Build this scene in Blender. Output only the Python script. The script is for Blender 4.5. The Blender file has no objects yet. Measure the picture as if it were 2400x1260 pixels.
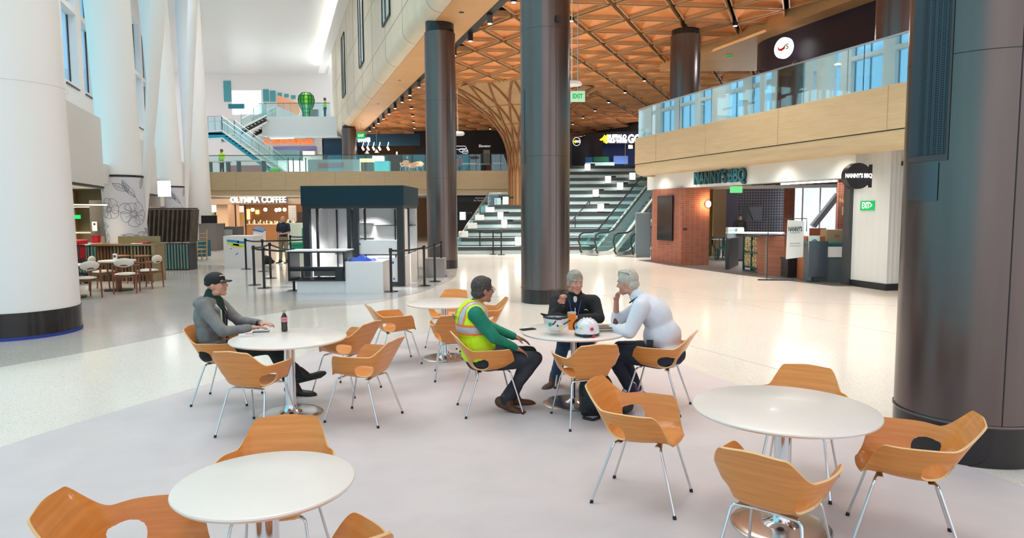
import bpy, bmesh, math, random
import numpy as np
from mathutils import Vector, Matrix, Euler
PI=math.pi
def V(*a): return Vector(a)
# ---------------- camera ----------------
F,TH,RO,CH=1600.0,0.0835,0.005,1.913
cam=bpy.data.cameras.new('camera'); camo=bpy.data.objects.new('camera',cam)
bpy.context.scene.collection.objects.link(camo)
cam.sensor_fit='HORIZONTAL'; cam.sensor_width=36; cam.lens=36*F/2400; cam.clip_end=400; cam.clip_start=.05
camo.matrix_world=Matrix.Translation((0,0,CH))@Matrix.Rotation(PI/2-TH,4,'X')@Matrix.Rotation(-RO,4,'Z')
bpy.context.scene.camera=camo
# ---------------- sky, exposure ----------------
sc=bpy.context.scene
sc.view_settings.view_transform='Standard'; sc.view_settings.look='None'; sc.view_settings.gamma=1; sc.view_settings.exposure=0.02
w=bpy.data.worlds.new('sky'); sc.world=w; w.use_nodes=True
bg=w.node_tree.nodes['Background']; bg.inputs[0].default_value=(.90,.90,.96,1); bg.inputs[1].default_value=1.36
try:
    sc.cycles.max_bounces=8; sc.cycles.diffuse_bounces=4; sc.cycles.glossy_bounces=4; sc.cycles.transparent_max_bounces=16
    sc.cycles.sample_clamp_indirect=6; sc.cycles.use_denoising=True
    sc.cycles.use_fast_gi=False
except Exception: pass
def ray(px,py):
    x=(px-1200)/F; y=-(py-630)/F; c,s=math.cos(RO),math.sin(RO)
    X=x*c+y*s; Y=-x*s+y*c
    return V(X, math.cos(TH)+Y*math.sin(TH), -math.sin(TH)+Y*math.cos(TH))
def G(px,py,z=0.0):            # the point of the horizontal plane z seen at that place of the photo
    r=ray(px,py); t=(z-CH)/r.z; return V(0,0,CH)+r*t
def D(px,py,Y):                # the point at distance Y in front
    r=ray(px,py); return V(0,0,CH)+r*(Y/r.y)
def AX(a,Y,z=0.0): return V(a-.3406*Y,Y,z)      # a line of the building's long axis
UX=V(-.3224,.9466,0); VX=V(.9466,.3224,0)
def onaxis(px,a,z=0.0):        # where the line of sight of column px crosses axis line a
    k=(px-1200)/F*1.0; k=ray(px,600).x/ray(px,600).y
    Y=a/(k+.3406); return V(a-.3406*Y,Y,z)
# ---------------- lights ----------------
def area(name,loc,size,power,color=(1,1,1),rot=(0,0,0),size_y=None,spread=None):
    l=bpy.data.lights.new(name,'AREA'); l.energy=power; l.color=color; l.size=size
    if size_y: l.shape='RECTANGLE'; l.size_y=size_y
    else: l.shape='DISK'
    if spread: l.spread=spread
    elif rot==(0,0,0): l.spread=2.0     # louvred downlights
    o=bpy.data.objects.new(name,l); sc.collection.objects.link(o); o.location=loc; o.rotation_euler=rot; return o
WARM=(1,.91,.80)
for a_,y_,z_,p_ in ((8.2,12,8.1,420),(8.2,22,8.1,420),(8.4,33,8.1,420),(8.4,45,8.1,420),(12,9,8.1,420),(12.2,18,8.1,420),(12,28,8.1,420),(12.5,40,8.1,420),(15.5,14,8.1,200),(15.5,25,8.1,200),(15.5,37,8.1,300)):
    p=AX(a_,y_,z_); area('ceiling_lamp',p,4.0,p_*.62,WARM)
# lamps recessed in the high white ceiling of the atrium
for a_,y_ in ((.5,4),(.5,14),(.5,25),(.5,37),(-5,9),(-5,20),(-5,31),(-5,44),(0,50),(2.,60)):
    area('atrium_lamp',AX(a_,y_,15.4),6.0,235,(.98,.99,1))
# ---------------- mesh helper ----------------
C=sc.collection
class MB:
    def __init__(s): s.v=[];s.f=[];s.m=[];s.sm=[];s.mi=0;s.M=Matrix()
    def add(s,vs,fs,smooth=False,mi=None):
        n=len(s.v); s.v+= [tuple(s.M@Vector(p)) for p in vs]
        for f in fs: s.f.append([i+n for i in f]); s.m.append(s.mi if mi is None else mi); s.sm.append(smooth)
        return s
    def box(s,c,d,rz=0,mi=None,R=None):
        hx,hy,hz=d[0]/2,d[1]/2,d[2]/2
        m=Matrix.Translation(c)@(R if R is not None else Matrix.Rotation(rz,4,'Z'))
        vs=[m@V(x*hx,y*hy,z*hz) for x in(-1,1) for y in(-1,1) for z in(-1,1)]
        return s.add(vs,[(0,1,3,2),(4,6,7,5),(0,4,5,1),(2,3,7,6),(0,2,6,4),(1,5,7,3)],mi=mi)
    def bar(s,p,q,w,h=None,mi=None,up=None):     # rectangular bar from p to q
        p=Vector(p);q=Vector(q);h=h or w;d=(q-p);L=d.length
        if L<1e-6: return s
        d.normalize(); u=Vector(up) if up else V(0,0,1)
        if abs(d.dot(u))>.98: u=V(0,1,0)
        sx=d.cross(u).normalized();sy=sx.cross(d)
        vs=[];
        for e in(p,q):
            for a,b in((-1,-1),(1,-1),(1,1),(-1,1)): vs.append(e+sx*a*w/2+sy*b*h/2)
        return s.add(vs,[(3,2,1,0),(4,5,6,7),(0,1,5,4),(1,2,6,5),(2,3,7,6),(3,0,4,7)],mi=mi)
    def cyl(s,p,q,r,r2=None,n=24,mi=None,cap=True):
        p=Vector(p);q=Vector(q);r2=r if r2 is None else r2
        d=(q-p).normalized();u=V(1,0,0) if abs(d.x)<.9 else V(0,1,0)
        a=d.cross(u).normalized();b=d.cross(a)
        vs=[]
        for e,rr in((p,r),(q,r2)):
            for i in range(n): t=2*PI*i/n; vs.append(e+a*math.cos(t)*rr+b*math.sin(t)*rr)
        s.add(vs,[(i,(i+1)%n,n+(i+1)%n,n+i)[::-1] for i in range(n)],True,mi)
        if cap: s.add(vs,[list(range(n)),list(range(n,2*n))[::-1]],False,mi)
        return s
    def lathe(s,prof,c=(0,0,0),n=48,mi=None,a0=0,a1=2*PI):
        full=abs(a1-a0-2*PI)<1e-6; k=n if full else n+1; vs=[]
        for r,z in prof:
            for i in range(k): t=a0+(a1-a0)*i/n; vs.append((c[0]+r*math.cos(t),c[1]+r*math.sin(t),c[2]+z))
        fs=[]
        for j in range(len(prof)-1):
            for i in range(n if full else n):
                i2=(i+1)%k if full else i+1
                fs.append((j*k+i,j*k+i2,(j+1)*k+i2,(j+1)*k+i))
        return s.add(vs,fs,True,mi)
    def tube(s,pts,r,n=10,mi=None,closed=False):
        pts=[Vector(p) for p in pts]; m=len(pts); rr=r if isinstance(r,(list,tuple)) else [r]*m
        vs=[];prev=None
        for i,p in enumerate(pts):
            if closed: t=pts[(i+1)%m]-pts[i-1]
            else: t=pts[min(i+1,m-1)]-pts[max(i-1,0)]
            t.normalize()
            if prev is None:
                u=V(0,0,1) if abs(t.z)<.9 else V(1,0,0); a=t.cross(u).normalized()
            else: a=(prev-t*prev.dot(t)).normalized()
            prev=a;b=t.cross(a)
            for j in range(n): q=2*PI*j/n; vs.append(p+(a*math.cos(q)+b*math.sin(q))*rr[i])
        fs=[]
        for i in range(m if closed else m-1):
            i2=(i+1)%m
            for j in range(n): fs.append((i*n+j,i*n+(j+1)%n,i2*n+(j+1)%n,i2*n+j))
        s.add(vs,fs,True,mi)
        if not closed: s.add(vs,[list(range(n))[::-1],list(range((m-1)*n,m*n))],False,mi)
        return s
    def prism(s,poly,z0,z1,mi=None):             # vertical prism over a counter-clockwise outline
        n=len(poly); vs=[(p[0],p[1],z0) for p in poly]+[(p[0],p[1],z1) for p in poly]
        return s.add(vs,[list(range(n))[::-1],list(range(n,2*n))]+[(i,(i+1)%n,n+(i+1)%n,n+i) for i in range(n)],mi=mi)
    def extr(s,poly3,d,mi=None):                 # a flat outline in space given thickness
        d=Vector(d);n=len(poly3);vs=[Vector(p) for p in poly3]+[Vector(p)+d for p in poly3]
        return s.add(vs,[list(range(n))[::-1],list(range(n,2*n))]+[(i,(i+1)%n,n+(i+1)%n,n+i) for i in range(n)],mi=mi)
    def quad(s,a,b,c,d,mi=None): return s.add([a,b,c,d],[(0,1,2,3)],mi=mi)
    def ell(s,c,r,n=16,m=10,R=None,mi=None):
        vs=[];R=R or Matrix(); c=Vector(c)
        if not isinstance(r,(tuple,list)): r=(r,r,r)
        for i in range(m+1):
            t=PI*i/m
            for j in range(n):
                q=2*PI*j/n; vs.append(c+(R.to_3x3()@V(r[0]*math.sin(t)*math.cos(q),r[1]*math.sin(t)*math.sin(q),r[2]*math.cos(t))))
        fs=[(i*n+j,(i+1)*n+j,(i+1)*n+(j+1)%n,i*n+(j+1)%n) for i in range(m) for j in range(n)]
        return s.add(vs,fs,True,mi)
    def build(s,name,mats,parent=None,loc=None,rz=0,bevel=0,fix=True):
        me=bpy.data.meshes.new(name); me.from_pydata(s.v,[],s.f)
        if not isinstance(mats,(list,tuple)): mats=[mats]
        for m in mats: me.materials.append(m)
        me.polygons.foreach_set('material_index',s.m); me.polygons.foreach_set('use_smooth',s.sm)
        if fix and len(s.f)<60000:
            b=bmesh.new(); b.from_mesh(me); bmesh.ops.remove_doubles(b,verts=b.verts,dist=1e-5)
            bmesh.ops.recalc_face_normals(b,faces=b.faces)
            b.to_mesh(me); b.free()
        # keep sharp edges of smooth parts
        me.update()
        try: me.set_sharp_from_angle(angle=math.radians(40))
        except Exception: pass
        o=bpy.data.objects.new(name,me); C.objects.link(o)
        if parent: o.parent=parent
        if loc is not None: o.location=loc
        o.rotation_euler=(0,0,rz)
        if bevel:
            mod=o.modifiers.new('edge','BEVEL'); mod.width=bevel; mod.segments=2; mod.limit_method='ANGLE'; mod.angle_limit=math.radians(50)
        return o
def tag(o,label,cat,group=None,kind=None):
    if label: o['label']=label
    if cat: o['category']=cat
    if group: o['group']=group
    if kind: o['kind']=kind
    return o
def struct(o): o['kind']='structure'; return o
def empty(name,loc=(0,0,0),rz=0,label=None,cat=None,group=None):
    o=bpy.data.objects.new(name,None); C.objects.link(o); o.location=loc; o.rotation_euler=(0,0,rz); o.empty_display_size=.1
    return tag(o,label,cat,group)
def kids(o): return [c for c in bpy.data.objects if c.parent==o]
KID={}
def copy_tree(o,parent=None):
    ch=KID.get(o.name)
    if ch is None: ch=KID[o.name]=kids(o)
    c=o.copy(); C.objects.link(c); c.parent=parent
    KID[c.name]=[copy_tree(k,c) for k in ch]
    return c
def dup(root,loc,rz,label=None,group=None,scale=None):
    c=copy_tree(root); c.location=loc; c.rotation_euler=(0,0,rz)
    if label: c['label']=label
    if group: c['group']=group
    if scale: c.scale=(scale,)*3
    return c
# ---------------- materials ----------------
MATS={}
def mat(name,col,rough=.5,metal=0,emit=None,es=1,spec=.5,coat=0,alpha=1,trans=0):
    if name in MATS: return MATS[name]
    m=bpy.data.materials.new(name); m.use_nodes=True; b=m.node_tree.nodes['Principled BSDF']
    b.inputs['Base Color'].default_value=(*col,1); b.inputs['Roughness'].default_value=rough; b.inputs['Metallic'].default_value=metal
    b.inputs['Specular IOR Level'].default_value=spec; b.inputs['Coat Weight'].default_value=coat; b.inputs['Coat Roughness'].default_value=.08
    if emit: b.inputs['Emission Color'].default_value=(*emit,1); b.inputs['Emission Strength'].default_value=es
    if trans: b.inputs['Transmission Weight'].default_value=trans
    MATS[name]=m; return m
def nodes(m): return m.node_tree.nodes,m.node_tree.links,m.node_tree.nodes['Principled BSDF']
def noisy(name,c1,c2,scale=(1,1,1),ns=5,rough=.5,metal=0,detail=4,lo=.35,hi=.65,bump=0,coat=0,spec=.5,dist=0,coord='Object'):
    m=mat(name,c1,rough,metal,coat=coat,spec=spec); N,L,b=nodes(m)
    tc=N.new('ShaderNodeTexCoord'); mp=N.new('ShaderNodeMapping'); mp.inputs['Scale'].default_value=scale
    nz=N.new('ShaderNodeTexNoise'); nz.inputs['Scale'].default_value=ns; nz.inputs['Detail'].default_value=detail; nz.inputs['Distortion'].default_value=dist
    cr=N.new('ShaderNodeValToRGB'); cr.color_ramp.elements[0].position=lo; cr.color_ramp.elements[1].position=hi
    cr.color_ramp.elements[0].color=(*c1,1); cr.color_ramp.elements[1].color=(*c2,1)
    L.new(tc.outputs[coord],mp.inputs[0]); L.new(mp.outputs[0],nz.inputs[0]); L.new(nz.outputs[0],cr.inputs[0]); L.new(cr.outputs[0],b.inputs['Base Color'])
    if bump:
        bp=N.new('ShaderNodeBump'); bp.inputs['Strength'].default_value=bump; bp.inputs['Distance'].default_value=.01
        L.new(nz.outputs[0],bp.inputs['Height']); L.new(bp.outputs[0],b.inputs['Normal'])
    return m
def terrazzo(name,base,specks,scale=60,rough=.12,tint=None):
    m=mat(name,base,rough,spec=.5); N,L,b=nodes(m)
    tc=N.new('ShaderNodeTexCoord'); prev=None
    big=N.new('ShaderNodeTexNoise'); big.inputs['Scale'].default_value=.35; big.inputs['Detail'].default_value=3
    L.new(tc.outputs['Object'],big.inputs[0])
    r0=N.new('ShaderNodeValToRGB'); r0.color_ramp.elements[0].position=.35; r0.color_ramp.elements[1].position=.7
    r0.color_ramp.elements[0].color=(*base,1); r0.color_ramp.elements[1].color=(*(tint or base),1)
    L.new(big.outputs[0],r0.inputs[0]); cur=r0.outputs[0]
    for k,(col,thr,s) in enumerate(specks):
        vo=N.new('ShaderNodeTexVoronoi'); vo.inputs['Scale'].default_value=s; mp=N.new('ShaderNodeMapping'); mp.inputs['Location'].default_value=(k*7.3,k*3.1,0)
        L.new(tc.outputs['Object'],mp.inputs[0]); L.new(mp.outputs[0],vo.inputs['Vector'])
        # irregular chips: only some cells, each with its own size
        sep=N.new('ShaderNodeSeparateColor'); L.new(vo.outputs['Color'],sep.inputs[0])
        mul=N.new('ShaderNodeMath'); mul.operation='MULTIPLY'; mul.inputs[1].default_value=thr; L.new(sep.outputs[0],mul.inputs[0])
        lt=N.new('ShaderNodeMath'); lt.operation='LESS_THAN'; L.new(vo.outputs['Distance'],lt.inputs[0]); L.new(mul.outputs[0],lt.inputs[1])
        mx=N.new('ShaderNodeMix'); mx.data_type='RGBA'; L.new(lt.outputs[0],mx.inputs[0]); L.new(cur,mx.inputs[6]); mx.inputs[7].default_value=(*col,1)
        cur=mx.outputs[2]
    L.new(cur,b.inputs['Base Color']); return m
def glass(name,col=(.75,.93,.95),refl=.12,alpha_tint=(.85,.97,.97)):
    if name in MATS: return MATS[name]
    m=bpy.data.materials.new(name); m.use_nodes=True; N=m.node_tree.nodes; L=m.node_tree.links; N.clear()
    out=N.new('ShaderNodeOutputMaterial'); t=N.new('ShaderNodeBsdfTransparent'); t.inputs[0].default_value=(*alpha_tint,1)
    g=N.new('ShaderNodeBsdfGlossy'); g.inputs['Roughness'].default_value=.02; g.inputs[0].default_value=(*col,1)
    fr=N.new('ShaderNodeFresnel'); ge=N.new('ShaderNodeNewGeometry'); mr=N.new('ShaderNodeMapRange'); mr.inputs['To Min'].default_value=1.45; mr.inputs['To Max'].default_value=1/1.45; L.new(ge.outputs['Backfacing'],mr.inputs['Value']); L.new(mr.outputs[0],fr.inputs[0])
    ad=N.new('ShaderNodeMath'); ad.operation='ADD'; ad.inputs[1].default_value=refl; ad.use_clamp=True
    L.new(fr.outputs[0],ad.inputs[0]); mx=N.new('ShaderNodeMixShader'); L.new(ad.outputs[0],mx.inputs[0]); L.new(t.outputs[0],mx.inputs[1]); L.new(g.outputs[0],mx.inputs[2]); L.new(mx.outputs[0],out.inputs[0])
    MATS[name]=m; return m
def brick(name,c1,c2,mortar,sc_=1.0,bw=.2,rh=.067,ms=.008):
    m=mat(name,c1,.8); N,L,b=nodes(m); tc=N.new('ShaderNodeTexCoord')
    # bricks run along whichever horizontal direction the face has
    geo=N.new('ShaderNodeSeparateXYZ'); L.new(tc.outputs['Object'],geo.inputs[0])
    ad=N.new('ShaderNodeMath'); ad.operation='ADD'; L.new(geo.outputs[0],ad.inputs[0]); L.new(geo.outputs[1],ad.inputs[1])
    cb=N.new('ShaderNodeCombineXYZ'); L.new(ad.outputs[0],cb.inputs[0]); L.new(geo.outputs[2],cb.inputs[1])
    br=N.new('ShaderNodeTexBrick'); br.offset=0; br.inputs['Color1'].default_value=(*c1,1); br.inputs['Color2'].default_value=(*c2,1); br.inputs['Mortar'].default_value=(*mortar,1)
    br.inputs['Scale'].default_value=sc_; br.inputs['Brick Width'].default_value=bw; br.inputs['Row Height'].default_value=rh; br.inputs['Mortar Size'].default_value=ms
    L.new(cb.outputs[0],br.inputs[0]); L.new(br.outputs[0],b.inputs['Base Color']); return m
white=mat('white_paint',(.86,.85,.84),.45)
white_gloss=mat('white_column_paint',(.90,.885,.88),.45)
offwhite=mat('warm_white_panel',(.80,.765,.72),.5)
black=mat('black_metal',(.012,.012,.015),.4)
blackgloss=mat('black_gloss',(.014,.012,.013),.12)
darkgrey=mat('dark_grey',(.05,.052,.058),.5)
navy=mat('navy_panel',(.007,.030,.045),.5,spec=.2)
grey=mat('grey_laminate',(.23,.21,.20),.5)
chrome=mat('chrome',(.70,.70,.72),.14,1)
steel=mat('brushed_steel',(.62,.61,.61),.22,1)
dmetal=noisy('bronze_column_metal',(.145,.115,.11),(.175,.145,.135),(1,1,.1),3,.29,.92)
rubber=mat('black_rubber',(.01,.01,.01),.6)
oak=noisy('oak_plywood',(.75,.285,.062),(.61,.21,.036),(1,1,18),2.6,.36,0,6,.3,.75,coat=.18,dist=.6)
oak_edge=mat('plywood_edge',(.80,.50,.25),.5)
walnut=noisy('walnut',(.24,.085,.03),(.15,.05,.02),(1,1,12),4,.45)
lightply=noisy('pale_plywood',(.58,.45,.27),(.50,.385,.225),(1.2,1.2,14),1.2,.45,0,5,.3,.7,dist=.4)
soffitply=noisy('soffit_plywood',(.74,.42,.19),(.66,.36,.15),(1,1,1),.9,.4,0,5,.3,.7)
latticewood=noisy('lattice_wood',(.92,.39,.14),(.82,.33,.11),(1,1,1),1.2,.5,0,4)
finwood=noisy('lattice_fin_wood',(.66,.38,.18),(.56,.31,.14),(1,1,1),2,.5)
tabletop_m=noisy('tabletop_laminate',(.88,.80,.745),(.84,.76,.71),(1,1,1),3,.28,0,4,coat=.15)
glass_m=glass('clear_glass'); glass_rail=glass('balustrade_glass',(.78,.97,1.0),.58,(.80,.95,.97))
skin_l=noisy('skin_light',(.62,.31,.22),(.55,.25,.175),ns=12,rough=.5)
skin_m=noisy('skin_tan',(.42,.19,.12),(.36,.155,.10),ns=12,rough=.5)
def text(body,size,m,parent=None,loc=(0,0,0),R=None,ext=.01,bold=0,name='lettering',align='CENTER',sx=1,spacing=1):
    cu=bpy.data.curves.new(name,'FONT'); cu.body=body; cu.size=size; cu.extrude=ext; cu.offset=bold; cu.align_x=align; cu.align_y='CENTER'; cu.resolution_u=3; cu.space_character=spacing
    o=bpy.data.objects.new(name,cu); me=bpy.data.meshes.new_from_object(o); bpy.data.objects.remove(o); bpy.data.curves.remove(cu)
    me.materials.clear(); me.materials.append(m); o=bpy.data.objects.new(name,me); C.objects.link(o)
    M=Matrix.Translation(loc)@(R.to_4x4() if R is not None else Matrix.Rotation(PI/2,4,'X'))@Matrix.Diagonal((sx,1,1,1))
    if parent: o.parent=parent
    o.matrix_local=M
    return o
def facing(n,up=(0,0,1)):       # rotation whose +Z points along n and +Y along up (for lettering)
    n=Vector(n).normalized(); x=Vector(up).cross(n).normalized(); y=n.cross(x)
    return Matrix((x,y,n)).transposed()
# ---------------- moulded plywood armchair ----------------
def sm(t,a,b):
    t=max(0,min(1,(t-a)/(b-a))); return t*t*(3-2*t)
SEATZ=.435
def shell_pt(phi,t):
    """phi 0 = front (+Y), pi = back; t 0 centre of seat .. 1 rim."""
    d=abs(math.degrees(phi)); 
    if d>180: d=360-d
    c,s=math.sin(phi),math.cos(phi)
    n=3.2; hx=.205; hy=.215 if s>0 else .19
    R=1/((abs(c)/hx)**n+(abs(s)/hy)**n)**(1/n)
    h=-.02+ .22*sm(d,30,68)+ .015*sm(d,68,118)+ .145*sm(d,128,152)+.012*sm(d,150,180)
    lean=.17*sm(d,40,62)*(1-.25*sm(d,120,180)) 
    # rim reach: arms flare a little, back leans backwards
    out=.035+ (.055*sm(d,40,70)) *(1-sm(d,118,150)) + .085*sm(d,120,155)
    if d>125:   # back top corners are pulled in so the rim is straight seen from behind
        pass
    Rb=R; Rt=R+out
    u=V(c,s,0)
    # profile: seat pan -> fillet -> wall
    P0=V(0,0);P1=V(Rb,0);P2=V(Rt,max(h,-.02))
    L1=Rb; L2=(P2-P1).length; fil=min(.085,L2*.75,.9*L1)
    tot=L1+L2; x=t
    # piecewise param: 0-.5 pan, .5-.7 fillet, .7-1 wall
    A=P1-V(fil,0); B=P1+(P2-P1)*(fil/L2)
    if x<.45: q=P0+(A-P0)*(x/.45)
    elif x<.7:
        k=(x-.45)/.25; q=(1-k)**2*A+2*k*(1-k)*P1+k*k*B
    else: q=B+(P2-B)*((x-.7)/.3)
    r,z=q
    dish=-.012*math.cos(min(1,r/.2)*PI/2)
    p=V(c*r,s*r,SEATZ+z+dish)
    # the back is flatter than the plan outline
    if d>126 and t>.45:
        rc=.19; oc=.12; hc=.22+.015+.145+.012-.02; lw=math.hypot(oc,hc); fc=.085; Ac=rc-fc
        if t<.7: kk=(t-.45)/.25; rr=(1-kk)**2*Ac+2*kk*(1-kk)*rc+kk*kk*(rc+oc*fc/lw)
        else: b0=rc+oc*fc/lw; rr=b0+(rc+oc-b0)*((t-.7)/.3)
        k5=.6*sm(d,126,150)*sm(t,.5,.85); p.y=p.y*(1-k5)-rr*k5
    # extra backward lean of the back
    if s<0 and z>0: p.y-=.16*z*z/.38*sm(d,120,150)
    # slope of the pan: rear a little lower
    p.z+= .03*(p.y)/.2*.5
    return p
def holed(phi,t,side):
    d=math.degrees(phi)
    return ((d-126)/21)**2+((t-.69)/.135)**2
def shell_mesh():
    b=bmesh.new(); NP=240; ts=[0.02+.98*i/60 for i in range(61)]
    def warp(phi,t):
        # push grid lines outside the oval opening so its rim is clean
        for sgn in (1,-1):
            pc=math.radians(122)*sgn; ph=phi if phi<=PI else phi-2*PI
            dx=(ph-pc)/math.radians(18); dy=(t-.69)/.135
            q=math.hypot(dx,dy)
            if q<1.0: return None,(pc,dx,dy,q)
        return (phi,t),None
    grid={}
    state={}
    for i in range(NP):
        for j,t in enumerate(ts):
            phi=2*PI*i/NP; w_,inf=warp(phi,t); state[i,j]=(inf is None,inf)
    faces=[]
    for i in range(NP):
        for j in range(len(ts)-1):
            k=[(i,j),((i+1)%NP,j),((i+1)%NP,j+1),(i,j+1)]
            inside=sum(0 if state[a][0] else 1 for a in k)
            if inside>=3: continue
            faces.append((k,inside))
    def vert(a):
        if a in grid: return grid[a]
        i,j=a; phi=2*PI*i/NP; t=ts[j]; ok,inf=state[a]
        if not ok:
            pc,dx,dy,q=inf; dx/=q; dy/=q; phi=pc+dx*math.radians(18); t=.69+dy*.135
        grid[a]=b.verts.new(shell_pt(phi,t)); return grid[a]
    for k,_ in faces:
        try: b.faces.new([vert(a) for a in k])
        except ValueError: pass
    cv=b.verts.new(shell_pt(0,0))
    for i in range(NP):
        b.faces.new((cv,vert(((i+1)%NP,0)),vert((i,0))))
    bmesh.ops.remove_doubles(b,verts=b.verts,dist=2e-4)
    bmesh.ops.smooth_vert(b,verts=[v for v in b.verts if v.is_boundary],factor=.5,use_axis_x=True,use_axis_y=True,use_axis_z=True)
    bmesh.ops.recalc_face_normals(b,faces=b.faces)
    me=bpy.data.meshes.new('seat_shell'); b.to_mesh(me); b.free()
    for p in me.polygons: p.use_smooth=True
    me.materials.append(oak); me.materials.append(oak_edge)
    o=bpy.data.objects.new('tmp',me); C.objects.link(o)
    so=o.modifiers.new('s','SOLIDIFY'); so.thickness=.012; so.offset=0; so.material_offset_rim=1; so.use_even_offset=False
    dg=bpy.context.evaluated_depsgraph_get(); me2=bpy.data.meshes.new_from_object(o.evaluated_get(dg)); bpy.data.objects.remove(o)
    try: me2.set_sharp_from_angle(angle=math.radians(50))
    except Exception: pass
    return me2
CHAIR_GROUP='moulded wooden armchairs at the round tables'
def make_chair():
    root=empty('armchair',(0,0,0),0,'x','chair',CHAIR_GROUP)
    o=bpy.data.objects.new('seat_shell',shell_mesh()); C.objects.link(o); o.parent=root
    zt=.418
    m=MB(); m.bar((-.15,.13,zt-.004),(.15,.13,zt-.004),.03,.008); m.bar((-.15,-.12,zt-.012),(.15,-.12,zt-.012),.03,.008); m.bar((0,.13,zt-.006),(0,-.12,zt-.014),.04,.006)
    m.build('under_frame',chrome,root)
    for sx in (-1,1):
        for sy in (1,-1):
            y=.13 if sy>0 else -.12
            p0=V(sx*.02,y,zt-.012); p1=V(sx*.175,y+.03*sy,zt-.012); p2=V(sx*.235,.27 if sy>0 else -.28,.012)
            pts=[p0,p0.lerp(p1,.5),p0.lerp(p1,.8)]
            c=p1
            a=p0.lerp(p1,.82); bb=p1.lerp(p2,.09)
            for k in range(1,7):
                t=k/7; pts.append((1-t)**2*a+2*t*(1-t)*c+t*t*bb)
            pts+= [bb,p1.lerp(p2,.5),p2]
            m=MB(); m.tube(pts,.0085,10); l=m.build('leg',chrome,root)
            m=MB(); m.cyl(p2+V(0,0,-.012),p1.lerp(p2,.965),.0125,.0105,14); m.build('foot',rubber,l)
    return root
chair0=make_chair()
_used=[False]
def chair(x,y,face,label):
    """face = compass direction the sitter looks, degrees: 0 = +Y (away), 90 = +X"""
    rz=-math.radians(face)
    if not _used[0]:
        _used[0]=True; chair0.location=(x,y,0); chair0.rotation_euler=(0,0,rz); chair0['label']=label; return chair0
    return dup(chair0,(x,y,0),rz,label)
# ---------------- tables ----------------
def table(x,y,r,rb,label,cr=.05,thin=False):
    t=empty('round_table',(x,y,0),0,label,'table','white round pedestal tables')
    m=MB(); T=.74
    m.lathe([(0,T),(r-.012,T),(r-.003,T-.003),(r,T-.010),(r-.008,T-.022),(r-.03,T-.026),(0,T-.026)],n=96); m.build('tabletop',[tabletop_m],t)
    m=MB(); c=.028 if thin else cr
    if thin: m.lathe([(c,.72),(c,.06),(.05,.04),(.09,.018),(0,.018)],n=40); 
    else: m.lathe([(c,.715),(c,.10),(c+.008,.06),(c+.03,.035),(c+.06,.02)],n=48)
    m.build('pedestal',chrome,t)
    m=MB(); m.lathe([(0,.022),(rb-.06,.02),(rb-.012,.014),(rb,.008),(rb,0),(0,0)],n=96); m.build('base_plate',steel,t)
    m=MB(); m.lathe([(0,.713),(.15,.713),(.15,.705),(0,.705)],n=32); m.build('top_plate',black,t)
    return t
TL=(-2.121,6.40); TM=(.608,6.70); TB=(-.883,8.86); TS=(-1.09,2.92); TR=(1.626,4.01)
table(*TL,.537,.30,'round white table of the man in the black cap')
table(*TM,.525,.305,'round white table with hard hats and an orange tumbler',thin=True)
table(*TB,.50,.30,'empty round white table behind the man in the safety vest')
table(*TS,.385,.26,'small round white table in the bottom left corner of the hall')
table(*TR,.531,.292,'empty large round white table beside the huge bronze column')
chair(-2.92,6.88,88,'wooden armchair under the man in the black cap')
chair(-2.25,5.91,14,'wooden armchair with its back to us at the cap wearer\'s table')
chair(-1.39,6.24,-72,'wooden armchair right of the cap wearer\'s table, the nearer of the two')
chair(-1.79,7.24,-66,'wooden armchair right of the cap wearer\'s table, half behind another')
chair(-1.49,8.6,65,'wooden armchair standing left of the empty table in the back')
chair(-.67,7.87,-6,'wooden armchair seen from behind at the empty back table, beside the safety vest')
chair(-.93,9.72,196,'wooden armchair on the far side of the empty back table, facing us')
chair(-.42,9.02,-97,'wooden armchair behind the head of the man in the safety vest')
chair(-.22,6.49,76,'wooden armchair under the man in the safety vest')
chair(.66,6.14,-14,'empty wooden armchair with its back to us at the hard hat table')
chair(.72,7.5,186,'wooden armchair under the man in the black fleece')
chair(1.41,6.55,-64,'wooden armchair under the man in the white shirt')
chair(.87,4.43,117,'empty wooden armchair turned away, alone between the hard hats and the large empty table')
chair(1.36,3.42,40,'wooden armchair with its back to us at the large empty table')
chair(2.25,3.82,-66,'wooden armchair between the large empty table and the bronze column')
chair(2.0,4.66,210,'wooden armchair on the far side of the large empty table')
chair(-1.23,3.42,173,'wooden armchair on the far side of the small table')
chair(-1.52,2.72,77,'wooden armchair left of the small table, cut by the frame')
chair(-.80,2.53,-42,'wooden armchair in front of the small table, only its top rim in view')
# ---------------- floor ----------------
t_cream=terrazzo('terrazzo_cream',(.74,.69,.62),[((.40,.35,.29),.30,55),((.88,.85,.80),.32,38),((.24,.22,.20),.22,75)],rough=.14,tint=(.79,.75,.70))
t_grey=terrazzo('terrazzo_grey',(.50,.46,.42),[((.28,.26,.25),.34,55),((.72,.70,.67),.34,42)],rough=.13,tint=(.56,.53,.51))
t_far=terrazzo('terrazzo_bluegrey',(.42,.44,.45),[((.28,.29,.30),.34,55),((.66,.66,.66),.3,42)],rough=.13)
lino=noisy('mauve_grey_linoleum',(.60,.535,.55),(.65,.59,.60),(1,1,1),2.2,.38,0,8,.3,.7,dist=.8)
lino_d=noisy('dark_entry_floor',(.075,.065,.062),(.10,.09,.085),(1,1,1),2,.35)
m=MB(); m.box((0,30,-.1),(140,110,.2)); struct(m.build('floor',t_cream))
def inlay(name,pts,mt,z):
    m=MB(); m.prism([(p[0],p[1]) for p in pts],-.001,z,0); o=struct(m.build(name,mt)); return o
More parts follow.
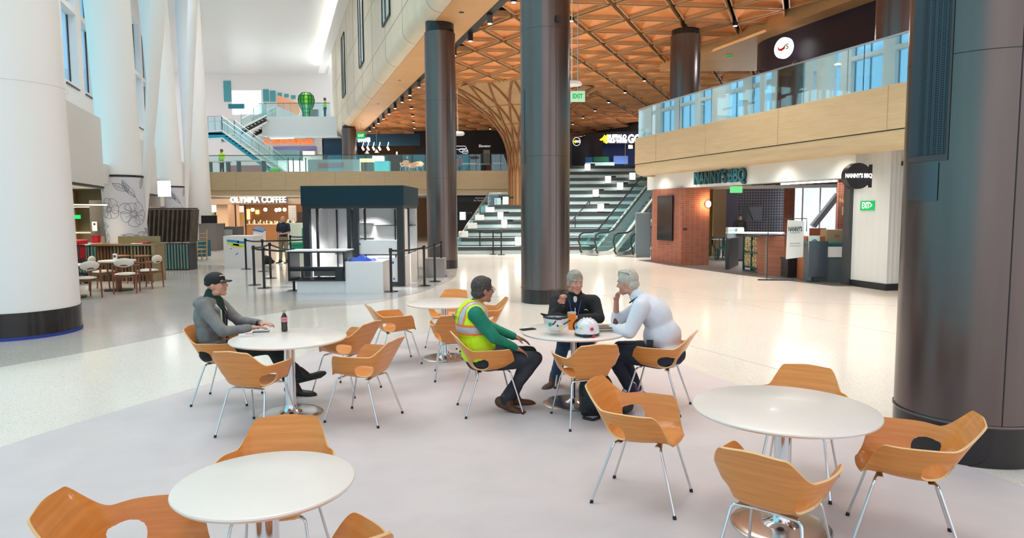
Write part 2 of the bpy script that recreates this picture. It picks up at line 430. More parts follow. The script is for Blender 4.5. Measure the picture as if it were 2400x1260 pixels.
def smooth_poly(P,closed=False,n=8):
    out=[];k=len(P)
    for i in range(k if closed else k-1):
        p0=P[(i-1)%k] if closed or i>0 else P[i];p1=P[i];p2=P[(i+1)%k];p3=P[(i+2)%k] if closed or i+2<k else p2
        for j in range(n):
            t=j/n
            out.append(tuple(.5*((2*p1[a])+(-p0[a]+p2[a])*t+(2*p0[a]-5*p1[a]+4*p2[a]-p3[a])*t*t+(-p0[a]+3*p1[a]-3*p2[a]+p3[a])*t**3) for a in (0,1)))
    if not closed: out.append(tuple(P[-1][:2]))
    return out
# mauve oval under the tables
L_=[(-4.6,1.0),(-4.5,3.0),(-4.35,4.6),(-4.20,5.54),(-3.97,6.21),(-3.62,7.09),(-3.30,7.85),(-2.76,9.25),(-2.2,10.1),(-1.48,10.62),(-.6,10.75),(.4,10.5),(1.3,9.8),(1.85,9.0),(2.25,8.08),(2.55,7.2),(2.95,6.1),(3.35,5.1),(3.65,4.1),(3.8,2.6),(3.7,1)]
inlay('floor_oval_linoleum',smooth_poly(L_)[::-1],lino,.004)
# grey band of terrazzo in front of the kiosk and the left columns
gb=[(-7.5,6.6),(-6.44,8.45),(-5.93,9.36),(-5.4,10.66),(-5.04,11.9),(-4.24,13.45),(-2.99,14.36),(-2.39,15.83),(-1.7,19.32),(-1.9,23.5)]
inlay('floor_grey_band',(smooth_poly(gb)+[(-9,24.5),(-13.3,26),(-20,8),(-14,5)]),t_grey,.004)
kb=[(-5.5,15.2),(-4.3,14.75),(-3.0,15.0),(-2.15,16.4),(-1.95,19),(-2.2,22),(-4.5,22.6),(-6.2,19.5)]
inlay('floor_blue_grey_pad',smooth_poly(kb,True),t_far,.007)
# dark floor at the entrance of the restaurant
P_=[AX(14.0,26.6),AX(13.75,24),AX(13.75,20),AX(14.0,17.2),AX(24,14.5),AX(24,30)]
inlay('floor_restaurant',[(p.x,p.y) for p in P_],lino_d,.012)
# seams in the cream floor
m=MB()
for a,b in ((G(1540,790),G(1880,880)),(G(1130,700),G(1200,690)),(AX(9.5,8),AX(9.5,40)),(AX(5.9,16),AX(12.5,13.5))): m.bar(a+V(0,0,.0005),b+V(0,0,.0005),.006,.003)
struct(m.build('trim_1',mat('seam',(.35,.33,.31),.6)))
# ---------------- round columns ----------------
def dark_column(x,y,z0,z1,label,base=True,capz=None,r=.515,seam=True):
    o=MB(); o.lathe([(r,base and .30 or 0),(r,z1-z0-.0)],n=72); o.lathe([(r+.008,.30),(r+.012,.31),(r+.008,.32)],n=72) if base else None
    c=o.build('round_column',dmetal,None,(x,y,z0)); tag(c,label,'column','bronze metal columns')
    if base: b=MB(); b.lathe([(r+.004,.3),(r+.004,0)],n=72); b.build('base_ring',blackgloss,c)
    if seam:
        b=MB()
        for a in (math.atan2(-y,-x)+.45,math.atan2(-y,-x)-2.2): b.box((math.cos(a)*r,math.sin(a)*r,(z1-z0)/2+.15),(.008,.006,z1-z0-.3),a)
        for zz in (3.05,5.6):
            if zz<z1-z0: b.lathe([(r+.0015,zz-.003),(r+.0015,zz+.003)],n=72)
        b.build('seam',black,c)
    if capz: 
        b=MB(); b.lathe([(r*.93,z1-z0),(r*.93,z1-z0+capz)],n=60); b.build('neck',blackgloss,c)
    return c
C1=dark_column(3.67,5.41,0,8.6,'huge dark bronze column at the right edge of the hall with a speaker grille')
C2=dark_column(.71,14.5,0,8.3,'dark bronze column in the middle, behind the man in the black fleece')
C3=dark_column(-2.38,23.4,0,7.85,'dark bronze column beside the dark kiosk, its black neck showing under the soffit',capz=.35)
# speaker grille and access hatch on the big column, facing the camera's left
def on_cyl(c,r,ang,z): return V(r*math.cos(ang),r*math.sin(ang),z)
a_cam=math.atan2(-5.41,-3.67)
def curved_panel(r,a0,a1,z0,z1,n=16,mb=None):
    mb=mb or MB(); vs=[];
    for i in range(n+1):
        a=a0+(a1-a0)*i/n; vs+=[(r*math.cos(a),r*math.sin(a),z0),(r*math.cos(a),r*math.sin(a),z1)]
    mb.add(vs,[(2*i,2*i+2,2*i+3,2*i+1) for i in range(n)],True); return mb
mesh_m=mat('speaker_mesh',(.02,.035,.05),.55,.3); N,L,b=nodes(mesh_m)
tc=N.new('ShaderNodeTexCoord'); vo=N.new('ShaderNodeTexVoronoi'); vo.inputs['Scale'].default_value=60; vo.inputs['Randomness'].default_value=0; L.new(tc.outputs['Object'],vo.inputs[0])
cr=N.new('ShaderNodeValToRGB'); cr.color_ramp.elements[0].color=(.002,.003,.005,1); cr.color_ramp.elements[1].color=(.03,.06,.08,1); cr.color_ramp.elements[0].position=.3; cr.color_ramp.elements[1].position=.5
L.new(vo.outputs['Distance'],cr.inputs[0]); L.new(cr.outputs[0],b.inputs['Base Color'])
for c,off0,off1,z0,z1 in ((C1,-1.08,-.42,2.33,5.2),(C2,-1.25,-.95,2.9,4.4)):
    ac=math.atan2(-c.location.y,-c.location.x)
    if c is C1:
        curved_panel(.522,ac+off0-.04,ac+off1+.04,z0-.05,z1+.1).build('grille_frame',darkgrey,c)
        curved_panel(.526,ac+off0,ac+off1,z0,z1).build('speaker_grille',mesh_m,c)
        curved_panel(.521,ac-1.08,ac-.50,1.98,2.27).build('access_hatch',mat('hatch_metal',(.10,.115,.13),.35,.8),c)
    else: curved_panel(.520,ac+off0,ac+off1,z0,z1).build('access_panel',mat('hatch_metal',(.10,.115,.13),.35,.8),c)
m=MB(); ac=math.atan2(-14.5,-.71); p=on_cyl(0,.52,ac+.5,5.75); m.box(p,(.12,.1,.12),ac+.5); m.build('sensor_box',black,C2)
for px,py0,py1,Y,lab,z1 in ((820,292,403,50.5,'distant dark column on the upper level beside the burger shop',8.0),(1117,308,403,55,'distant dark column on the upper level near the tree-like column',8.15),
        (1602,100,245,24.3,'dark column rising above the glass balustrade of the right balcony',7.95),(2098,0,140,15.6,'dark column on the right balcony, next to the huge bronze column',8.3)):
    x=D(px,400,Y).x; dark_column(x,Y,4.55,z1,lab,base=False,seam=False,capz=.2)
# white columns
mural=mat('mural_wrap',(.66,.655,.70),.5); N,L,b=nodes(mural)
def white_column(a,Y,label,r=.85,r1=.78,lean=0.0,wrap=None,ring=None,z1=15.9):
    p=AX(a,Y); prof=[]
    base=MB()
    z0=.42 if ring else 0
    nseg=14
    for i in range(nseg+1):
        z=z0+(z1-z0)*i/nseg; base.lathe([(r+(r1-r)*z/z1,z)],n=72) if 0 else prof.append((r+(r1-r)*z/z1,z))
    base.lathe(prof,n=72)
    o=base.build('white_column',white_gloss,None,p); tag(o,label,'column','tall white columns')
    # a slight lean towards the glass wall
    for v in o.data.vertices: v.co.x+=-lean*v.co.z
    if ring:
        b=MB(); b.lathe([(r+.004,z0),(r+.004,.05)],n=72); b.build('base_ring',blackgloss,o)
        b=MB(); b.lathe([(r+.01,.055),(r+.01,0)],n=72); b.build('protective_tape',mat('blue_tape',(.02,.05,.32),.5),o)
        b=MB(); b.lathe([(r+.006-.0045*3,3.9),(r-.0045*3+.006,3.908)],n=72); b.build('seam',mat('soft_seam',(.6,.6,.6),.5),o)
    return o
Wa=-4.25
W1=white_column(Wa,10.95,'massive white column at the left edge with a black base ring and blue tape',r=.86,r1=.80,lean=.012,ring=True)
W2=white_column(-4.47,20.25,'white column wrapped with line-drawn flowers above the cafe bar',r=.50,r1=.69,lean=.033)
W3=white_column(Wa,28.3,'white column with a flower wrap behind the bar shelves',r=.47,r1=.56,lean=.05)
W4=white_column(Wa,37.2,'slim white column without a wrap, beyond the two flowered ones',r=.62,r1=.60,lean=.015)
W5=white_column(Wa-1.5,50,'farthest white column near the upper staircase',r=.75,r1=.7,lean=.0)
# flower wraps: outline drawings made of thin curved lines on the cylinder
line_m=mat('ink_line',(.16,.16,.19),.6)
def wrap(col,r,z0,z1,lean,seed,name='flower_wrap'):
    rnd=random.Random(seed); ac=math.atan2(-col.location.y,-col.location.x)
    b=MB(); n=40; vs=[]
    b.lathe([(r+.02,z0),(r+.02,z1)],n=72)
    o=b.build(name,mural,col)
    for v in o.data.vertices: v.co.x-=lean*v.co.z
    b=MB(); b.lathe([(r+.03,z1),(r+.03,z1+.06)],n=72)
    t=b.build('black_band',black,col)
    for v in t.data.vertices: v.co.x-=lean*v.co.z
    b=MB()
    def P(u,z): a=ac+u; return V((r+.024)*math.cos(a)-lean*z,(r+.024)*math.sin(a),z)
    def curve(pts,wd=.0045,nn=10):
        q=smooth_poly(pts,False,6); b.tube([P(x/r,z) for x,z in q],wd,4)
    def leaf(x,z,ang,L,W):
        c,s=math.cos(ang),math.sin(ang)
        def T(u,v): return (x+u*c-v*s,z+u*s+v*c)
        curve([T(0,0),T(L*.3,W*.8),T(L*.65,W*.8),T(L,0)]); curve([T(0,0),T(L*.3,-W*.8),T(L*.65,-W*.7),T(L,0)]); curve([T(-L*.1,0),T(L*.5,W*.1),T(L,0)],.0035)
        for k in (.3,.5,.7): curve([T(L*k,0),T(L*(k+.1),W*.5)],.003); curve([T(L*k,0),T(L*(k+.1),-W*.5)],.003)
    def flower(x,z,R):
        for k in range(7):
            a=2*PI*k/7+rnd.uniform(-.2,.2); c,s=math.cos(a),math.sin(a); l=R*rnd.uniform(.85,1.15)
            def T(u,v): return (x+u*c-v*s,z+u*s+v*c)
            curve([T(R*.2,0),T(l*.6,R*.42),T(l*.95,R*.33),T(l*1.02,0),T(l*.9,-R*.35),T(l*.6,-R*.42),T(R*.2,0)])
            curve([T(R*.3,0),T(l*.7,R*.05)],.003)
        for q in (.28,.2,.12): curve([(x+R*q*math.cos(t*.9+q*9)*(1+.1*math.sin(3*t)),z+R*q*math.sin(t*.9+q*9)) for t in range(8)],.0035)
    H=z1-z0
    flower(.22,z0+H*.52,.36); flower(-.42,z0+H*.58,.30); flower(.45,z0+H*.14,.30); flower(-.75,z0+H*.2,.28)
    leaf(.1,z0+H*.82,2.6,.42,.1); leaf(.12,z0+H*.80,1.9,.38,.08); leaf(.3,z0+H*.74,2.2,.5,.09); curve([(.42,z0+H*.66),(.2,z0+H*.8),(-.1,z0+H*.92)])
    leaf(-.1,z0+H*.25,-.3,.5,.1); leaf(.0,z0+H*.12,.2,.5,.1); leaf(-.5,z0+H*.36,2.9,.3,.09); leaf(-.3,z0+H*.05,.5,.45,.08); leaf(.55,z0+H*.33,-.6,.35,.08); leaf(.5,z0+H*.86,1.2,.35,.08); leaf(-.6,z0+H*.82,2.2,.35,.08)
    b.build('drawn_flowers',line_m,o)
wrap(W2,.54,.75,2.97,.033,3); wrap(W3,.49,.5,2.97,.05,5)
m=MB(); m.lathe([(.52,.5),(.52,0)],n=60); m.build('base_ring',blackgloss,W3)
# slanted white struts between the columns
for Y,x0,x1,lab in ((21.6,(372,0),(343,420),'slender white raking strut between the two flowered columns'),(33,(452,0),(437,430),'second slender white raking strut deeper in the hall')):
    p=D(*x1,Y); q=D(*x0,Y*.985); m=MB(); d=(p-q); m.cyl(p+d*.3,q-d*.9,.10,.30,24); o=m.build('raking_strut',white_gloss); tag(o,lab,'strut')
# ---------------- left building: parapet over the cafe, high wall with windows ----------------
pan=mat('satin_wall_panel',(.74,.72,.70),.4)
def axwall(name,a,Y0,Y1,z0,z1,mt,th=.15,side=-1,build=True,mb=None):
    p,q=AX(a,Y0),AX(a,Y1); n=VX*side*th
    m=mb or MB(); m.prism([(p.x,p.y),(q.x,q.y),(q.x+n.x,q.y+n.y),(p.x+n.x,p.y+n.y)] if side<0 else [(p.x+n.x,p.y+n.y),(q.x+n.x,q.y+n.y),(q.x,q.y),(p.x,p.y)],z0,z1)
    return struct(m.build(name,mt)) if build else m
axwall('wall_left_parapet',-4.75,13.3,18.85,2.66,4.5,pan)
axwall('wall_left_parapet_2',-4.75,21.3,27.2,2.66,4.5,pan)
axwall('wall_left_parapet_3',-4.75,29.2,44,2.66,4.5,pan)
m=MB(); axwall('x',-4.75,13.3,18.85,2.6,2.66,black,mb=m,build=False); axwall('x',-4.75,21.3,27.2,2.6,2.66,black,mb=m,build=False); struct(m.build('trim_2',black))
# mezzanine slab behind the parapet / bar ceiling
p=[AX(-4.8,13.3),AX(-4.8,44),AX(-12.5,44),AX(-12.5,13.3)]
m=MB(); m.prism([(q.x,q.y) for q in p],2.78,3.3); struct(m.build('ceiling_cafe',offwhite))
# high wall with deep window bays
m=MB(); wa=-9.0; th=.42
bays=[]; Y=-7.0
ys=[-8.0]
sill,head=7.75,14.6; th=.42
wins=[(y,y+2.2) for y in (24.,27.,30,33,36,39,42,45,48,51,54)]
def seg(Y0,Y1,z0,z1): axwall('x',wa,Y0,Y1,z0,z1,white,th=th,mb=m,build=False)
last=24.0
for (y0,y1) in wins: seg(last,y0,3.2,15.9); seg(y0,y1,3.2,sill); seg(y0,y1,head,15.9); seg(y0,y1,11.0,11.25); last=y1
seg(last,62,3.2,15.9)
struct(m.build('wall_left',white))
wglass=glass('window_glass',(.8,.9,1),.05,(.58,.84,.97)); 
for i,(y0,y1) in enumerate(wins[:9]):
    p,q=AX(wa,y0)-VX*(th-.06),AX(wa,y1)-VX*(th-.06)
    g=MB(); g.box(((p+q)/2)+V(0,0,(sill+head)/2),((q-p).length,.03,head-sill),math.atan2(q.y-p.y,q.x-p.x)); o=struct(g.build('window_%d'%(i+1),wglass))
    f=MB()
    for t in (0,.5,1):
        c=p.lerp(q,t); f.box(c+V(0,0,(sill+head)/2),(.05,.07,head-sill),math.atan2(q.y-p.y,q.x-p.x))
    f.build('mullion',black,o)
    f=MB(); c=(AX(wa,y0)+AX(wa,y1))/2+VX*.03; f.box(c+V(0,0,sill-.16),((q-p).length*.9,.05,.05),math.atan2(q.y-p.y,q.x-p.x)); f.build('air_slot',black,o)
# glazed facade left of and behind the camera
p,q=AX(wa,-9),AX(wa,24.0); aa=math.atan2(q.y-p.y,q.x-p.x); m=MB(); m.box((p+q)/2+V(0,0,7.95),((q-p).length,.03,15.9),aa); o=struct(m.build('window_left_facade',glass('facade_glass',(.8,.95,1),.05,(.60,.95,1.0))))
m=MB()
for k in range(11): m.box(p.lerp(q,k/10)+V(0,0,7.95),(.14,.2,15.9),aa)
for z in (.1,4.0,7.9,11.8,15.8): m.box((p+q)/2+V(0,0,z),((q-p).length,.16,.12),aa)
m.build('mullion',white,o)
# ---------------- atrium ceiling, big wood-clad volume on the right ----------------
p=[AX(5.4,-9),AX(5.4,78),AX(-12,78),AX(-12,-9)]
m=MB(); m.prism([(q.x,q.y) for q in p],15.9,16.3); struct(m.build('ceiling_atrium',mat('white_ceiling',(.80,.82,.82),.35)))
SB=8.15   # underside of the upper volume
# wall face a=4.84 from soffit to the cove, with a rounded lower corner
prof=[]
for k in range(9):
    t=PI/2*k/8; prof.append((4.84+.45-.45*math.cos(t) if 0 else 4.84+.45*(1-math.sin(t)),SB+.45*(1-math.cos(t))))
# profile points (a,z) from underside to the face
prof=[(4.84+.5-.5*math.sin(PI/2*k/10),SB+.5-.5*math.cos(PI/2*k/10)) for k in range(11)]+[(4.84,15.1),(5.3,15.1)]
def sweep(prof,Y0,Y1,n=1,mb=None,smooth=True):
    mb=mb or MB(); vs=[]
    for j in range(n+1):
        Y=Y0+(Y1-Y0)*j/n
        for a,z in prof: 
            q=AX(a,Y,z); vs.append(q)
    k=len(prof); fs=[(j*k+i,j*k+i+1,(j+1)*k+i+1,(j+1)*k+i) for j in range(n) for i in range(k-1)]
    mb.add(vs,fs,smooth); return mb
o=struct(sweep(prof,-6,58,8).build('wall_upper_volume',[noisy('cove_lit_plywood',(.80,.70,.54),(.74,.635,.48),(1,1,1),1.2,.42,0,5,.3,.7,dist=.4)],fix=False))  # paler plywood copy: cove and daylight brightness put into its colour
sweep([(7.0,SB),(5.34,SB)],-6,58,8).build('ceiling_plywood_soffit',soffitply,fix=False)['kind']='structure'
# far end of the volume
m=MB(); q=AX(4.84,58); r_=AX(8.0,58); m.extr([AX(4.84,58,SB),AX(8,58,SB),AX(8,58,15.1),AX(4.84,58,15.1)],(0,.3,0)); struct(m.build('wall_upper_end',lightply))
# joints of the plywood cladding
m=MB()
for y in range(-2,58,4):
    q=[AX(a-.004,y,z-.003) for a,z in prof[0:-1]]
    m.tube(q,.006,4)
for (a,z) in ((5.36,SB-.002),(4.835,9.4),(4.835,11.9)): m.bar(AX(a,-4,z),AX(a,58,z),.012,.006)
struct(m.build('trim_3',mat('ply_joint',(.42,.32,.2),.7)))
# cove with a warm light strip at the top of the wall
sweep([(4.84,15.1),(4.2,15.1),(4.2,15.3)],-6,66).build('trim_4',white)['kind']='structure'
m=MB(); m.bar(AX(4.5,-6,15.2),AX(4.5,66,15.2),.3,.04); cove=m.build('cove_light',mat('cove_emit',(1,1,1),.5,emit=(1,.9,.75),es=9)); tag(cove,'continuous warm cove light along the top of the wood-clad upper wall','light')
# tall narrow windows in the wood volume
for i,(Yc,wd) in enumerate(((8.6,1.9),(12.6,1.9),(17.0,1.9),(22.4,1.9),(29.5,1.9),(38,1.9),(48,1.9))):
    z0,z1=9.95,14.0; y0,y1=Yc-wd/2,Yc+wd/2
    g=MB(); ang=math.atan2(.9466,-.3224); c=AX(4.82,Yc,(z0+z1)/2); g.box(c,(wd*1.056,.05,z1-z0),ang); o=struct(g.build('window_%d'%(i+20),mat('interior_window_glass',(.42,.60,.60),.06,.0,spec=1)))
    f=MB()
    for yy in (y0,Yc+.1,y1): f.box(AX(4.79,yy,(z0+z1)/2),(.07,.06,z1-z0),ang)
    for zz in (z0,z1): f.box(AX(4.79,Yc,zz),(wd*1.056,.06,.07),ang)
    f.build('window_frame',black,o)
# smooth soffit between corner and the lattice, dark slot with track lights
m=MB(); q=[AX(6.75,-6),AX(6.75,53),AX(7.0,53),AX(7.0,-6)]; m.prism([(k.x,k.y) for k in q][::-1],SB-.02,SB+.3); struct(m.build('trim_5',black))
dl=empty('track_spotlight',(0,0,0),0,'x','lamp','black track spotlights along the dark ceiling slot')
m=MB(); m.cyl((0,0,0),(0,0,-.28),.09,n=16); m.build('housing',black,dl)
m=MB(); m.cyl((0,0,-.281),(0,0,-.29),.07,n=16); m.build('lens',mat('lamp_emit',(1,1,1),.5,emit=(1,.9,.75),es=7),dl)
first=True
for k in range(20):
    Y=9+k*2.2
    p=AX(6.9,Y,SB-.02); lab='black cylindrical spotlight in the dark slot between plywood soffit and wooden lattice'
    if first: dl.location=p; dl['label']=lab; first=False
    else: dup(dl,p,0,lab)
m=MB()
for Y in (13,17.5,22,27,33,40,47):
    for a in (5.95,): m.cyl(AX(a,Y,SB-.002),AX(a,Y,SB-.006),.09,n=16)
struct(m.build('soffit_downlights',black)); 
# ---------------- wooden triangle lattice ceiling ----------------
LZ=8.35; side=1.9; ang=math.radians(7)
e1=V(math.cos(ang),math.sin(ang),0); e2=V(math.cos(ang+PI/3),math.sin(ang+PI/3),0)
O_=V(2.0,23.2,0)
def inside_lat(p):
    a=p.x+.3406*p.y
    if a<6.95 or p.y<6 or p.y>60: return False
    lim=17.0 if p.y<30 else 26
    return a<lim
m=MB(); nodesL=set()
for i in range(-30,34):
    for j in range(-16,30):
        A=O_+e1*side*i+e2*side*j
        for tri in ((A,A+e1*side,A+e2*side),(A+e1*side,A+e1*side+e2*side,A+e2*side)):
            c=(tri[0]+tri[1]+tri[2])/3
            if not inside_lat(c): continue
            for v in tri: nodesL.add((round(v.x,3),round(v.y,3)))
            T=[c+(v-c)*.87 for v in tri]; 
            ap=c+V(0,0,LZ+.26)
            vs=[V(t.x,t.y,LZ+.02) for t in T]+[ap]
            m.add(vs,[(0,1,3),(1,2,3),(2,0,3)],mi=0)
            # fins around the tray
            T2=[c+(v-c)*.80 for v in tri]
            for k in range(3):
                a,b=T[k],T[(k+1)%3]; a2,b2=T2[k],T2[(k+1)%3]
                m.add([V(a.x,a.y,LZ-.07),V(b.x,b.y,LZ-.07),V(b.x,b.y,LZ+.14),V(a.x,a.y,LZ+.14),V(a2.x,a2.y,LZ-.07),V(b2.x,b2.y,LZ-.07),V(b2.x,b2.y,LZ+.10),V(a2.x,a2.y,LZ+.10)],
                      [(0,1,2,3),(4,5,6,7),(0,1,5,4)],mi=1)
# backing and cross beams between trays
lat=struct(m.build('ceiling_lattice',[latticewood,finwood],fix=False))
m=MB(); q=[AX(6.9,2),AX(6.9,62),AX(30,62),AX(30,2)]; m.prism([(k.x,k.y) for k in q][::-1],LZ+.45,LZ+.8); struct(m.build('ceiling_backing',mat('dark_backing',(.03,.025,.02),.8)))
nd=empty('ceiling_downlight',(0,0,0),0,'x','lamp','downlights at the joints of the wooden ceiling')
k_=MB(); k_.cyl((0,0,.1),(0,0,-.16),.085,n=16); k_.build('housing',black,nd)
k_=MB(); k_.cyl((0,0,-.161),(0,0,-.168),.068,n=16); k_.build('lens',MATS['lamp_emit'],nd)
first=True; cnt=0
for i in range(-30,34):
    for j in range(-16,30):
        if (i+2*j)%3!=0 or j%2: continue
        A=O_+e1*side*i+e2*side*j
        if not inside_lat(A) or A.y>56: continue
        if abs(A.x/A.y)>.78: continue
        a=A.x+.3406*A.y
        cnt+=1; lab='small black downlight at a joint of the wooden triangle ceiling'
        if first: nd.location=(A.x,A.y,LZ); nd['label']=lab; first=False
        else: dup(nd,(A.x,A.y,LZ),0,lab)
# smooth soffit on the right, beyond the lattice
m=MB(); q=[AX(16.9,4),AX(16.9,30.5),AX(30,30.5),AX(30,4)]; m.prism([(k.x,k.y) for k in q][::-1],8.0,8.5); struct(m.build('ceiling_right_soffit',soffitply))
# ---------------- second level: floor slabs and fascias ----------------
Y2=44.0
m=MB(); m.prism([(-30,Y2+.2),(22,Y2+.2),(22,78),(-30,78)],3.6,4.5); struct(m.build('floor_upper_level',t_cream))
# back fascia: plywood panels
fx0,fx1=D(480,430,Y2).x,D(1232,430,Y2).x
m=MB(); m.box(((fx0+fx1)/2,Y2,3.95),(fx1-fx0,.4,1.16)); struct(m.build('wall_back_fascia',lightply))
m=MB(); m.box(((fx0+fx1)/2,Y2+.1,3.22),(fx1-fx0,.5,.28)); struct(m.build('wall_back_fascia_lower',lightply))
m=MB(); x=fx0+.5
while x<fx1: m.box((x,Y2-.203,3.95),(.02,.01,1.16)); x+=1.58
m.box(((fx0+fx1)/2,Y2-.18,3.37),(fx1-fx0,.05,.02)); struct(m.build('trim_6',mat('ply_joint',(.42,.32,.2),.7)))
m=MB(); m.box(((fx0+fx1)/2,Y2+4.5,3.05),(fx1-fx0,9,.1)); struct(m.build('ceiling_under_balcony',offwhite))
# rail
def glass_rail(name,pts,z,h,label,post=1.6,gm=None,metal=steel):
    r=empty(name,(0,0,0),0,label,'railing')
    L=0; g=MB();h_=MB();pp=[]
    for a,b in zip(pts[:-1],pts[1:]):
        a=Vector(a);b=Vector(b); d=b-a; n=max(1,round(d.length/post)); 
        for k in range(n):
            p=a+d*(k/n)+d.normalized()*.015; q=a+d*((k+1)/n)-d.normalized()*.015
            x=MB(); x.bar(p+V(0,0,z+h/2),q+V(0,0,z+h/2),.02,h-.03); x.build('glass_pane',gm or glass_rail_m,r)
        h_.bar(a+V(0,0,z+h),b+V(0,0,z+h),.045,.04)
    h_.build('top_rail',metal,r); return r
glass_rail_m=glass_rail_mat=MATS['balustrade_glass']
clear_rail=glass('clear_balustrade',(.7,.9,.93),.05,(.86,.96,.96))
glass_rail('balcony_balustrade',[(fx0,Y2,0),(fx1,Y2,0)],4.53,1.05,'long glass balustrade of the back balcony above the kiosk',1.6,clear_rail,darkgrey)
# right balcony: curved plywood fascia with returning left end
fa=13.1
def fascia_path():
    pts=[AX(fa,6.5)]
    for Y in (10,14,18,22,24.6): pts.append(AX(fa,Y))
    c=AX(fa,25.0)+VX*.9
    for k in range(1,9):
        t=PI/2*k/8; pts.append(c-VX*.9*math.cos(t)+UX*.9*math.sin(t))
    pts.append(pts[-1]+VX*8); return pts
fp=fascia_path()
def sweep_path(path,prof,mb=None,smooth=True):
    """prof: (inward offset, z). inward = away from the hall."""
    mb=mb or MB(); vs=[]; k=len(prof); P=[Vector(p) for p in path]
    for i,p in enumerate(P):
        t=(P[min(i+1,len(P)-1)]-P[max(i-1,0)]).normalized(); n=V(t.y,-t.x,0)   # to the right of travel
        for o_,z in prof: vs.append(p+n*o_+V(0,0,z))
    fs=[(j*k+i,j*k+i+1,(j+1)*k+i+1,(j+1)*k+i) for j in range(len(P)-1) for i in range(k-1)]
    mb.add(vs,fs,smooth); return mb
sweep_path(fp,[(0.45,4.56),(0,4.56),(0,3.62)]).build('wall_right_fascia',lightply,fix=False)['kind']='structure'
sweep_path(fp,[(0.02,3.60),(.0,3.45),(.06,3.3),(.18,3.22),(.30,3.19),(.34,3.2),(.36,3.42),(1.6,3.42)]).build('wall_right_fascia_lower',lightply,fix=False)['kind']='structure'
sweep_path(fp,[(0.03,3.63),(.03,3.59)]).build('trim_7',black,fix=False)['kind']='structure'
m=MB()
for s_ in (2.5,5.5,8.8,12.2,15.4,18.3,20.5):
    p=AX(fa-.003,6.5+s_*.9466); m.bar(p+V(0,0,3.62),p+V(0,0,4.55),.012,.012); 
struct(m.build('trim_8',mat('ply_joint',(.42,.32,.2),.7)))
# slab behind the right fascia
pl=[(p.x,p.y) for p in [q+ (VX*.3 if i<6 else V(0,0,0)) for i,q in enumerate(fp)]]
far=AX(30,25.9); near=AX(30,6.5)
m=MB(); m.prism([(p.x,p.y) for p in (AX(fa+.3,6.5),AX(fa+.3,25.2),AX(30,25.2),AX(30,6.5))][::-1],3.7,4.5); struct(m.build('floor_right_balcony',mat('balcony_floor',(.3,.28,.26),.5)))
gp=[AX(fa+.12,6.5)]+[AX(fa+.12,Y) for Y in (10.2,13.8,17.4,21,24.3)]
c=AX(fa,25.0)+VX*.9
for k in range(1,6):
    t=PI/2*k/5; gp.append(c-VX*.78*math.cos(t)+UX*.78*math.sin(t))
gp.append(gp[-1]+VX*4)
glass_rail('curved_balustrade',gp,4.55,1.05,'glass balustrade curving along the right balcony above the restaurant sign',1.9,glass_rail_m,steel)
# ---------------- far walls ----------------
wt=mat('bright_far_glass',(.75,.85,.86),.25)
m=MB(); m.box((-24,70.4,8),(50,.3,17)); struct(m.build('wall_far',white))
m=MB(); m.box((15,66,4),(48,.3,10)); o=struct(m.build('wall_back_dark',mat('dark_shop_wall',(.022,.018,.022),.5)))
m=MB(); q=AX(26,20); struct(axwall('wall_right_far',27,4,60,0,9,mat('plum_wall',(.10,.07,.06),.6),side=1))
# ground level back wall
m=MB(); m.box((-4,58,1.6),(54,.3,3.2)); struct(m.build('wall_ground_back',mat('warm_back_wall',(.42,.26,.16),.6)))

# big window at the far left end of the hall (daylight)
# ---------------- dark kiosk with a canopy ----------------
kwhite=mat('kiosk_white_board',(.80,.80,.80),.45)
k0=V(-2.78,17.55,0); kw,kd=2.62,2.15; kr=-.035
K=empty('kiosk',k0,kr,'dark navy retail kiosk with a deep canopy and open white back panels','kiosk')
m=MB(); zc0,zc1=2.10,2.60; m.box((-kw/2,kd/2,(zc0+zc1)/2),(kw+.04,kd+.04,zc1-zc0)); m.build('canopy',navy,K)
m=MB()
for x,y,t in ((-.09,.09,.17),(-1.24,.07,.13),(-1.42,.07,.10),(-kw+.09,.09,.17),(-kw+.28,.35,.06),(-1.12,.5,.05),(-.06,kd-.06,.1),(-kw+.06,kd-.06,.1),(-.06,kd*.45,.07)):
    q=MB(); q.box((x,y,zc0/2),(t,t,zc0)); q.build('post',black,K)
m.box((-kw/2,.06,zc0-.04),(kw,.1,.08)); m.box((-.06,kd/2,zc0-.04),(.1,kd,.08))
m.build('header_rail',black,K)
area('kiosk_lamp',(-4.7,17.9,2.05),.3,60,(1,.98,.95)); area('kiosk_lamp',(-3.4,17.9,2.05),.3,60,(1,.98,.95)); area('kiosk_lamp',(-4.0,19.0,2.05),.5,50,(1,.98,.95))
m=MB(); m.box((-kw/2,kd-.12,1.05),(kw-.02,.04,2.1)); m.box((-kw+.03,kd*.62,1.05),(.03,kd*.7,2.1)); m.box((-.40,.07,.42),(.62,.03,.66)); m.box((.0,.45,.40),(.02,.62,.80)); m.box((.0,1.4,.40),(.02,1.05,.80)); m.box((-.04,.5,1.4),(.02,.45,1.2)); m.build('white_panels',kwhite,K)
m=MB()
for x in (-.62,-1.85,-2.3): m.box((x,kd-.18,1.0),(.035,.05,2.0))
for (x0,x1,z) in ((-1.2,-.1,1.55),(-1.2,-.1,.45),(-1.85,-1.24,1.6),(-1.85,-1.24,1.18),(-2.3,-1.9,.75)): m.box(((x0+x1)/2,kd-.3,z),(x1-x0,.30,.025))
for z in (1.55,.82): m.box((-.03,kd*.7,z),(.03,.9,.025))
m.build('shelf_frame',black,K)
m=MB(); m.box((-.66,.10,1.02),(1.1,.03,.36)); m.cyl((-1.16,.08,1.1),(-1.16,.075,1.1),.02,n=10,mi=1); m.cyl((-.16,.08,1.1),(-.16,.075,1.1),.02,n=10,mi=1); m.build('sliding_panel',[kwhite,black],K)
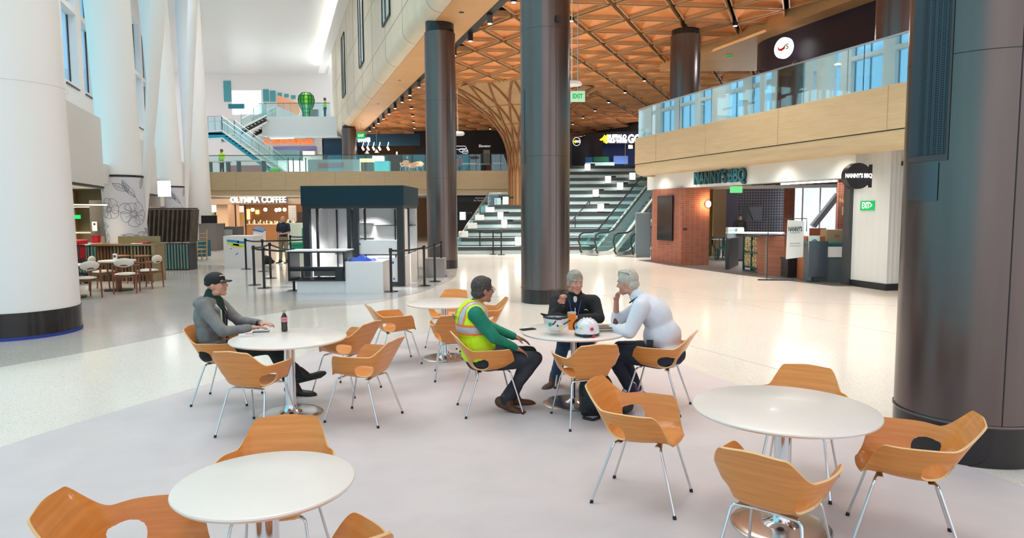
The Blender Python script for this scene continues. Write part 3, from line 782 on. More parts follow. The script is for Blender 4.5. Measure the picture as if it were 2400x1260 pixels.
m=MB(); m.box((-.66,.10,.82),(1.14,.05,.03)); m.build('counter_rail',black,K)
m=MB(); m.box((-.4,.07,.06),(.7,.05,.12)); m.build('plinth',black,K)
m=MB(); m.box((-.30,.052,.62),(.07,.004,.06),.2); m.box((-.28,.052,.20),(.05,.004,.05),.1); m.build('masking_tape',mat('tape_blue',(.02,.15,.6),.6),K)
m=MB(); 
for x in (-kw+.42,-1.1): m.cyl((x,.2,zc0-.06),(x+.08,.2,zc0-.05),.025,n=10)
m.build('spot_lamp',mat('lamp_white_emit',(1,1,1),.4,emit=(1,1,1),es=3),K)
# counters in front
c=empty('low_display_cabinet',(-5.33,16.05,0),-.02,'open black display shelf unit with a white top on a low white plinth','cabinet')
m=MB(); m.box((.86,.62,.15),(1.36,.85,.30)); m.build('plinth',kwhite,c)
m=MB()
for x in (.02,1.34): m.box((x,.5,.65),(.04,.75,.70))
for z in (.31,.56,.985): m.box((.68,.5,z),(1.36,.75,.035))
m.box((.68,.14,.58),(1.36,.03,.10)); m.box((.34,.14,.45),(.06,.04,.28)); m.box((1.22,.14,.45),(.18,.04,.28)); m.box((.02,.16,.65),(.05,.05,.7))
m.build('frame',black,c); m=MB(); m.box((.68,.48,1.012),(1.42,.80,.02)); m.build('top',kwhite,c)
m=MB(); m.box((.80,.9,.44),(.85,.02,.2)); m.build('inner_panel',kwhite,c)
c=MB(); c.box((-3.52,16.62,.375),(.90,.88,.75)); o=c.build('white_counter',kwhite,bevel=.004); tag(o,'plain white box counter at the kiosk with a blue sheet lying on it','counter')
m=MB(); rnd=random.Random(4)
vs=[];n=14
for i in range(n+1):
    for j in range(7):
        u,v=i/n,j/6; x=-3.92+.62*u; y=16.3+.36*v
        z=.755+ (.12*(1-.5*u)+.035*math.sin(11*u+4*v)+.03*math.sin(17*v+6*u))*max(0,math.sin(PI*u))**.4*max(0,math.sin(PI*v))**.4
        vs.append((x,y,z))
m.add(vs,[(i*7+j,(i+1)*7+j,(i+1)*7+j+1,i*7+j+1) for i in range(n) for j in range(6)],True)
tag(m.build('folded_cloth',mat('bright_blue_cloth',(.01,.09,.62),.6)),'crumpled bright blue sheet lying on the white box counter','cloth')
m=MB(); m.box((-2.25,20.2,.28),(.55,.6,.56)); tag(m.build('low_grey_box',mat('box_grey',(.25,.24,.24),.6)),'low grey box behind the kiosk, at the foot of the bronze column','box')
# reception box with tape
o=MB(); o.box((-9.55,24.3,.56),(1.02,1.0,1.12)); b_=o.build('reception_stand',kwhite); tag(b_,'white box stand with strips of blue and yellow tape, left of the barrier posts','stand')
m=MB()
for (x,z,w_,h,mi,r) in ((-9.72,.94,.42,.08,0,-.1),(-9.42,.90,.3,.08,0,-.1),(-9.72,.84,.42,.07,1,-.15),(-9.5,.80,.45,.07,1,-.12),(-9.6,.76,.4,.05,1,-.1),(-9.8,.68,.07,.02,2,.5),(-9.6,.50,.12,.025,2,.6)):
    m.box((x,23.795,z),(w_,.006,h),R=Matrix.Rotation(-r,4,'Y'),mi=mi)
m.build('tape_strips',[mat('tape_sky',(.03,.30,.55),.6),mat('tape_yellow',(.75,.80,.03),.6),MATS['tape_blue']],b_)
# ---------------- barrier posts ----------------
def make_post():
    r=empty('stanchion_post',(0,0,0),0,'x','barrier post','black belt barrier posts around the kiosk')
    m=MB(); m.lathe([(0,.03),(.12,.028),(.17,.015),(.175,0),(0,0)],n=32); m.build('base',blackgloss,r)
    m=MB(); m.cyl((0,0,.02),(0,0,.98),.032,n=20); m.build('pole',black,r)
    m=MB(); m.lathe([(0,1.06),(.038,1.055),(.042,1.04),(.042,.95),(.034,.94)],n=20); m.build('belt_head',blackgloss,r)
    return r
post0=make_post(); P=dict(
 a=(-6.86,18.09),b=(-6.33,17.35),c=(-7.09,19.97),d=(-9.1,23.3),e=(-8.17,22.34),f=(-5.38,16.75),g=(-2.92,16.4),h=(-2.28,17.67),i=(-2.13,18.75),j=(-2.10,20.24),k=(-2.9,24.6),l=(-8.6,26.5),m=(-6.6,25.0),n=(-7.9,26.9))
LB=dict(a='barrier post at the left of the cluster, toward the white box stand',b='tall looking barrier post in the middle of the cluster, closest to the cap wearer',c='barrier post just behind the middle one of the cluster',d='barrier post in front of the taped white box stand',e='barrier post right beside the taped white box stand',
 f='barrier post at the left end of the black display shelf unit',g='barrier post at the right end of the white box counter',h='barrier post at the near right corner of the kiosk',i='barrier post between the kiosk corner and the bronze column',j='barrier post in front of the foot of the bronze column',
 k='barrier post behind the kiosk, left of the bronze column',l='barrier post far behind, left of the standing man',m='barrier post near the standing man in the navy polo',n='barrier post behind the cluster, close to the cafe queue')
for n_,k in enumerate(P):
    if n_==0: post0.location=(*P[k],0); post0['label']=LB[k]
    else: dup(post0,(*P[k],0),.1*n_,LB[k])
def belt(a,b,lab,z=1.0,sag=.03):
    a=V(*a,z);b=V(*b,z); m=MB(); N_=8; vs=[]
    for i in range(N_+1):
        t=i/N_; p=a.lerp(b,t); p.z-=sag*4*t*(1-t); vs+=[p+V(0,0,-.025),p+V(0,0,.025)]
    m.add(vs,[(2*i,2*i+2,2*i+3,2*i+1) for i in range(N_)]); o=m.build('barrier_belt',black,fix=False)
    so=o.modifiers.new('t','SOLIDIFY'); so.thickness=.003
    tag(o,lab,'belt','black belts strung between the barrier posts')
bl=[('a','c'),('a','b'),('b','f'),('c','f'),('d','e'),('e','m'),('g','h'),('h','i'),('i','j'),('l','n')]
def ps(k): return LB[k].replace('barrier post ','').replace('tall looking ','')
for a,b in bl: belt(P[a],P[b],'black barrier belt between the posts '+{'ac':'of the cluster, running to the back','ab':'of the cluster, the nearest short one','bf':'from the front cluster post to the shelf unit','cf':'from the rear cluster post to the shelf unit','de':'at the taped white box stand','em':'from the taped stand to the standing man','gh':'from the white counter to the kiosk corner','hi':'at the right corner of the kiosk','ij':'before the foot of the bronze column','ln':'behind the standing man'}[a+b])
for (px,py,k) in ((1080,589,0),(1125,594,1),(1156,596,2),(1175,597,3)):
    p=G(px,py); dup(post0,p,.3*k,('barrier post before the big steps, farthest left of that row','barrier post before the big steps, second of that row','leaning barrier post before the big steps, in the pair near the middle column','barrier post before the big steps, closest to the middle column')[k])
    if k: belt((pv.x,pv.y),(p.x,p.y),('','black belt before the big steps, left stretch','black belt before the big steps, middle stretch','black belt before the big steps, short right stretch')[k])
    pv=p
# ---------------- stepped seating ----------------
stone=noisy('pale_stone_step',(.42,.53,.55),(.50,.60,.61),ns=1.5,rough=.35)
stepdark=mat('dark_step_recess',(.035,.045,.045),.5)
nos=mat('wood_step_top',(.30,.24,.2),.4)
S0=31.0; RI=4.55/12; RU=.75
stp=empty('stepped_seating',(0,S0,0),0,'broad pale stone seating steps rising to the upper level behind the middle column','stairs')
def stepgeom(k,x0,x1):
    a=MB(); y=RU*k; z=RI*k; a.box(((x0+x1)/2,y+1.2,z+RI/2-.02),(x1-x0,2.4,RI-.04)); a.build('step',stone,stp)
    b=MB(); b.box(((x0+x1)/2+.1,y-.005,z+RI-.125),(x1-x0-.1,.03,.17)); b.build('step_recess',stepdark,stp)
xl=[-2.6,-2.5,-2.3,-2.05,-1.75,-1.35]
for k in range(12):
    x0=xl[k] if k<6 else 2.15+.0*(k-6); x1=2.75+(RU*k+1.1)*.737
    stepgeom(k,x0,min(x1,11))
m=MB(); m.box((-.1,6*RU+1.3,RI*6/2-.03),(3.0,2.6,RI*6-.06)); m.build('landing',stone,stp)
m=MB(); m.box((.2,2.2,RI*6+.02),(3.0,.02,.02)); 
# lanterns on the steps
lan=mat('lantern_emit',(1,1,1),.5,emit=(1,.97,.9),es=5.5)
ln=empty('step_lantern',(0,0,0),0,'x','lamp','box lanterns standing on the stone steps')
m=MB(); m.box((0,0,.2),(.27,.27,.40)); m.build('lamp_shade',lan,ln)
m=MB(); m.box((0,0,.01),(.31,.31,.025)); m.box((0,0,.405),(.31,.31,.02))
for sx in (-1,1):
    for sy in (-1,1): m.box((sx*.145,sy*.145,.2),(.02,.02,.4))
m.box((.27,.05,.36),(.28,.28,.10)); m.build('frame',black,ln)
LN=[((1377,418),11,'on the highest step'),((1425,438),9,'on a high step, left of the escalator rail'),((1453,450),8,'beside the escalator rail, upper one of two'),((1396,464),7,'halfway up, above the lowest on the right'),((1482,424),9.5,'next to the top of the escalator'),((1408,491),5,'lowest on the right part of the steps'),
 ((1185,471),6,'at the foot of the tree-like column'),((1173,520),4,'on the left flight, upper of the two overlapping'),((1182,534),3,'on the left flight, lower of the two overlapping'),((1085,520),4,'at the far left edge by the glass rail'),((1214,570),1,'lowest, half hidden by the middle column')]
for i,((px,py),k,lab) in enumerate(LN):
    z=RI*k; Yk=S0+RU*(k-1)+.25; p=D(px,py,Yk); p.z=z
    lab='glowing white box lantern '+lab
    if i==0: ln.location=p; ln['label']=lab
    else: dup(ln,p,0,lab)
for i,(px,py,k) in enumerate(((1149,500,5),(1124,513,4),(1107,526,3),(1086,541,2))):
    p=D(px,py,S0+RU*(k-1)+.2); m=MB(); m.box((0,0,.13),(.42,.4,.26)); o=m.build('seat_block',white,None,(p.x,p.y,RI*k)); tag(o,'small white block seat on the left end of the '+('sixth','fifth','fourth','third')[i]+' stone step','block seat','white block seats along the left end of the steps')
# stair rail left and centre
rl=empty('stair_handrail',(0,0,0),0,'glass and metal stair rail climbing at the left of the stone steps','railing')
a,b=D(1072,560,31.2),D(1145,452,36); e_=D(1190,452,36.2)
m=MB(); m.tube([a,b,e_],.03,8); m.build('top_rail',steel,rl)
g=MB(); g.extr([a+V(0,0,-1.2),b+V(0,0,-1.0),b,a],(0,.02,0)); g.extr([b+V(0,0,-1.0),e_+V(0,0,-1.0),e_,b],(0,.02,0)); g.build('glass_pane',clear_rail,rl)
m=MB()
for t in (0,.33,.66,1): p=a.lerp(b,t); m.bar(p,p+V(0,0,-1.1),.03)
m.build('post',steel,rl)
rl=empty('centre_handrail',(0,0,0),0,'dark metal handrail running down the right part of the stone steps','railing')
pts=[D(1500,418,39.5),D(1440,458,36.5),D(1378,470,35.8)]; 
m=MB(); m.tube([D(1512,415,39.8),D(1382,470,35.6)],.03,8); m.tube([D(1382,470,35.4),D(1338,520,32.5)],.03,8)
for px,py,Y,h in ((1382,470,35.4,.95),(1430,455,36.6,.9),(1348,508,33,.9)): p=D(px,py,Y); m.bar(p,p+V(0,0,-h),.04)
m.build('rail_tube',black,rl)
# ---------------- escalators ----------------
ed=V(.593,.805,0).normalized(); en=V(ed.y,-ed.x,0)
combm=mat('escalator_step',(.22,.22,.23),.4,.3)
skm=mat('escalator_skirt',(.72,.70,.66),.35,.25); trm=mat('escalator_truss',(.32,.46,.47),.5)
area('escalator_fill',(5.5,30,7.9),1.5,420,(1,.96,.9)); area('escalator_fill',(2,33,8.0),1.5,300,(1,.96,.9))  # added fill lights without fixtures, brightening the dark escalators
def escalator(o,label):
    r=empty('escalator',(0,0,0),0,label,'escalator','pair of escalators')
    def W(s,z,side): return V(o.x,o.y,0)+ed*s+en*side+V(0,0,z)
    top=4.55; run=top/.577
    prof=[(-.9,0),(0,0),(.5,.10),(run+.2,top-.08),(run+.8,top),(run+2,top)]
    wid=.8
    for sd in (0,wid):
        h=MB(); q=[(-1.05,.35),(-1.22,.62),(-1.1,.90),(-.8,.98)]+[(s,z+.98) for s,z in prof[1:]]
        h.tube([W(-.95,.12,sd),W(-1.12,.25,sd)]+[W(s,z,sd) for s,z in q],.04,8); h.build('handrail',black,r)
        g=MB(); pp=[(-1.0,.15)]+[(s,z+.15) for s,z in prof[1:]]; up=[(s,z+.93) for s,z in prof[1:]][::-1]+[(-.9,.9),(-1.12,.6)]
        g.extr([W(s,z,sd) for s,z in pp+up],en*.015); g.build('glass_balustrade',clear_rail_e,r)
        k=MB(); 
        for (s0,z0),(s1,z1) in zip(prof[:-1],prof[1:]): k.extr([W(s0,z0-.12,sd),W(s1,z1-.12,sd),W(s1,z1+.16,sd),W(s0,z0+.16,sd)],en*(.10 if sd else -.10))
        k.build('skirt',skm,r)
    k=MB()
    nst=int((run)/.4)
    for i in range(nst): 
        s=.35+i*.36; z=s*.577-.05
        if z<top: k.add([W(s,z-.05,.05),W(s,z-.05,wid-.05),W(s,z+.17,wid-.05),W(s,z+.17,.05),W(s+.38,z+.17,.05),W(s+.38,z+.17,wid-.05)],[(0,1,2,3),(3,2,5,4)])
    k.add([W(-.9,.02,.05),W(.4,.02,.05),W(.4,.02,wid-.05),W(-.9,.02,wid-.05)],[(0,1,2,3)])
    k.build('steps',combm,r)
    k=MB(); k.extr([W(.3,-.02,-.10),W(run+2,-.02,-.10),W(run+2,top-.2,-.10),W(run+.2,top-.2,-.10)],en*.05); k.extr([W(.3,-.1,.1),W(run+2,top-1.0,.1),W(run+2,top-.15,.1),W(.4,-.02,.1)],en*(wid-.2)); k.build('truss',trm,r)
    l=MB(); 
    for s in (-.7,-.3): p=W(s,.1,-.11); l.ell(p,(.08,.04,.04))
    l.build('foot_light',mat('amber_emit',(1,.7,.4),.5,emit=(1,.6,.25),es=4),r)
    return r
clear_rail_e=glass('escalator_glass',(.7,.95,.95),.10,(.86,.97,.97))
E1=V(2.98,29.9,0)+ed*1.1; escalator(E1,'left escalator beside the stone steps with black handrails'); escalator(E1+en*1.75+ed*(-.1),'right escalator, nearer to the brick pillar')
# information totem
o=MB(); p=G(1506,602); o.box((0,0,.92),(.60,.16,1.84)); t=o.build('information_totem',mat('totem_grey',(.20,.26,.30),.4,.3),None,(p.x,p.y,0),-.1,bevel=.01); tag(t,'slate grey free-standing totem panel at the foot of the escalators','totem')
m=MB(); m.box((0,0,.92),(.63,.12,1.87)); m.build('rim',steel,t)
# ---------------- tree-like wooden column ----------------
tw=noisy('tree_column_wood',(.55,.33,.15),(.47,.27,.12),ns=1.5,rough=.5)
tr=noisy('tree_rib_wood',(.36,.15,.055),(.30,.12,.045),ns=2,rough=.5)
Yt=38.0; xt=D(1228,500,Yt).x
T=empty('tree_column',(xt,Yt,RI*6),0,'flaring wooden lattice column that spreads like a tree into the ceiling','column')
zt0=0; H=LZ-RI*6
def rad(t): return .82+.10*t+ 3.1*max(0,(t-.35)/.65)**2.6
m=MB(); m.lathe([(rad(i/24)-.06,H*i/24) for i in range(25)],n=48); m.build('trunk',tw,T)
m=MB(); NR=20
for k in range(NR):
    for sgn in (1,-1):
        pts=[]
        for i in range(19):
            t=i/18; a=2*PI*k/NR+sgn*(max(0,t-.25)*1.05)+ (0 if sgn>0 else .02)
            r_=rad(t)+.0; pts.append(V(r_*math.cos(a),r_*math.sin(a),H*t))
        m.tube(pts,[.03+.035*i/18 for i in range(19)],4)
for t in (.40,.55,.70,.84): m.lathe([(rad(t)+.0,H*t-.012),(rad(t)+.02,H*t),(rad(t+.003),H*t+.012)],n=40)
m.build('ribs',tr,T)
# ---------------- barbecue restaurant under the right balcony ----------------
a_s=14.3
bk=brick('red_brick',(.27,.075,.042),(.33,.10,.055),(.32,.2,.15),ms=.006); bk2=brick('orange_brick',(.36,.12,.06),(.30,.09,.05),(.30,.2,.15),ms=.006)
axr=math.atan2(.9466,-.3224)      # rotation that lays local X along the building axis
def axbox(mb,a,Y,z,dl,dw,dz,mi=None): mb.box(AX(a,Y,z),(dl,dw,dz),axr,mi=mi); return mb
# sign band
m=MB(); m.prism([(p.x,p.y) for p in (AX(14.2,16.9),AX(14.7,16.9),AX(14.7,26.4),AX(14.2,26.4))],2.72,3.45); struct(m.build('wall_sign_band',mat('band_white',(.74,.76,.74),.5)))
m=MB(); m.prism([(p.x,p.y) for p in (AX(14.2,26.4),AX(14.7,26.4),AX(25,23.0),AX(25,22.5))],2.72,3.45); struct(m.build('wall_sign_band_2',MATS['band_white']))
m=MB(); m.prism([(p.x,p.y) for p in (AX(13.2,6),AX(25,6),AX(25,25.3),AX(13.2,25.3))],3.44,3.6); struct(m.build('ceiling_under_right_balcony',offwhite))
# brick pillar with screen
A=AX(14.15,25.95);B=V(5.95,23.95,0);Cc=V(6.93,24.0,0);Dd=V(6.6,26.2,0)
o=MB(); o.prism([(q.x,q.y) for q in (A,Dd,Cc,B)][::-1],0,2.72); br=o.build('brick_pillar',bk); tag(br,'red brick pillar with a black upright screen at the entrance of the barbecue restaurant','pillar')
A=V(A.x,A.y,0); dAB=(B-A).normalized(); nAB=V(-dAB.y,dAB.x,0)*-1
if nAB.x>0: nAB=-nAB
c_=A.lerp(B,.5); s=MB(); s.box(c_+nAB*.045+V(0,0,1.66),(1.05,.06,1.62),math.atan2(dAB.y,dAB.x)); d=s.build('menu_screen',blackgloss); tag(d,'tall black unlit screen mounted on the brick pillar','screen')
# sconces
def sconce(p,lab,rz=0):
    r=empty('wall_sconce',p,rz,lab,'lamp','round glowing wall sconces')
    m=MB(); m.ell((0,-.07,0),(.10,.07,.12)); m.build('lamp_shade',mat('sconce_emit',(1,1,1),.5,emit=(1,.72,.4),es=6),r)
    m=MB(); m.cyl((0,0,0),(0,-.03,0),.09,n=20); m.bar((-.1,-.10,0),(.1,-.10,0),.012,.012); m.bar((0,-.13,-.12),(0,-.13,.12),.012); m.build('cage',black,r); return r
p=B.lerp(Cc,.93); sconce(p+V(0,-.0,2.15),'round glowing wall lamp on the right face of the brick pillar')
l=area('sconce_light',p+V(0,-.25,2.15),.15,14,(1,.6,.3),(PI/2,0,0))
m=MB(); m.box(B.lerp(Cc,.12)+V(0,-.01,1.28),(.13,.03,.07)); m.build('card_reader',black,br)
# white wall right of the opening
rib=mat('ribbed_white_wall',(.76,.755,.73),.55); N,L,b=nodes(rib); tc=N.new('ShaderNodeTexCoord'); wv=N.new('ShaderNodeTexWave'); wv.inputs['Scale'].default_value=4; wv.bands_direction='DIAGONAL'; 
mp=N.new('ShaderNodeMapping'); mp.inputs['Scale'].default_value=(1,1,0); L.new(tc.outputs['Object'],mp.inputs[0]); L.new(mp.outputs[0],wv.inputs[0]); bp=N.new('ShaderNodeBump'); bp.inputs['Strength'].default_value=.25; bp.inputs['Distance'].default_value=.02; L.new(wv.outputs[0],bp.inputs['Height']); L.new(bp.outputs[0],b.inputs['Normal'])
p1=V(8.62,17.30,0);p2=V(8.90,16.15,0);p3=V(12.5,17.1,0)
m=MB(); m.prism([(q.x,q.y) for q in (p1,p2,p3,V(12,19,0))],.16,3.44); struct(m.build('wall_right_white',rib))
m=MB(); m.prism([(q.x,q.y) for q in (p1+V(-.03,0,0),p2+V(-.03,-.03,0),p3+V(0,-.03,0),V(12,19,0))],0,.16); struct(m.build('baseboard_right',black))
m=MB(); m.box(V(8.60,17.45,1.36),(.16,.30,2.72)); struct(m.build('trim_9',darkgrey))
# round projecting sign
sg=empty('projecting_sign',(0,0,0),0,'round black projecting sign with white restaurant name','sign')
cs=D(2012,412,16.2); 
m=MB(); m.cyl(cs,cs+V(-.03,.2,0),.305,n=48); m.build('disc',black,sg)
m=MB(); m.bar(cs+V(.33,.1,-.27),cs+V(.33,.1,.27),.06); m.bar(cs+V(0,.05,.20),cs+V(.33,.1,.20),.03); m.bar(cs+V(0,.05,-.2),cs+V(.33,.1,-.2),.03); m.build('bracket',black,sg)
n_=V(.12,-.10,0).normalized()*-1; n_=V(.0,-1,0)
m=MB(); m.cyl(cs+V(0,-.005,0),cs+V(0,.02,0),.305,n=48); m.build('face',black,sg)
wl=mat('sign_white_emit',(1,1,1),.5,emit=(1,1,1),es=1.6)
text("NANNY'S BBQ",.135,wl,sg,cs+V(-.02,-.05,0),facing((0,-1,0)),.004,.004,sx=.72)
# EXIT sign
xg=mat('exit_green',(.0,.32,.07),.5,emit=(0,.35,.08),es=.8)
dW=(p2-p1).normalized(); nW=V(dW.y,-dW.x,0); 
if nW.x>0: nW=-nW
q=p1.lerp(p2,.42)+V(0,0,2.02)
ex=empty('exit_sign',(0,0,0),0,'green exit sign on the ribbed white wall','sign')
m=MB(); m.box(q+nW*.01,(.46,.02,.23),math.atan2(dW.y,dW.x)); m.build('panel',xg,ex); wlet=mat('white_letter',(.85,.88,.85),.5,emit=(1,1,1),es=.5)
text("EXIT>",.21,wlet,ex,q+nW*.024,facing(nW),.003,.004,sx=.62)
# main lettering
def sign_letters(body,size,px,py,Y,n,mt,label,name='shop_sign',sx=1,ext=.03,bold=.01,parentless=True,sp=1,loc=None):
    p=loc or D(px,py,Y); e=empty(name,(0,0,0),0,label,'sign'); text(body,size,mt,e,p,facing(n),ext,bold,sx=sx,spacing=sp); return e
nS=V(-.9466,-.3224,0)
tealdark=mat('dark_teal_letters',(.01,.07,.085),.4)
pp=onaxis(1681,14.14,2.95)
sgn=sign_letters("NANNY'S BBQ",.56,0,0,0,nS,tealdark,"dark teal letters NANNY'S BBQ standing on the white band",sx=.74,ext=.05,bold=.018,loc=V(pp.x,pp.y,2.98))
# halo light behind the letters
area('halo_light',V(pp.x,pp.y,3.0)+nS*.25,.4,10,(1,.97,.92),(0,0,0),size_y=2.4)
bpy.data.objects.remove(bpy.data.objects['halo_light'])
m=MB(); p=onaxis(1771,13.6,3.4); m.ell(p,(.09,.09,.08)); o=m.build('ceiling_camera',black); tag(o,'small black dome camera under the soffit right of the restaurant letters','camera')
# interior shell
m=MB(); m.prism([(p.x,p.y) for p in (AX(14.7,15.5),AX(25,12.5),AX(25,36),AX(14.7,28))],2.95,3.05); struct(m.build('ceiling_restaurant',mat('dark_ceiling',(.05,.04,.04),.6)))
pat=brick('patterned_tile_wall',(.17,.16,.25),(.20,.19,.28),(.62,.62,.66),bw=.12,rh=.12,ms=.024)
Yb=30.5
def wallx(name,px0,px1,Y,z0,z1,mt,Yb=None):
    a=D(px0,500,Y);b=D(px1,500,Yb or Y); m=MB(); m.extr([V(a.x,a.y,z0),V(b.x,b.y,z0),V(b.x,b.y,z1),V(a.x,a.y,z1)],(0,.1,0)); return struct(m.build(name,mt))
wallx('wall_restaurant_a',1640,1676,29.5,0,3,mat('ochre_wall',(.35,.22,.05),.6)); wallx('wall_restaurant_b',1672,1702,29,0,3,mat('tan_wall',(.50,.33,.19),.6))
wallx('wall_restaurant_c',1698,1726,29.2,0,3,mat('lilac_wall',(.25,.26,.38),.6)); wallx('wall_restaurant_d',1724,1845,Yb,0,3,pat)
wallx('wall_restaurant_e',1838,1862,27.5,0,3,bk); wallx('wall_restaurant_f',1964,2000,19.6,0,3,bk)
# bright windows at the back right, with a raking white column outside
m=MB(); a=D(1858,500,30);b=D(2000,500,30); m.extr([V(a.x,a.y,.8),V(b.x,b.y,.8),V(b.x,b.y,3),V(a.x,a.y,3)],(0,.05,0)); o=struct(m.build('window_50',mat('daylight_window',(.8,.87,.95),.2,emit=(.85,.93,1),es=.95)))
m=MB(); 
for px in (1880,1921,1960): c=D(px,500,29.9); m.box((c.x,c.y,1.9),(.05,.05,2.3))
m.build('window_frame',white,o)
m=MB(); m.bar(D(1905,530,29.5),D(1965,455,29.5),.28,.2); o=m.build('raking_column',white); tag(o,'white raking column standing at the restaurant window','column')
m=MB(); m.box(((a.x+b.x)/2,30,.4),(b.x-a.x,.1,.8)); struct(m.build('wall_restaurant_g',mat('dark_wall_low',(.08,.04,.03),.6)))
wallx('wall_restaurant_h',1560,1650,32,0,3,mat('plum_wall2',(.10,.06,.05),.6))
# television
c=D(1762,500,30.2); tv=MB(); tv.box(c+V(0,0,0),(.92,.06,.62)); o=tv.build('television',mat('tv_face',(.30,.34,.38),.15)); tag(o,'flat television showing a pale picture on the patterned wall','television'); 
m=MB(); m.bar(c+V(-.25,-.035,.31),c+V(.05,-.035,-.31),.14,.004); m.build('picture',mat('tv_streak',(.12,.12,.13),.2),o)
# counter with two mats
# long white service counter
m=MB(); p=D(1705,575,26.5); q=D(1835,575,25.5); m.bar(V(p.x,p.y,.55),V(q.x,q.y,.55),.6,1.0,mi=0); m.bar(V(p.x,p.y,1.07),V(q.x,q.y,1.07),.7,.05,mi=1); o=m.build('service_counter',[darkgrey,white]); tag(o,'long dark service counter with a white top inside the restaurant','counter')
m=MB(); p=D(1722,545,26.2); m.box(p+V(0,0,0),(.6,.3,.4)); o=m.build('counter_monitor',white); tag(o,'white-backed monitor on the service counter left of the employee','monitor')
# log display frame and brick counter
c0=G(1743,634);c1=G(1779,641); dL=(c1-c0).normalized(); z1_=1.12
lg=empty('log_display',(0,0,0),0,'framed stack of cut firewood logs beside the brick counter','display')
m=MB()
for t in (0,.5,1): p=c0.lerp(c1,t); m.bar(p,p+V(0,0,z1_),.05)
for z in (.03,.15,.62,z1_): m.bar(c0+V(0,0,z),c1+V(0,0,z),.05)
m.bar(c0+V(-.02,0,0),c0+V(-.02,0,z1_),.04); m.build('frame',mat('dark_green_metal',(.01,.06,.055),.4),lg)
m=MB(); rnd=random.Random(2); wid=(c1-c0).length
nrm=V(dL.y,-dL.x,0); 
if nrm.y>0: nrm=-nrm
logs=MB()
for i in range(9):
    for j in range(15):
        u=(i+.5)/9*wid+rnd.uniform(-.02,.02); z=.2+j*.062+rnd.uniform(-.012,.012)
        p=c0+dL*u+V(0,0,z); logs.cyl(p+nrm*.0,p-nrm*.35,rnd.uniform(.026,.038),n=9,mi=0 if rnd.random()<.7 else 1)
lo=logs.build('logs',[mat('cut_wood',(.62,.50,.28),.7),mat('cut_wood_2',(.50,.36,.18),.7)],lg,fix=False); lo['kind']='stuff'
c2=G(1779,642);c3=G(1836,646); m=MB(); m.prism([(q.x,q.y) for q in (c2,c3,c3+V(.1,1.0,0),c2+V(.1,1.0,0))],0,1.16); o=m.build('brick_counter',bk2); tag(o,'low brick counter front between firewood and hanging banner','counter')
m=MB(); p=c2.lerp(c3,.5)+V(.05,.45,1.18); m.box(p,((c3-c2).length+.1,1.1,.04)); m.build('top',darkgrey,o)
# banner on a frame
bn=empty('hanging_banner',(0,0,0),0,'white hanging banner with restaurant name on a thin black frame','banner')
Yn=18.7; tl=D(1846,515,Yn); tr_=D(1885,518,Yn-.1); bl_=D(1842,607,Yn); br_=D(1882,602,Yn-.1)
m=MB(); m.extr([bl_,br_,tr_,tl],(0,.01,0)); m.build('cloth',mat('banner_white',(.80,.84,.83),.6),bn)
m=MB(); a=D(1801,512,Yn);b=D(1891,512,Yn); a0=V(a.x,a.y,0.02);b0=V(b.x,b.y,.02); m.tube([a0,a,b,b+V(0,0,-.35)],.012,8); m.tube([a0+V(-.25,0,0),a0+V(.7,-.1,0)],.02,8); m.build('frame',black,bn)
text("NANNY'S",.17,tealdark,bn,D(1863,537,Yn-.12)+V(0,-.02,0),facing((0,-1,0)),.002,.006,sx=.52)
text("TEXAS BBQ & BAR",.035,tealdark,bn,D(1863,545,Yn-.12)+V(0,-.02,0),facing((0,-1,0)),.002,0)
text("@NANNYSBBQ",.04,tealdark,bn,D(1863,570,Yn-.12)+V(0,-.02,0),facing((0,-1,0)),.002,0); text("NANNYSBBQ.COM",.035,tealdark,bn,D(1863,576,Yn-.12)+V(0,-.02,0),facing((0,-1,0)),.002,0)
# bin
p=G(1868,651); m=MB(); m.prism([(-.27,-.25),(.27,-.25),(.27,.25),(-.27,.25)],.0,.52); 
for k in range(9): m.box((-.24+.06*k,-.255,.27),(.012,.01,.46))
m.box((0,0,.55),(.58,.54,.06)); o=m.build('waste_bin',black,None,(p.x,p.y+.25,0)); tag(o,'black ribbed waste bin beside the hanging banner','bin')
# host stand with tablet sign and dark glass panel
p=G(1930,662); hs=empty('host_stand',(p.x,p.y,0),0,'dark host stand with a teal top in the restaurant doorway','stand')
m=MB(); m.box((.25,.5,.5),(.95,.5,1.0)); m.build('body',mat('teal_grey_ribbed',(.10,.13,.14),.5),hs); m=MB(); m.box((.25,.5,1.03),(1.05,.6,.06)); m.build('top',mat('teal_top',(.02,.16,.16),.3),hs); m=MB(); m.box((.30,.235,.80),(.8,.02,.28)); m.build('white_panel',white,hs)
m=MB(); m.box((-.12,.1,.62),(.50,.02,.95)); m.build('glass_screen',mat('smoked_panel',(.05,.07,.09),.15),hs)
p=G(1905,660); po=empty('poster_stand',(p.x,p.y,0),0,'small poster on a thin black stand in the restaurant doorway','sign')
m=MB(); m.cyl((0,0,0),(0,0,.02),.16,n=24); m.cyl((0,0,.02),(0,0,.8),.012,n=8); m.build('stand',black,po)
m=MB(); m.box((0,-.01,1.02),(.30,.015,.44),R=Matrix.Rotation(-.12,4,'X')); m.build('poster',mat('poster_pale',(.62,.76,.76),.5),po); m=MB(); m.lathe([(.055,-.004),(.085,-.004),(.085,.004),(.055,.004)],n=24); o=m.build('ring_print',mat('teal_print',(.05,.28,.32),.5),po); o.location=(0,-.035,1.06); o.rotation_euler=(PI/2-.12,0,0)
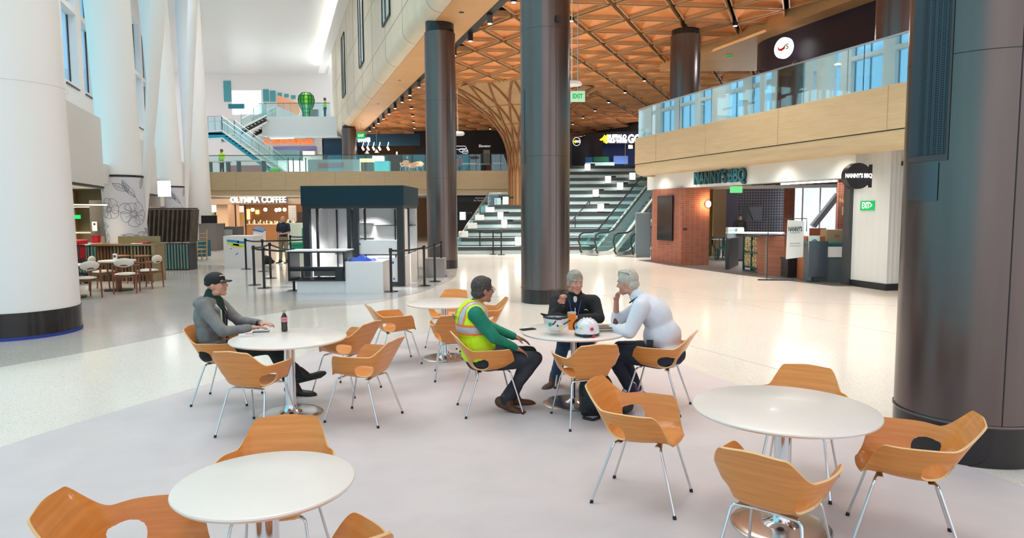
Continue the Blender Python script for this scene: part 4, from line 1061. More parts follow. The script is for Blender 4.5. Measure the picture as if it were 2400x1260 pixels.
# cardboard box and shelf sign
p=D(1962,545,18.6); m=MB(); m.box(p+V(0,.2,-.1),(.56,.4,.36)); m.box(p+V(0,-.01,-.08),(.12,.005,.05),mi=1); o=m.build('cardboard_box',[mat('cardboard',(.42,.28,.17),.8),mat('cardboard_print',(.28,.18,.11),.8)]); tag(o,'brown cardboard box standing on the counter at the restaurant entrance','box')
m=MB(); m.box((p.x-.1,19.0,.60),(1.35,.6,1.2)); o=m.build('wood_counter',mat('orange_wood',(.40,.14,.06),.5)); tag(o,'reddish wooden counter carrying the cardboard box','counter')
m=MB(); p=D(1916,555,19.5); m.box(p,(.46,.05,.5)); o=m.build('wood_sign_board',mat('brown_board',(.28,.10,.05),.6)); tag(o,'square brown wooden board behind the hanging banner','board')
q=D(1980,500,19.4); e=empty('wall_lettering',(0,0,0),0,'pale lettering on the brick wall inside the restaurant','sign')
gold=mat('gold_letters',(.75,.55,.25),.5); text("NANNY'S",.16,gold,e,D(1990,470,19.5),facing((0,-1,0)),.003,.004,sx=.8); text("BBQ",.34,gold,e,D(1994,495,19.5),facing((0,-1,0)),.003,.004,sx=.8)
# green metal chairs and tables
gm=mat('green_metal',(.006,.085,.075),.4)
def cafe_metal_chair():
    r=empty('metal_chair',(0,0,0),0,'x','chair','dark green metal chairs of the restaurant')
    m=MB(); m.box((0,0,.45),(.36,.36,.03)); m.build('seat',gm,r)
    m=MB(); m.tube([(-.17,-.17,.45),(-.18,-.22,.83),(.18,-.22,.83),(.17,-.17,.45)],.014,6); m.box((0,-.21,.66),(.10,.015,.32)); m.build('backrest',gm,r)
    for sx in (-1,1):
        for sy in (-1,1): m=MB(); m.bar((sx*.16,sy*.16,.44),(sx*.2,sy*.2,0),.035); m.build('leg',gm,r)
    return r
gc0=cafe_metal_chair(); GC=[(1661,602,24.6,20,'nearest the brick pillar'),(1680,596,26,200,'second from the brick pillar'),(1690,610,23.2,60,'in front of the dark partition'),(1700,606,24,-40,'against the dark partition'),(1672,590,27.5,90,'farthest back by the tan wall'),(1527,600,28.0,0,'between the totem and the brick pillar')]
for i,(px,py,Y,rz,lab) in enumerate(GC):
    p=G(px,py); lab='dark green metal cafe chair '+lab
    if i==0: gc0.location=(p.x,p.y,.0125); gc0.rotation_euler.z=math.radians(rz); gc0['label']=lab
    else: dup(gc0,(p.x,p.y,.0125),math.radians(rz),lab)
for i,(px,py) in enumerate(((1668,594),(1690,603))):
    p=G(px,py); m=MB(); m.cyl((0,0,.72),(0,0,.75),.38,n=28); m.cyl((0,0,0),(0,0,.72),.03,n=10); m.cyl((0,0,0),(0,0,.02),.2,n=20); o=m.build('cafe_table',mat('white_top',(.7,.72,.72),.4),None,(p.x,p.y,.0125)); tag(o,('small pale table among the green chairs by the tan wall','small pale table among the green chairs near the dark partition')[i],'table')
m=MB(); a=G(1704,632,0);b=G(1738,600,0); m.bar(a+V(0,0,.5),a+V(.9,1.8,.5),.12,1.0); o=m.build('low_partition',mat('dark_partition',(.02,.02,.025),.5)); tag(o,'low dark partition with a glass top behind the green chairs','partition'); m=MB(); m.bar(a+V(0,0,1.15),a+V(.9,1.8,1.15),.02,.3); m.build('glass_top',clear_rail,o)
m=MB(); p=G(1541,612); m.cyl((0,0,0),(0,0,.95),.2,n=28); o=m.build('round_bin',darkgrey,None,(p.x,p.y+.2,0)); tag(o,'round dark bin at the left side of the brick pillar','bin')
m=MB(); m.box(V(0,0,0),(.4,.05,.22)); o=m.build('exit_sign',mat('exit_green_2',(.1,.6,.2),.5,emit=(.2,.8,.3),es=.8),None,onaxis(1722,15.4,2.62)); tag(o,'small green lit exit sign hanging in the restaurant entrance','sign')
# ceiling slats inside and a light bar
m=MB()
for k in range(16): axbox(m,15.0+k*.35,21,2.88,9,.08,.1)
struct(m.build('ceiling_restaurant_slats',mat('slat_dark',(.03,.025,.03),.5)))
for i,(a,Y,l) in enumerate(((15.25,19.4,3.0),(15.6,20.5,2.2),(17,22,2.5))):
    m=MB(); axbox(m,a,Y,2.80,l,.07,.05); o=m.build('linear_light',mat('linear_emit',(1,1,1),.5,emit=(.95,.97,1),es=7)); tag(o,('white linear light nearest the restaurant front','short white linear light above the entrance','white linear light deep inside the restaurant')[i],'light')
area('restaurant_lamp',AX(17,21,2.7),3.5,230,(1,.93,.86)); area('restaurant_lamp',AX(18,25,2.7),3.5,230,(1,.93,.88)); area('restaurant_lamp',AX(16.4,24,2.7),2,50,(1,.85,.7))
# light washing the storefront under the balcony soffit
for Y in (17,19,21,23,25): area('soffit_lamp',AX(13.6,Y,3.4),.6,16,(1,.93,.85))
# ---------------- upper right shops ----------------
band=mat('chilli_band',(.03,.022,.04),.35)
def arc_band(name,a0,pts,z0,z1,mt):
    m=MB(); vs=[]
    for p in pts: vs+=[V(p.x,p.y,z0),V(p.x,p.y,z1)]
    m.add(vs,[(2*i,2*i+2,2*i+3,2*i+1) for i in range(len(pts)-1)],True); return m.build(name,mt,fix=False)
def rounded(a,Y0,Y1,R):
    pts=[AX(a,Y0+(Y1-Y0)*i/6) for i in range(7)]; c=pts[-1]+VX*R
    for k in range(1,9): t=PI/2*k/8; pts.append(c-VX*R*math.cos(t)+UX*R*math.sin(t))
    pts.append(pts[-1]+VX*9); return pts
struct(arc_band('wall_chilli_band',0,rounded(17.6,6,24.8,1.8),6.75,8.05,band))
m=arc_band('wall_chilli_soffit',0,[p+VX*.02 for p in rounded(17.6,6,24.8,1.8)],6.72,6.80,mat('warm_soffit_edge',(.5,.25,.1),.5)); struct(m)
m=MB(); m.prism([(p.x,p.y) for p in (AX(17.7,6),AX(26,6),AX(26,25),AX(17.7,25))],6.72,6.78); struct(m.build('ceiling_chilli',mat('warm_ceiling',(.45,.22,.09),.5)))
m=MB()
for k,Y in enumerate((11,13,15,17,19,21,23)): m.cyl(AX(18.6,Y,6.71),AX(18.6,Y,6.69),.09,n=14)
o=m.build('ceiling_chilli_lights',mat('warm_emit',(1,1,1),.5,emit=(1,.75,.4),es=12)); struct(o)
c=D(1840,113,23.4); sg=empty('round_shop_sign',(0,0,0),0,'round white glowing shop sign with a red pepper on the dark curved band','sign')
nn=(V(0,0,6.9)-c); nn.z=0; nn.normalize(); nn=V(-.85,-.5,0).normalized()
m=MB(); m.cyl(c,c+nn*.12,.34,n=40); m.build('disc',mat('sign_disc_emit',(1,1,1),.5,emit=(1,.97,.95),es=2.2),sg)
R=facing(nn).to_4x4(); 
m=MB(); M=Matrix.Translation(c+nn*.125)@R; m.M=M; m.tube([(-.20,.06,0),(-.14,-.03,0),(-.04,-.06,0),(.06,-.02,0),(.09,.05,0)],[.01,.035,.05,.045,.02],8); m.build('pepper',mat('pepper_red',(.75,.02,.02),.5),sg)
text("'S",.24,mat('leaf_green',(.1,.35,.05),.5),sg,c+nn*.13+nn.cross(V(0,0,1))*-.16,facing(nn),.004,.006)
area('round_sign_glow',c+nn*.4,.5,25,(1,.95,1),facing(-nn).to_euler())
# windows and furniture behind the right balustrade
m=MB(); axwall('x',25.5,8,40,4.5,9,mat('daylight_far',(.8,.9,1),.2,emit=(.75,.92,1),es=1.1),mb=m,build=False,side=1); struct(m.build('window_60',MATS['daylight_far']))
m=MB()
for Y in range(8,40,3): axbox(m,25.3,Y,6.7,.12,.12,4.6)
for z in (6.2,7.6): axbox(m,25.3,24,z,32,.08,.1)
struct(m.build('trim_12',darkgrey))
redm=mat('red_metal',(.62,.02,.02),.4)
def barchair():
    r=empty('bar_chair',(0,0,0),0,'x','chair','red framed high chairs behind the right balustrade')
    for sx in (-1,1):
        for sy in (-1,1): m=MB(); m.bar((sx*.2,sy*.2,0),(sx*.17,sy*.17,.75 if sy>0 else 1.15),.04); m.build('leg',redm,r)
    m=MB(); m.box((0,0,.75),(.42,.42,.08)); m.build('seat',black,r); m=MB(); m.box((0,-.18,1.0),(.40,.05,.35)); m.build('backrest',black,r)
    m=MB(); m.bar((-.19,.19,.3),(.19,.19,.3),.03); m.build('footrest',redm,r); return r
bc0=barchair()
for i,(a,Y,rz,lab) in enumerate(((14.4,17.6,60,'right in front of the pepper sign'),(14.6,18.6,100,'one place left of the pepper sign axis'),(14.5,20.2,70,'near the middle of the balustrade'),(14.4,21.5,-100,'close to the curved end of the balustrade'))):
    p=AX(a,Y,4.5); lab='red framed bar chair behind the balcony glass, '+lab
    if i==0: bc0.location=p; bc0.rotation_euler.z=math.radians(rz); bc0['label']=lab
    else: dup(bc0,p,math.radians(rz),lab)
for i,(a,Y) in enumerate(((15.6,16.5),(15.9,19.4),(16,22.4))):
    p=AX(a,Y,4.5); m=MB(); m.box((0,0,1.02),(.7,.7,.05)); m.cyl((0,0,0),(0,0,1.0),.04,n=10); m.cyl((0,0,0),(0,0,.03),.25,n=20); o=m.build('high_table',black,None,p); tag(o,'black high table behind the balcony glass, '+('nearest the bronze columns','below the pepper sign','close to the curved end')[i],'table')
m=MB(); p=AX(15.3,15.2,4.5); q_=AX(16.5,13.5,8.0); m.bar(p,q_,.22,.22); o=m.build('raking_strut',mat('timber_strut',(.35,.2,.12),.5)); tag(o,'brown raking strut behind the right end of the balcony glass','strut')
# hanging exit signs of the wooden hall
for i,(px,py,Y,w_,lab) in enumerate(((1354,226,19.0,.40,'pale green exit sign hanging right of the middle column'),(1710,128,27.5,.26,'green exit sign near the plain soffit on the upper right'),(846,318,48.5,.6,'far green exit sign beside the distant column on the left'))):
    c=D(px,py,Y); e=empty('exit_sign',(0,0,0),0,lab,'sign'); m=MB(); m.box(c,(w_,.03,w_*.72)); m.build('panel',mat('exit_edge_green',(.55,.75,.6),.3,emit=(.35,.8,.45),es=.35) if i==0 else xg,e); text('EXIT',w_*.42,wlet if i else xg,e,c+V(0,-.02,0),facing((0,-1,0)),.002,.006,sx=.8)
    m=MB(); m.cyl(c+V(0,0,w_*.36),c+V(0,0,8.4-c.z),.012,n=8); m.build('stem',steel,e)
c=D(1340,190,17); c.z-=.0; m=MB(); m.lathe([(0,.0),(.22,-.02),(.25,-.07),(.24,-.10),(0,-.11)],n=32); m.cyl((0,0,0),(0,0,8.27-c.z),.012,n=8); o=m.build('dish_antenna',white,None,c); tag(o,'white disc hanging from the lattice behind the middle column','disc')
c=D(1073,308,36); m=MB(); m.lathe([(0,.0),(.32,-.02),(.36,-.12),(.3,-.2),(0,-.22)],n=32); m.cyl((0,0,0),(0,0,8.27-c.z),.015,n=8); o=m.build('dish_antenna',white,None,c); tag(o,'white disc hanging behind the column next to the kiosk','disc')
# ---------------- people ----------------
def rotto(z,x=None):
    z=Vector(z).normalized(); x=Vector(x) if x is not None else V(1,0,0)
    if abs(x.normalized().dot(z))>.95: x=V(0,1,0)
    y=z.cross(x).normalized(); x=y.cross(z); return Matrix((x,y,z)).transposed().to_4x4()
def capsule(mb,p,q,r1,r2,n=14):
    p=Vector(p);q=Vector(q);d=q-p
    if d.length<1e-5: mb.ell(p,r1,n,8); return
    R=rotto(d); L=d.length; prof=[]
    vs=[];rows=[]
    for k in range(6): t=PI/2*k/5; rows.append((-r1*math.cos(t),r1*math.sin(t)))
    for k in range(6): t=PI/2*k/5; rows.append((L+r2*math.sin(t),r2*math.cos(t)))
    for z,r in rows:
        for j in range(n): a=2*PI*j/n; vs.append(p+(R.to_3x3()@V(max(r,1e-4)*math.cos(a),max(r,1e-4)*math.sin(a),z)))
    k=len(rows); fs=[(i*n+j,i*n+(j+1)%n,(i+1)*n+(j+1)%n,(i+1)*n+j) for i in range(k-1) for j in range(n)]
    fs.append(list(range(n))[::-1]); fs.append([(k-1)*n+j for j in range(n)])
    mb.add(vs,fs,True)
def chain(mb,pts,rs):
    for i in range(len(pts)-1): capsule(mb,pts[i],pts[i+1],rs[i],rs[i+1])
def organic(name,mb,mats,parent=None,voxel=.008,smooth=4,paint=None,wob=0,seed=0,sfac=.5):
    me=bpy.data.meshes.new(name); me.from_pydata(mb.v,[],mb.f)
    o=bpy.data.objects.new('tmp',me); C.objects.link(o)
    r=o.modifiers.new('r','REMESH'); r.mode='VOXEL'; r.voxel_size=voxel; r.use_smooth_shade=True
    s=o.modifiers.new('s','SMOOTH'); s.iterations=smooth; s.factor=sfac
    if wob:
        t=bpy.data.textures.get('folds') or bpy.data.textures.new('folds','CLOUDS'); t.noise_scale=.09; t.noise_depth=2
        d=o.modifiers.new('d','DISPLACE'); d.texture=t; d.strength=wob; d.mid_level=.5; d.texture_coords='LOCAL'
    dg=bpy.context.evaluated_depsgraph_get(); m2=bpy.data.meshes.new_from_object(o.evaluated_get(dg)); bpy.data.objects.remove(o); bpy.data.meshes.remove(me)
    m2.name=name; m2.materials.clear()
    for m in (mats if isinstance(mats,(list,tuple)) else [mats]): m2.materials.append(m)
    if paint:
        idx=[paint(p.center,p.normal) for p in m2.polygons]; m2.polygons.foreach_set('material_index',idx)
    else: m2.polygons.foreach_set('material_index',[0]*len(m2.polygons))
    m2.polygons.foreach_set('use_smooth',[True]*len(m2.polygons))
    o=bpy.data.objects.new(name,m2); C.objects.link(o)
    if parent: o.parent=parent
    return o
def hand(mb,w,d,n,side=1,curl=.3,spread=1.0,s=1.0):
    """w wrist, d pointing direction, n palm normal, side +1: thumb lies on n x d side."""
    d=Vector(d).normalized(); n=Vector(n); n=(n-d*n.dot(d)).normalized(); t=n.cross(d)*side
    w=Vector(w)
    R=Matrix((t,n,d)).transposed().to_4x4()
    mb.ell(w+d*.05*s,(.041*s,.016*s,.052*s),14,10,R)
    capsule(mb,w-d*.02,w+d*.03,.026*s,.024*s)
    Ls=[.070,.080,.075,.058]
    for k in range(4):
        off=(1.5-k)*.0215*spread*s
        b=w+d*(.088-.004*abs(k-1.2))*s+t*off; dirv=(d+t*(1.5-k)*.09*spread).normalized(); L=Ls[k]*s; c=curl*(1+.12*k)
        p=b
        for j,(f,rr) in enumerate(((.45,.0095),(.32,.0088),(.26,.008))):
            ax=c*(.5+.9*j); dd=(dirv*math.cos(ax)+n*math.sin(ax)); q=p+dd*L*f; capsule(mb,p,q,rr*s,(rr-.0006)*s,8); p=q
    b=w+d*.028*s+t*.032*s; q=b+(d*.6+t*.75+n*.25).normalized()*.040*s; capsule(mb,b,q,.0135*s,.011*s,8); r=q+(d*.9+t*.25+n*(.3+curl*.5)).normalized()*.034*s; capsule(mb,q,r,.011*s,.009*s,8)
def head_parts(mb,M,s=1.0,jaw=1.0):
    T=lambda x,y,z: M@V(x*s,y*s,z*s)
    R=M.to_3x3().to_4x4()
    E=lambda c,r,n=18,m=12: mb.ell(T(*c),tuple(k*s for k in r),n,m,R)
    E((0,-.012,.035),(.076,.096,.094)); E((0,.022,-.02),(.066,.070,.088)); E((0,.035,-.062),(.050*jaw,.052,.045)); E((0,.066,-.092),(.026*jaw,.024,.020))
    for k in(-1,1):
        E((k*.034,.068,-.018),(.026,.022,.026)); E((k*.03,.078,.040),(.030,.014,.011),12,8); E((k*.079,-.008,-.008),(.009,.021,.033),10,8); E((k*.048,.0,-.07),(.022*jaw,.04,.03))
    capsule(mb,T(0,.082,.026),T(0,.106,-.012),.009*s,.0145*s,8); 
    for k in(-1,1): E((k*.012,.094,-.016),(.009,.012,.008),8,6)
    E((0,.084,-.047),(.024,.012,.006),10,6); E((0,.082,-.058),(.021,.012,.007),10,6)
def face_details(body,M,s,browc,lip=None,eyes=True):
    T=lambda x,y,z: M@V(x*s,y*s,z*s); R=M.to_3x3().to_4x4()
    for k in (-1,1):
        m=MB(); m.ell(T(k*.030,.0795,.018),(.013*s,.009*s,.007*s),12,8,R); e=m.build('eye',mat('eye_white',(.75,.72,.70),.3),body)
        m=MB(); m.ell(T(k*.030,.087,.018),(.0055*s,.003*s,.0055*s),10,6,R); m.build('iris',mat('eye_dark',(.03,.02,.02),.2),e)
        m=MB(); capsule(m,T(k*.014,.092,.040),T(k*.047,.082,.043),.0045*s,.003*s,6); m.build('eyebrow',browc,body)
    m=MB(); capsule(m,T(-.021,.090,-.0525),T(.021,.090,-.0525),.0028*s,.0028*s,6); m.ell(T(0,.092,-.0525),(.018*s,.004*s,.003*s),8,6,R); m.build('mouth',lip or mat('lips',(.40,.14,.11),.5),body)
def hair(body,M,s,m_,front=.0,low=-.035,vol=.010,name='hair'):
    R=M.to_3x3().to_4x4(); mb=MB(); T=lambda x,y,z: M@V(x*s,y*s,z*s)
    mb.ell(T(0,-.020,.045),((.078+vol)*s,(.094+vol)*s,(.090+vol)*s),20,14,R)
    mb.ell(T(0,-.045,low+.02),((.070+vol)*s,(.062+vol)*s,(.060)*s),16,10,R)
    mb.ell(T(0,.035+front,.095),(.055*s,.045*s,.036*s),14,8,R)
    return organic(name,mb,m_,body,.006*s,2,wob=.004)
def shoe(mb,ank,toe,s=1.0,hgt=.05):
    a=Vector(ank);t=Vector(toe); d=(t-a); L=d.length; d.normalize(); up=V(0,0,1); up=(up-d*up.dot(d)).normalized(); x=d.cross(up)
    R=Matrix((x,d,up)).transposed().to_4x4()
    mb.ell(a-d*.02-up*.03,(.044*s,.06*s,.05*s),14,10,R); capsule(mb,a-d*.025-up*.045,a+d*.17*s-up*.055,.036*s,.032*s); mb.ell(a+d*.15*s-up*.05,(.046*s,.085*s,.032*s),14,10,R); capsule(mb,a+up*.035,a+d*.05-up*.03,.046*s,.043*s)
SPEC={}
class Person: pass
def person(label,loc,rz,J,skin,shirt,pants,shoes,s=1.0,headrot=(0,0,0),sleeve='long',bulk=1.0,hands=None,legs=True,jaw=1.0,haircol=None,browcol=None,vox=.0075,name='person',shirtname='shirt',wob=.010,pantpaint=None,shirtpaint=None,shoename='shoe',low=-.035,belly=0,smo=8,shoepaint=None):
    """J: joints in the person's own frame, +Y ahead, +X their right hand side."""
    g=lambda k:Vector(J[k])
    P=Person(); P.J=J
    H=Matrix.Translation(g('head'))@Euler(tuple(math.radians(a) for a in headrot),'XYZ').to_matrix().to_4x4(); P.H=H
    mb=MB(); head_parts(mb,H,1.0,jaw)
    pel,waist,chest,neck=g('pelvis'),g('waist'),g('chest'),g('neck')
    capsule(mb,neck,g('head')+H.to_3x3()@V(0,-.02,-.05),.056,.052)
    sx=(g('shR')-g('shL')).normalized()
    def torso(mb,ex):
        b=bulk
        mb.ell(pel,(.165*b+ex,.125*b+ex,.13+ex),18,12,rotto(waist-pel,sx)); mb.ell(waist+V(0,belly,0),(.150*b+ex,(.115+belly)*b+ex,.17+ex),18,12,rotto(chest-pel,sx))
        mb.ell(chest,(.165*b+ex,.118*b+ex,.19+ex),18,12,rotto(neck-waist,sx)); mb.ell(chest.lerp(neck,.55),(.155*b+ex,.095*b+ex,.10+ex),18,12,rotto(neck-chest,sx))
        capsule(mb,g('shL'),g('shR'),.062*b+ex,.062*b+ex); capsule(mb,chest.lerp(neck,.6),neck,.085+ex,.06+ex)
    torso(mb,-.012)
    for k in 'LR':
        chain(mb,[g('sh'+k),g('el'+k),g('wr'+k)],[.048,.037,.026])
        if legs: chain(mb,[g('hip'+k),g('kn'+k),g('an'+k)],[.078,.053,.036])
        hd=hands[k]; hand(mb,g('wr'+k),hd[0],hd[1],hd[2],hd[3],*(hd[4:]))
        if legs: 
            a=g('an'+k); t=g('toe'+k); capsule(mb,a,a.lerp(t,.35)-V(0,0,.045),.030,.016)
    body=organic(name,mb,skin,None,vox,3); body.location=loc; body.rotation_euler=(0,0,rz); body.scale=(s,)*3
    tag(body,label,'person'); P.body=body
    face_details(body,H,1.0,browcol or haircol or rubber)
    if haircol: P.hair=hair(body,H,1.0,haircol,low=low)
    # shirt
    mb=MB(); torso(mb,.010)
    for k in 'LR':
        e=g('el'+k); w_=g('wr'+k); 
        if sleeve=='long': chain(mb,[g('sh'+k),e,e.lerp(w_,.93)],[.072*bulk,.056,.040])
        elif sleeve=='rolled': chain(mb,[g('sh'+k),e,e.lerp(w_,.35)],[.074*bulk,.058,.050])
        else: chain(mb,[g('sh'+k),g('sh'+k).lerp(e,.72)],[.072*bulk,.062])
    P.shirt=organic(shirtname,mb,shirt,body,.009,smo,paint=shirtpaint,wob=wob)
    if legs:
        mb=MB(); b=bulk
        mb.ell(pel-V(0,0,.01),(.165*b+.018,.13*b+.012,.12),18,12,rotto(waist-pel,sx))
        for k in 'LR':
            chain(mb,[g('hip'+k),g('hip'+k).lerp(g('kn'+k),.5),g('kn'+k),g('kn'+k).lerp(g('an'+k),.5),g('an'+k)],[.098*b,.085*b,.072,.064,.058])
        P.pants=organic('trousers',mb,pants,body,.010,4,paint=pantpaint,wob=.010)
        for k in 'LR':
            mb=MB(); shoe(mb,g('an'+k),g('toe'+k),1.12); organic(shoename,mb,shoes,body,.007,2,paint=shoepaint)
    return P
def seated(**kw):
    J=dict(pelvis=(0,-.07,.53),waist=(0,-.09,.70),chest=(0,-.10,.90),neck=(0,-.09,1.09),head=(0,-.05,1.225),shL=(-.185,-.09,1.03),shR=(.185,-.09,1.03),elL=(-.24,.05,.78),elR=(.24,.05,.78),wrL=(-.18,.28,.78),wrR=(.18,.28,.78),
      hipL=(-.09,-.03,.52),hipR=(.09,-.03,.52),knL=(-.12,.42,.52),knR=(.12,.42,.52),anL=(-.12,.40,.10),anR=(.12,.40,.10),toeL=(-.13,.62,.06),toeR=(.13,.62,.06)); J.update(kw); return J
hair_grey=noisy('grey_hair',(.42,.37,.32),(.25,.22,.19),(1,1,1),60,.7,bump=.3)
hair_dark=noisy('dark_hair',(.035,.027,.025),(.09,.075,.07),(1,1,1),60,.7,bump=.3)
hair_white=noisy('white_hair',(.60,.56,.48),(.42,.38,.31),(1,1,1),60,.7,bump=.3)
denim=noisy('blue_denim',(.02,.05,.12),(.035,.075,.16),ns=30,rough=.8)
navycloth=noisy('navy_cloth',(.010,.016,.030),(.018,.025,.042),ns=8,rough=.85)
charcoal=noisy('charcoal_cloth',(.022,.022,.030),(.038,.037,.046),ns=8,rough=.85)
blackcloth=noisy('black_cloth',(.008,.008,.009),(.016,.016,.018),ns=8,rough=.85)
greyhood=noisy('grey_hoodie_cloth',(.165,.165,.165),(.23,.23,.225),ns=10,rough=.85)
# --- man in the black cap ---
J=seated(pelvis=(0,-.08,.53),waist=(0,-.12,.70),chest=(0,-.13,.89),neck=(0,-.08,1.06),head=(0,-.03,1.19),shL=(-.19,-.10,1.0),shR=(.19,-.10,1.0),elR=(.25,.10,.76),wrR=(.13,.33,.775),elL=(-.25,.10,.78),wrL=(-.10,.36,.78),
   knL=(-.10,.47,.53),knR=(.10,.50,.57),anL=(-.12,.66,.10),anR=(.05,.78,.27),toeL=(-.12,.90,.06),toeR=(.05,1.02,.33))
P1=person('man in a black cap and grey hooded jacket sitting with forearms on the round table',(-2.95,6.85,0),-math.radians(86),J,skin_l,greyhood,blackcloth,mat('black_shoe',(.01,.01,.01),.5),headrot=(6,0,-6),
   hands=dict(R=((-.35,.9,-.02),(0,.1,-1),-1,.25),L=((.3,.9,0),(0,.1,-1),1,.3)),browcol=hair_dark,shirtname='hooded_jacket',wob=.014)
b=P1.body;H=P1.H; T=lambda x,y,z:H@V(x,y,z); R=H.to_3x3().to_4x4()
mb=MB(); mb.ell(T(0,-.012,.060),(.086,.104,.078),20,14,R); mb.ell(T(0,-.02,.03),(.085,.101,.045),20,10,R); o=organic('cap',mb,mat('cap_black',(.010,.010,.010),.7),b,.006,2)
m=MB(); vs=[];n=14
for i in range(n+1):
    a=-PI/2+PI*i/n
    for (k,r) in ((0,0),(1,1)):
        x=math.sin(a)*(.078 if k==0 else .080); y=.075+ (math.cos(a)*.025 if k==0 else math.cos(a)*.075+.01); z=.048-.018*abs(math.sin(a))**2-(.012 if k else 0)
        vs.append(T(x,y,z))
m.add(vs,[(2*i,2*i+2,2*i+3,2*i+1) for i in range(n)],True); v_=m.build('visor',mat('cap_visor',(.03,.03,.03),.7),o); so=v_.modifiers.new('t','SOLIDIFY'); so.thickness=.005
m=MB(); m.tube([T(.050,.070,.090),T(.035,.082,.098),T(.025,.085,.088),T(.01,.09,.094)],.004,6); m.build('stitched_logo',white,o)
# neck shirt, white collar edge, hood and lanyard
m=MB(); nk=Vector(J['neck'])
mb=MB(); capsule(mb,nk+V(0,-.01,-.03),nk+V(0,.0,.045),.085,.068); mb.ell(nk+V(0,.06,-.10),(.07,.06,.13),14,10); mb.ell(nk+V(0,.075,-.2),(.055,.045,.13),14,10)
organic('polo_shirt',mb,mat('dark_green_cloth',(.006,.035,.022),.8),b,.008,3)
mb=MB(); mb.ell(nk+V(0,-.10,-.045),(.15,.075,.065),18,10); capsule(mb,nk+V(.12,-.06,-.03),nk+V(.09,.08,-.11),.035,.028); capsule(mb,nk+V(-.12,-.06,-.03),nk+V(-.09,.08,-.11),.035,.028)
capsule(mb,nk+V(.09,.08,-.11),nk+V(.075,.085,-.32),.028,.022); capsule(mb,nk+V(-.09,.08,-.11),nk+V(-.075,.085,-.32),.028,.022)
organic('hood',mb,greyhood,b,.009,3,wob=.012)
m=MB(); m.tube([nk+V(.085,.03,-.02),nk+V(.072,.105,-.12),nk+V(.06,.105,-.24)],.012,6); m.tube([nk+V(-.085,.03,-.02),nk+V(-.072,.105,-.12),nk+V(-.06,.105,-.24)],.012,6); m.build('white_lining',mat('lining_white',(.7,.7,.7),.7),b)
m=MB(); m.tube([nk+V(.06,.07,-.02),nk+V(.02,.135,-.16),nk+V(0,.135,-.33),nk+V(-.02,.135,-.16),nk+V(-.06,.07,-.02)],.006,6); m.box(nk+V(0,.135,-.37),(.05,.01,.08)); m.build('lanyard',navycloth,b)
m=MB(); m.lathe([(.034,-.012),(.037,0),(.034,.012)],n=20); o=m.build('wristband',black,b); o.location=Vector(J['wrL'])+V(0,-.02,0); o.rotation_euler=(PI/2,0,-.3)
# --- man in the safety vest ---
J=seated(pelvis=(0,-.06,.53),waist=(0,-.12,.69),chest=(0,-.15,.87),neck=(.0,-.11,1.035),head=(0,-.04,1.165),shL=(-.19,-.14,.965),shR=(.20,-.14,.965),elR=(.25,.02,.75),wrR=(.17,.24,.63),elL=(-.25,.05,.78),wrL=(-.12,.30,.68),
   hipL=(-.10,-.02,.51),hipR=(.10,-.02,.51),knL=(-.13,.45,.51),knR=(.13,.44,.51),anL=(-.08,.26,.10),anR=(.12,.14,.12),toeL=(-.10,.50,.05),toeR=(.18,.35,.03))
Jv=J
def vest_paint(c,n):
    z=c.z; x=abs(c.x)
    if .765<z<.865: return 1 if (.785<z<.845) else 2
    if z>.865:
        if .070<x<.165: return 1 if .09<x<.145 else 2
    if z<.66: return 0
    return 0
P2=person('man in a yellow-green safety vest over a green long-sleeved shirt, one hand on his knee',(-.24,6.49,0),-math.radians(78),J,skin_m,noisy('green_jersey',(.004,.17,.10),(.008,.22,.135),ns=8,rough=.8),charcoal,noisy('brown_boot_leather',(.10,.042,.018),(.07,.03,.014),ns=12,rough=.6),
   headrot=(-4,0,14),hands=dict(R=((-.1,.85,-.45),(0,-.3,-1),-1,.28,1.2),L=((.2,.9,-.3),(0,-.1,-1),1,.3)),haircol=hair_dark,bulk=1.12,belly=.02,shoename='boot',low=-.045,wob=.012)
b=P2.body
g=lambda k:Vector(J[k])
mb=MB(); ex=.026; bk_=1.12; sx=V(1,0,0)
mb.ell(g('waist')+V(0,.02,-.03),(.155*bk_+ex,.135*bk_+ex,.20),18,12,rotto(g('chest')-g('pelvis'),sx)); mb.ell(g('chest'),(.165*bk_+ex,.118*bk_+ex,.19+ex),18,12,rotto(g('neck')-g('waist'),sx)); mb.ell(g('chest').lerp(g('neck'),.55),(.150*bk_+ex,.098*bk_+ex,.10+ex),18,12,rotto(g('neck')-g('chest'),sx)); capsule(mb,g('shL').lerp(g('shR'),.12),g('shR').lerp(g('shL'),.12),.070*bk_+.014,.070*bk_+.014)
mb.ell(g('pelvis')+V(0,-.03,.04),(.165*bk_+.022,.135*bk_+.015,.12),18,12)
organic('safety_vest',mb,[mat('hi_vis_yellow',(.62,.92,.01),.7),mat('reflective_grey',(.52,.52,.55),.35,.2),mat('hi_vis_orange',(.95,.22,.04),.7)],b,.0075,3,paint=vest_paint,wob=.010)
m=MB(); m.box(g('chest')+V(-.0,-.172,.055),(.16,.006,.035)); m.build('back_print',mat('print_green',(.02,.22,.06),.6),b)
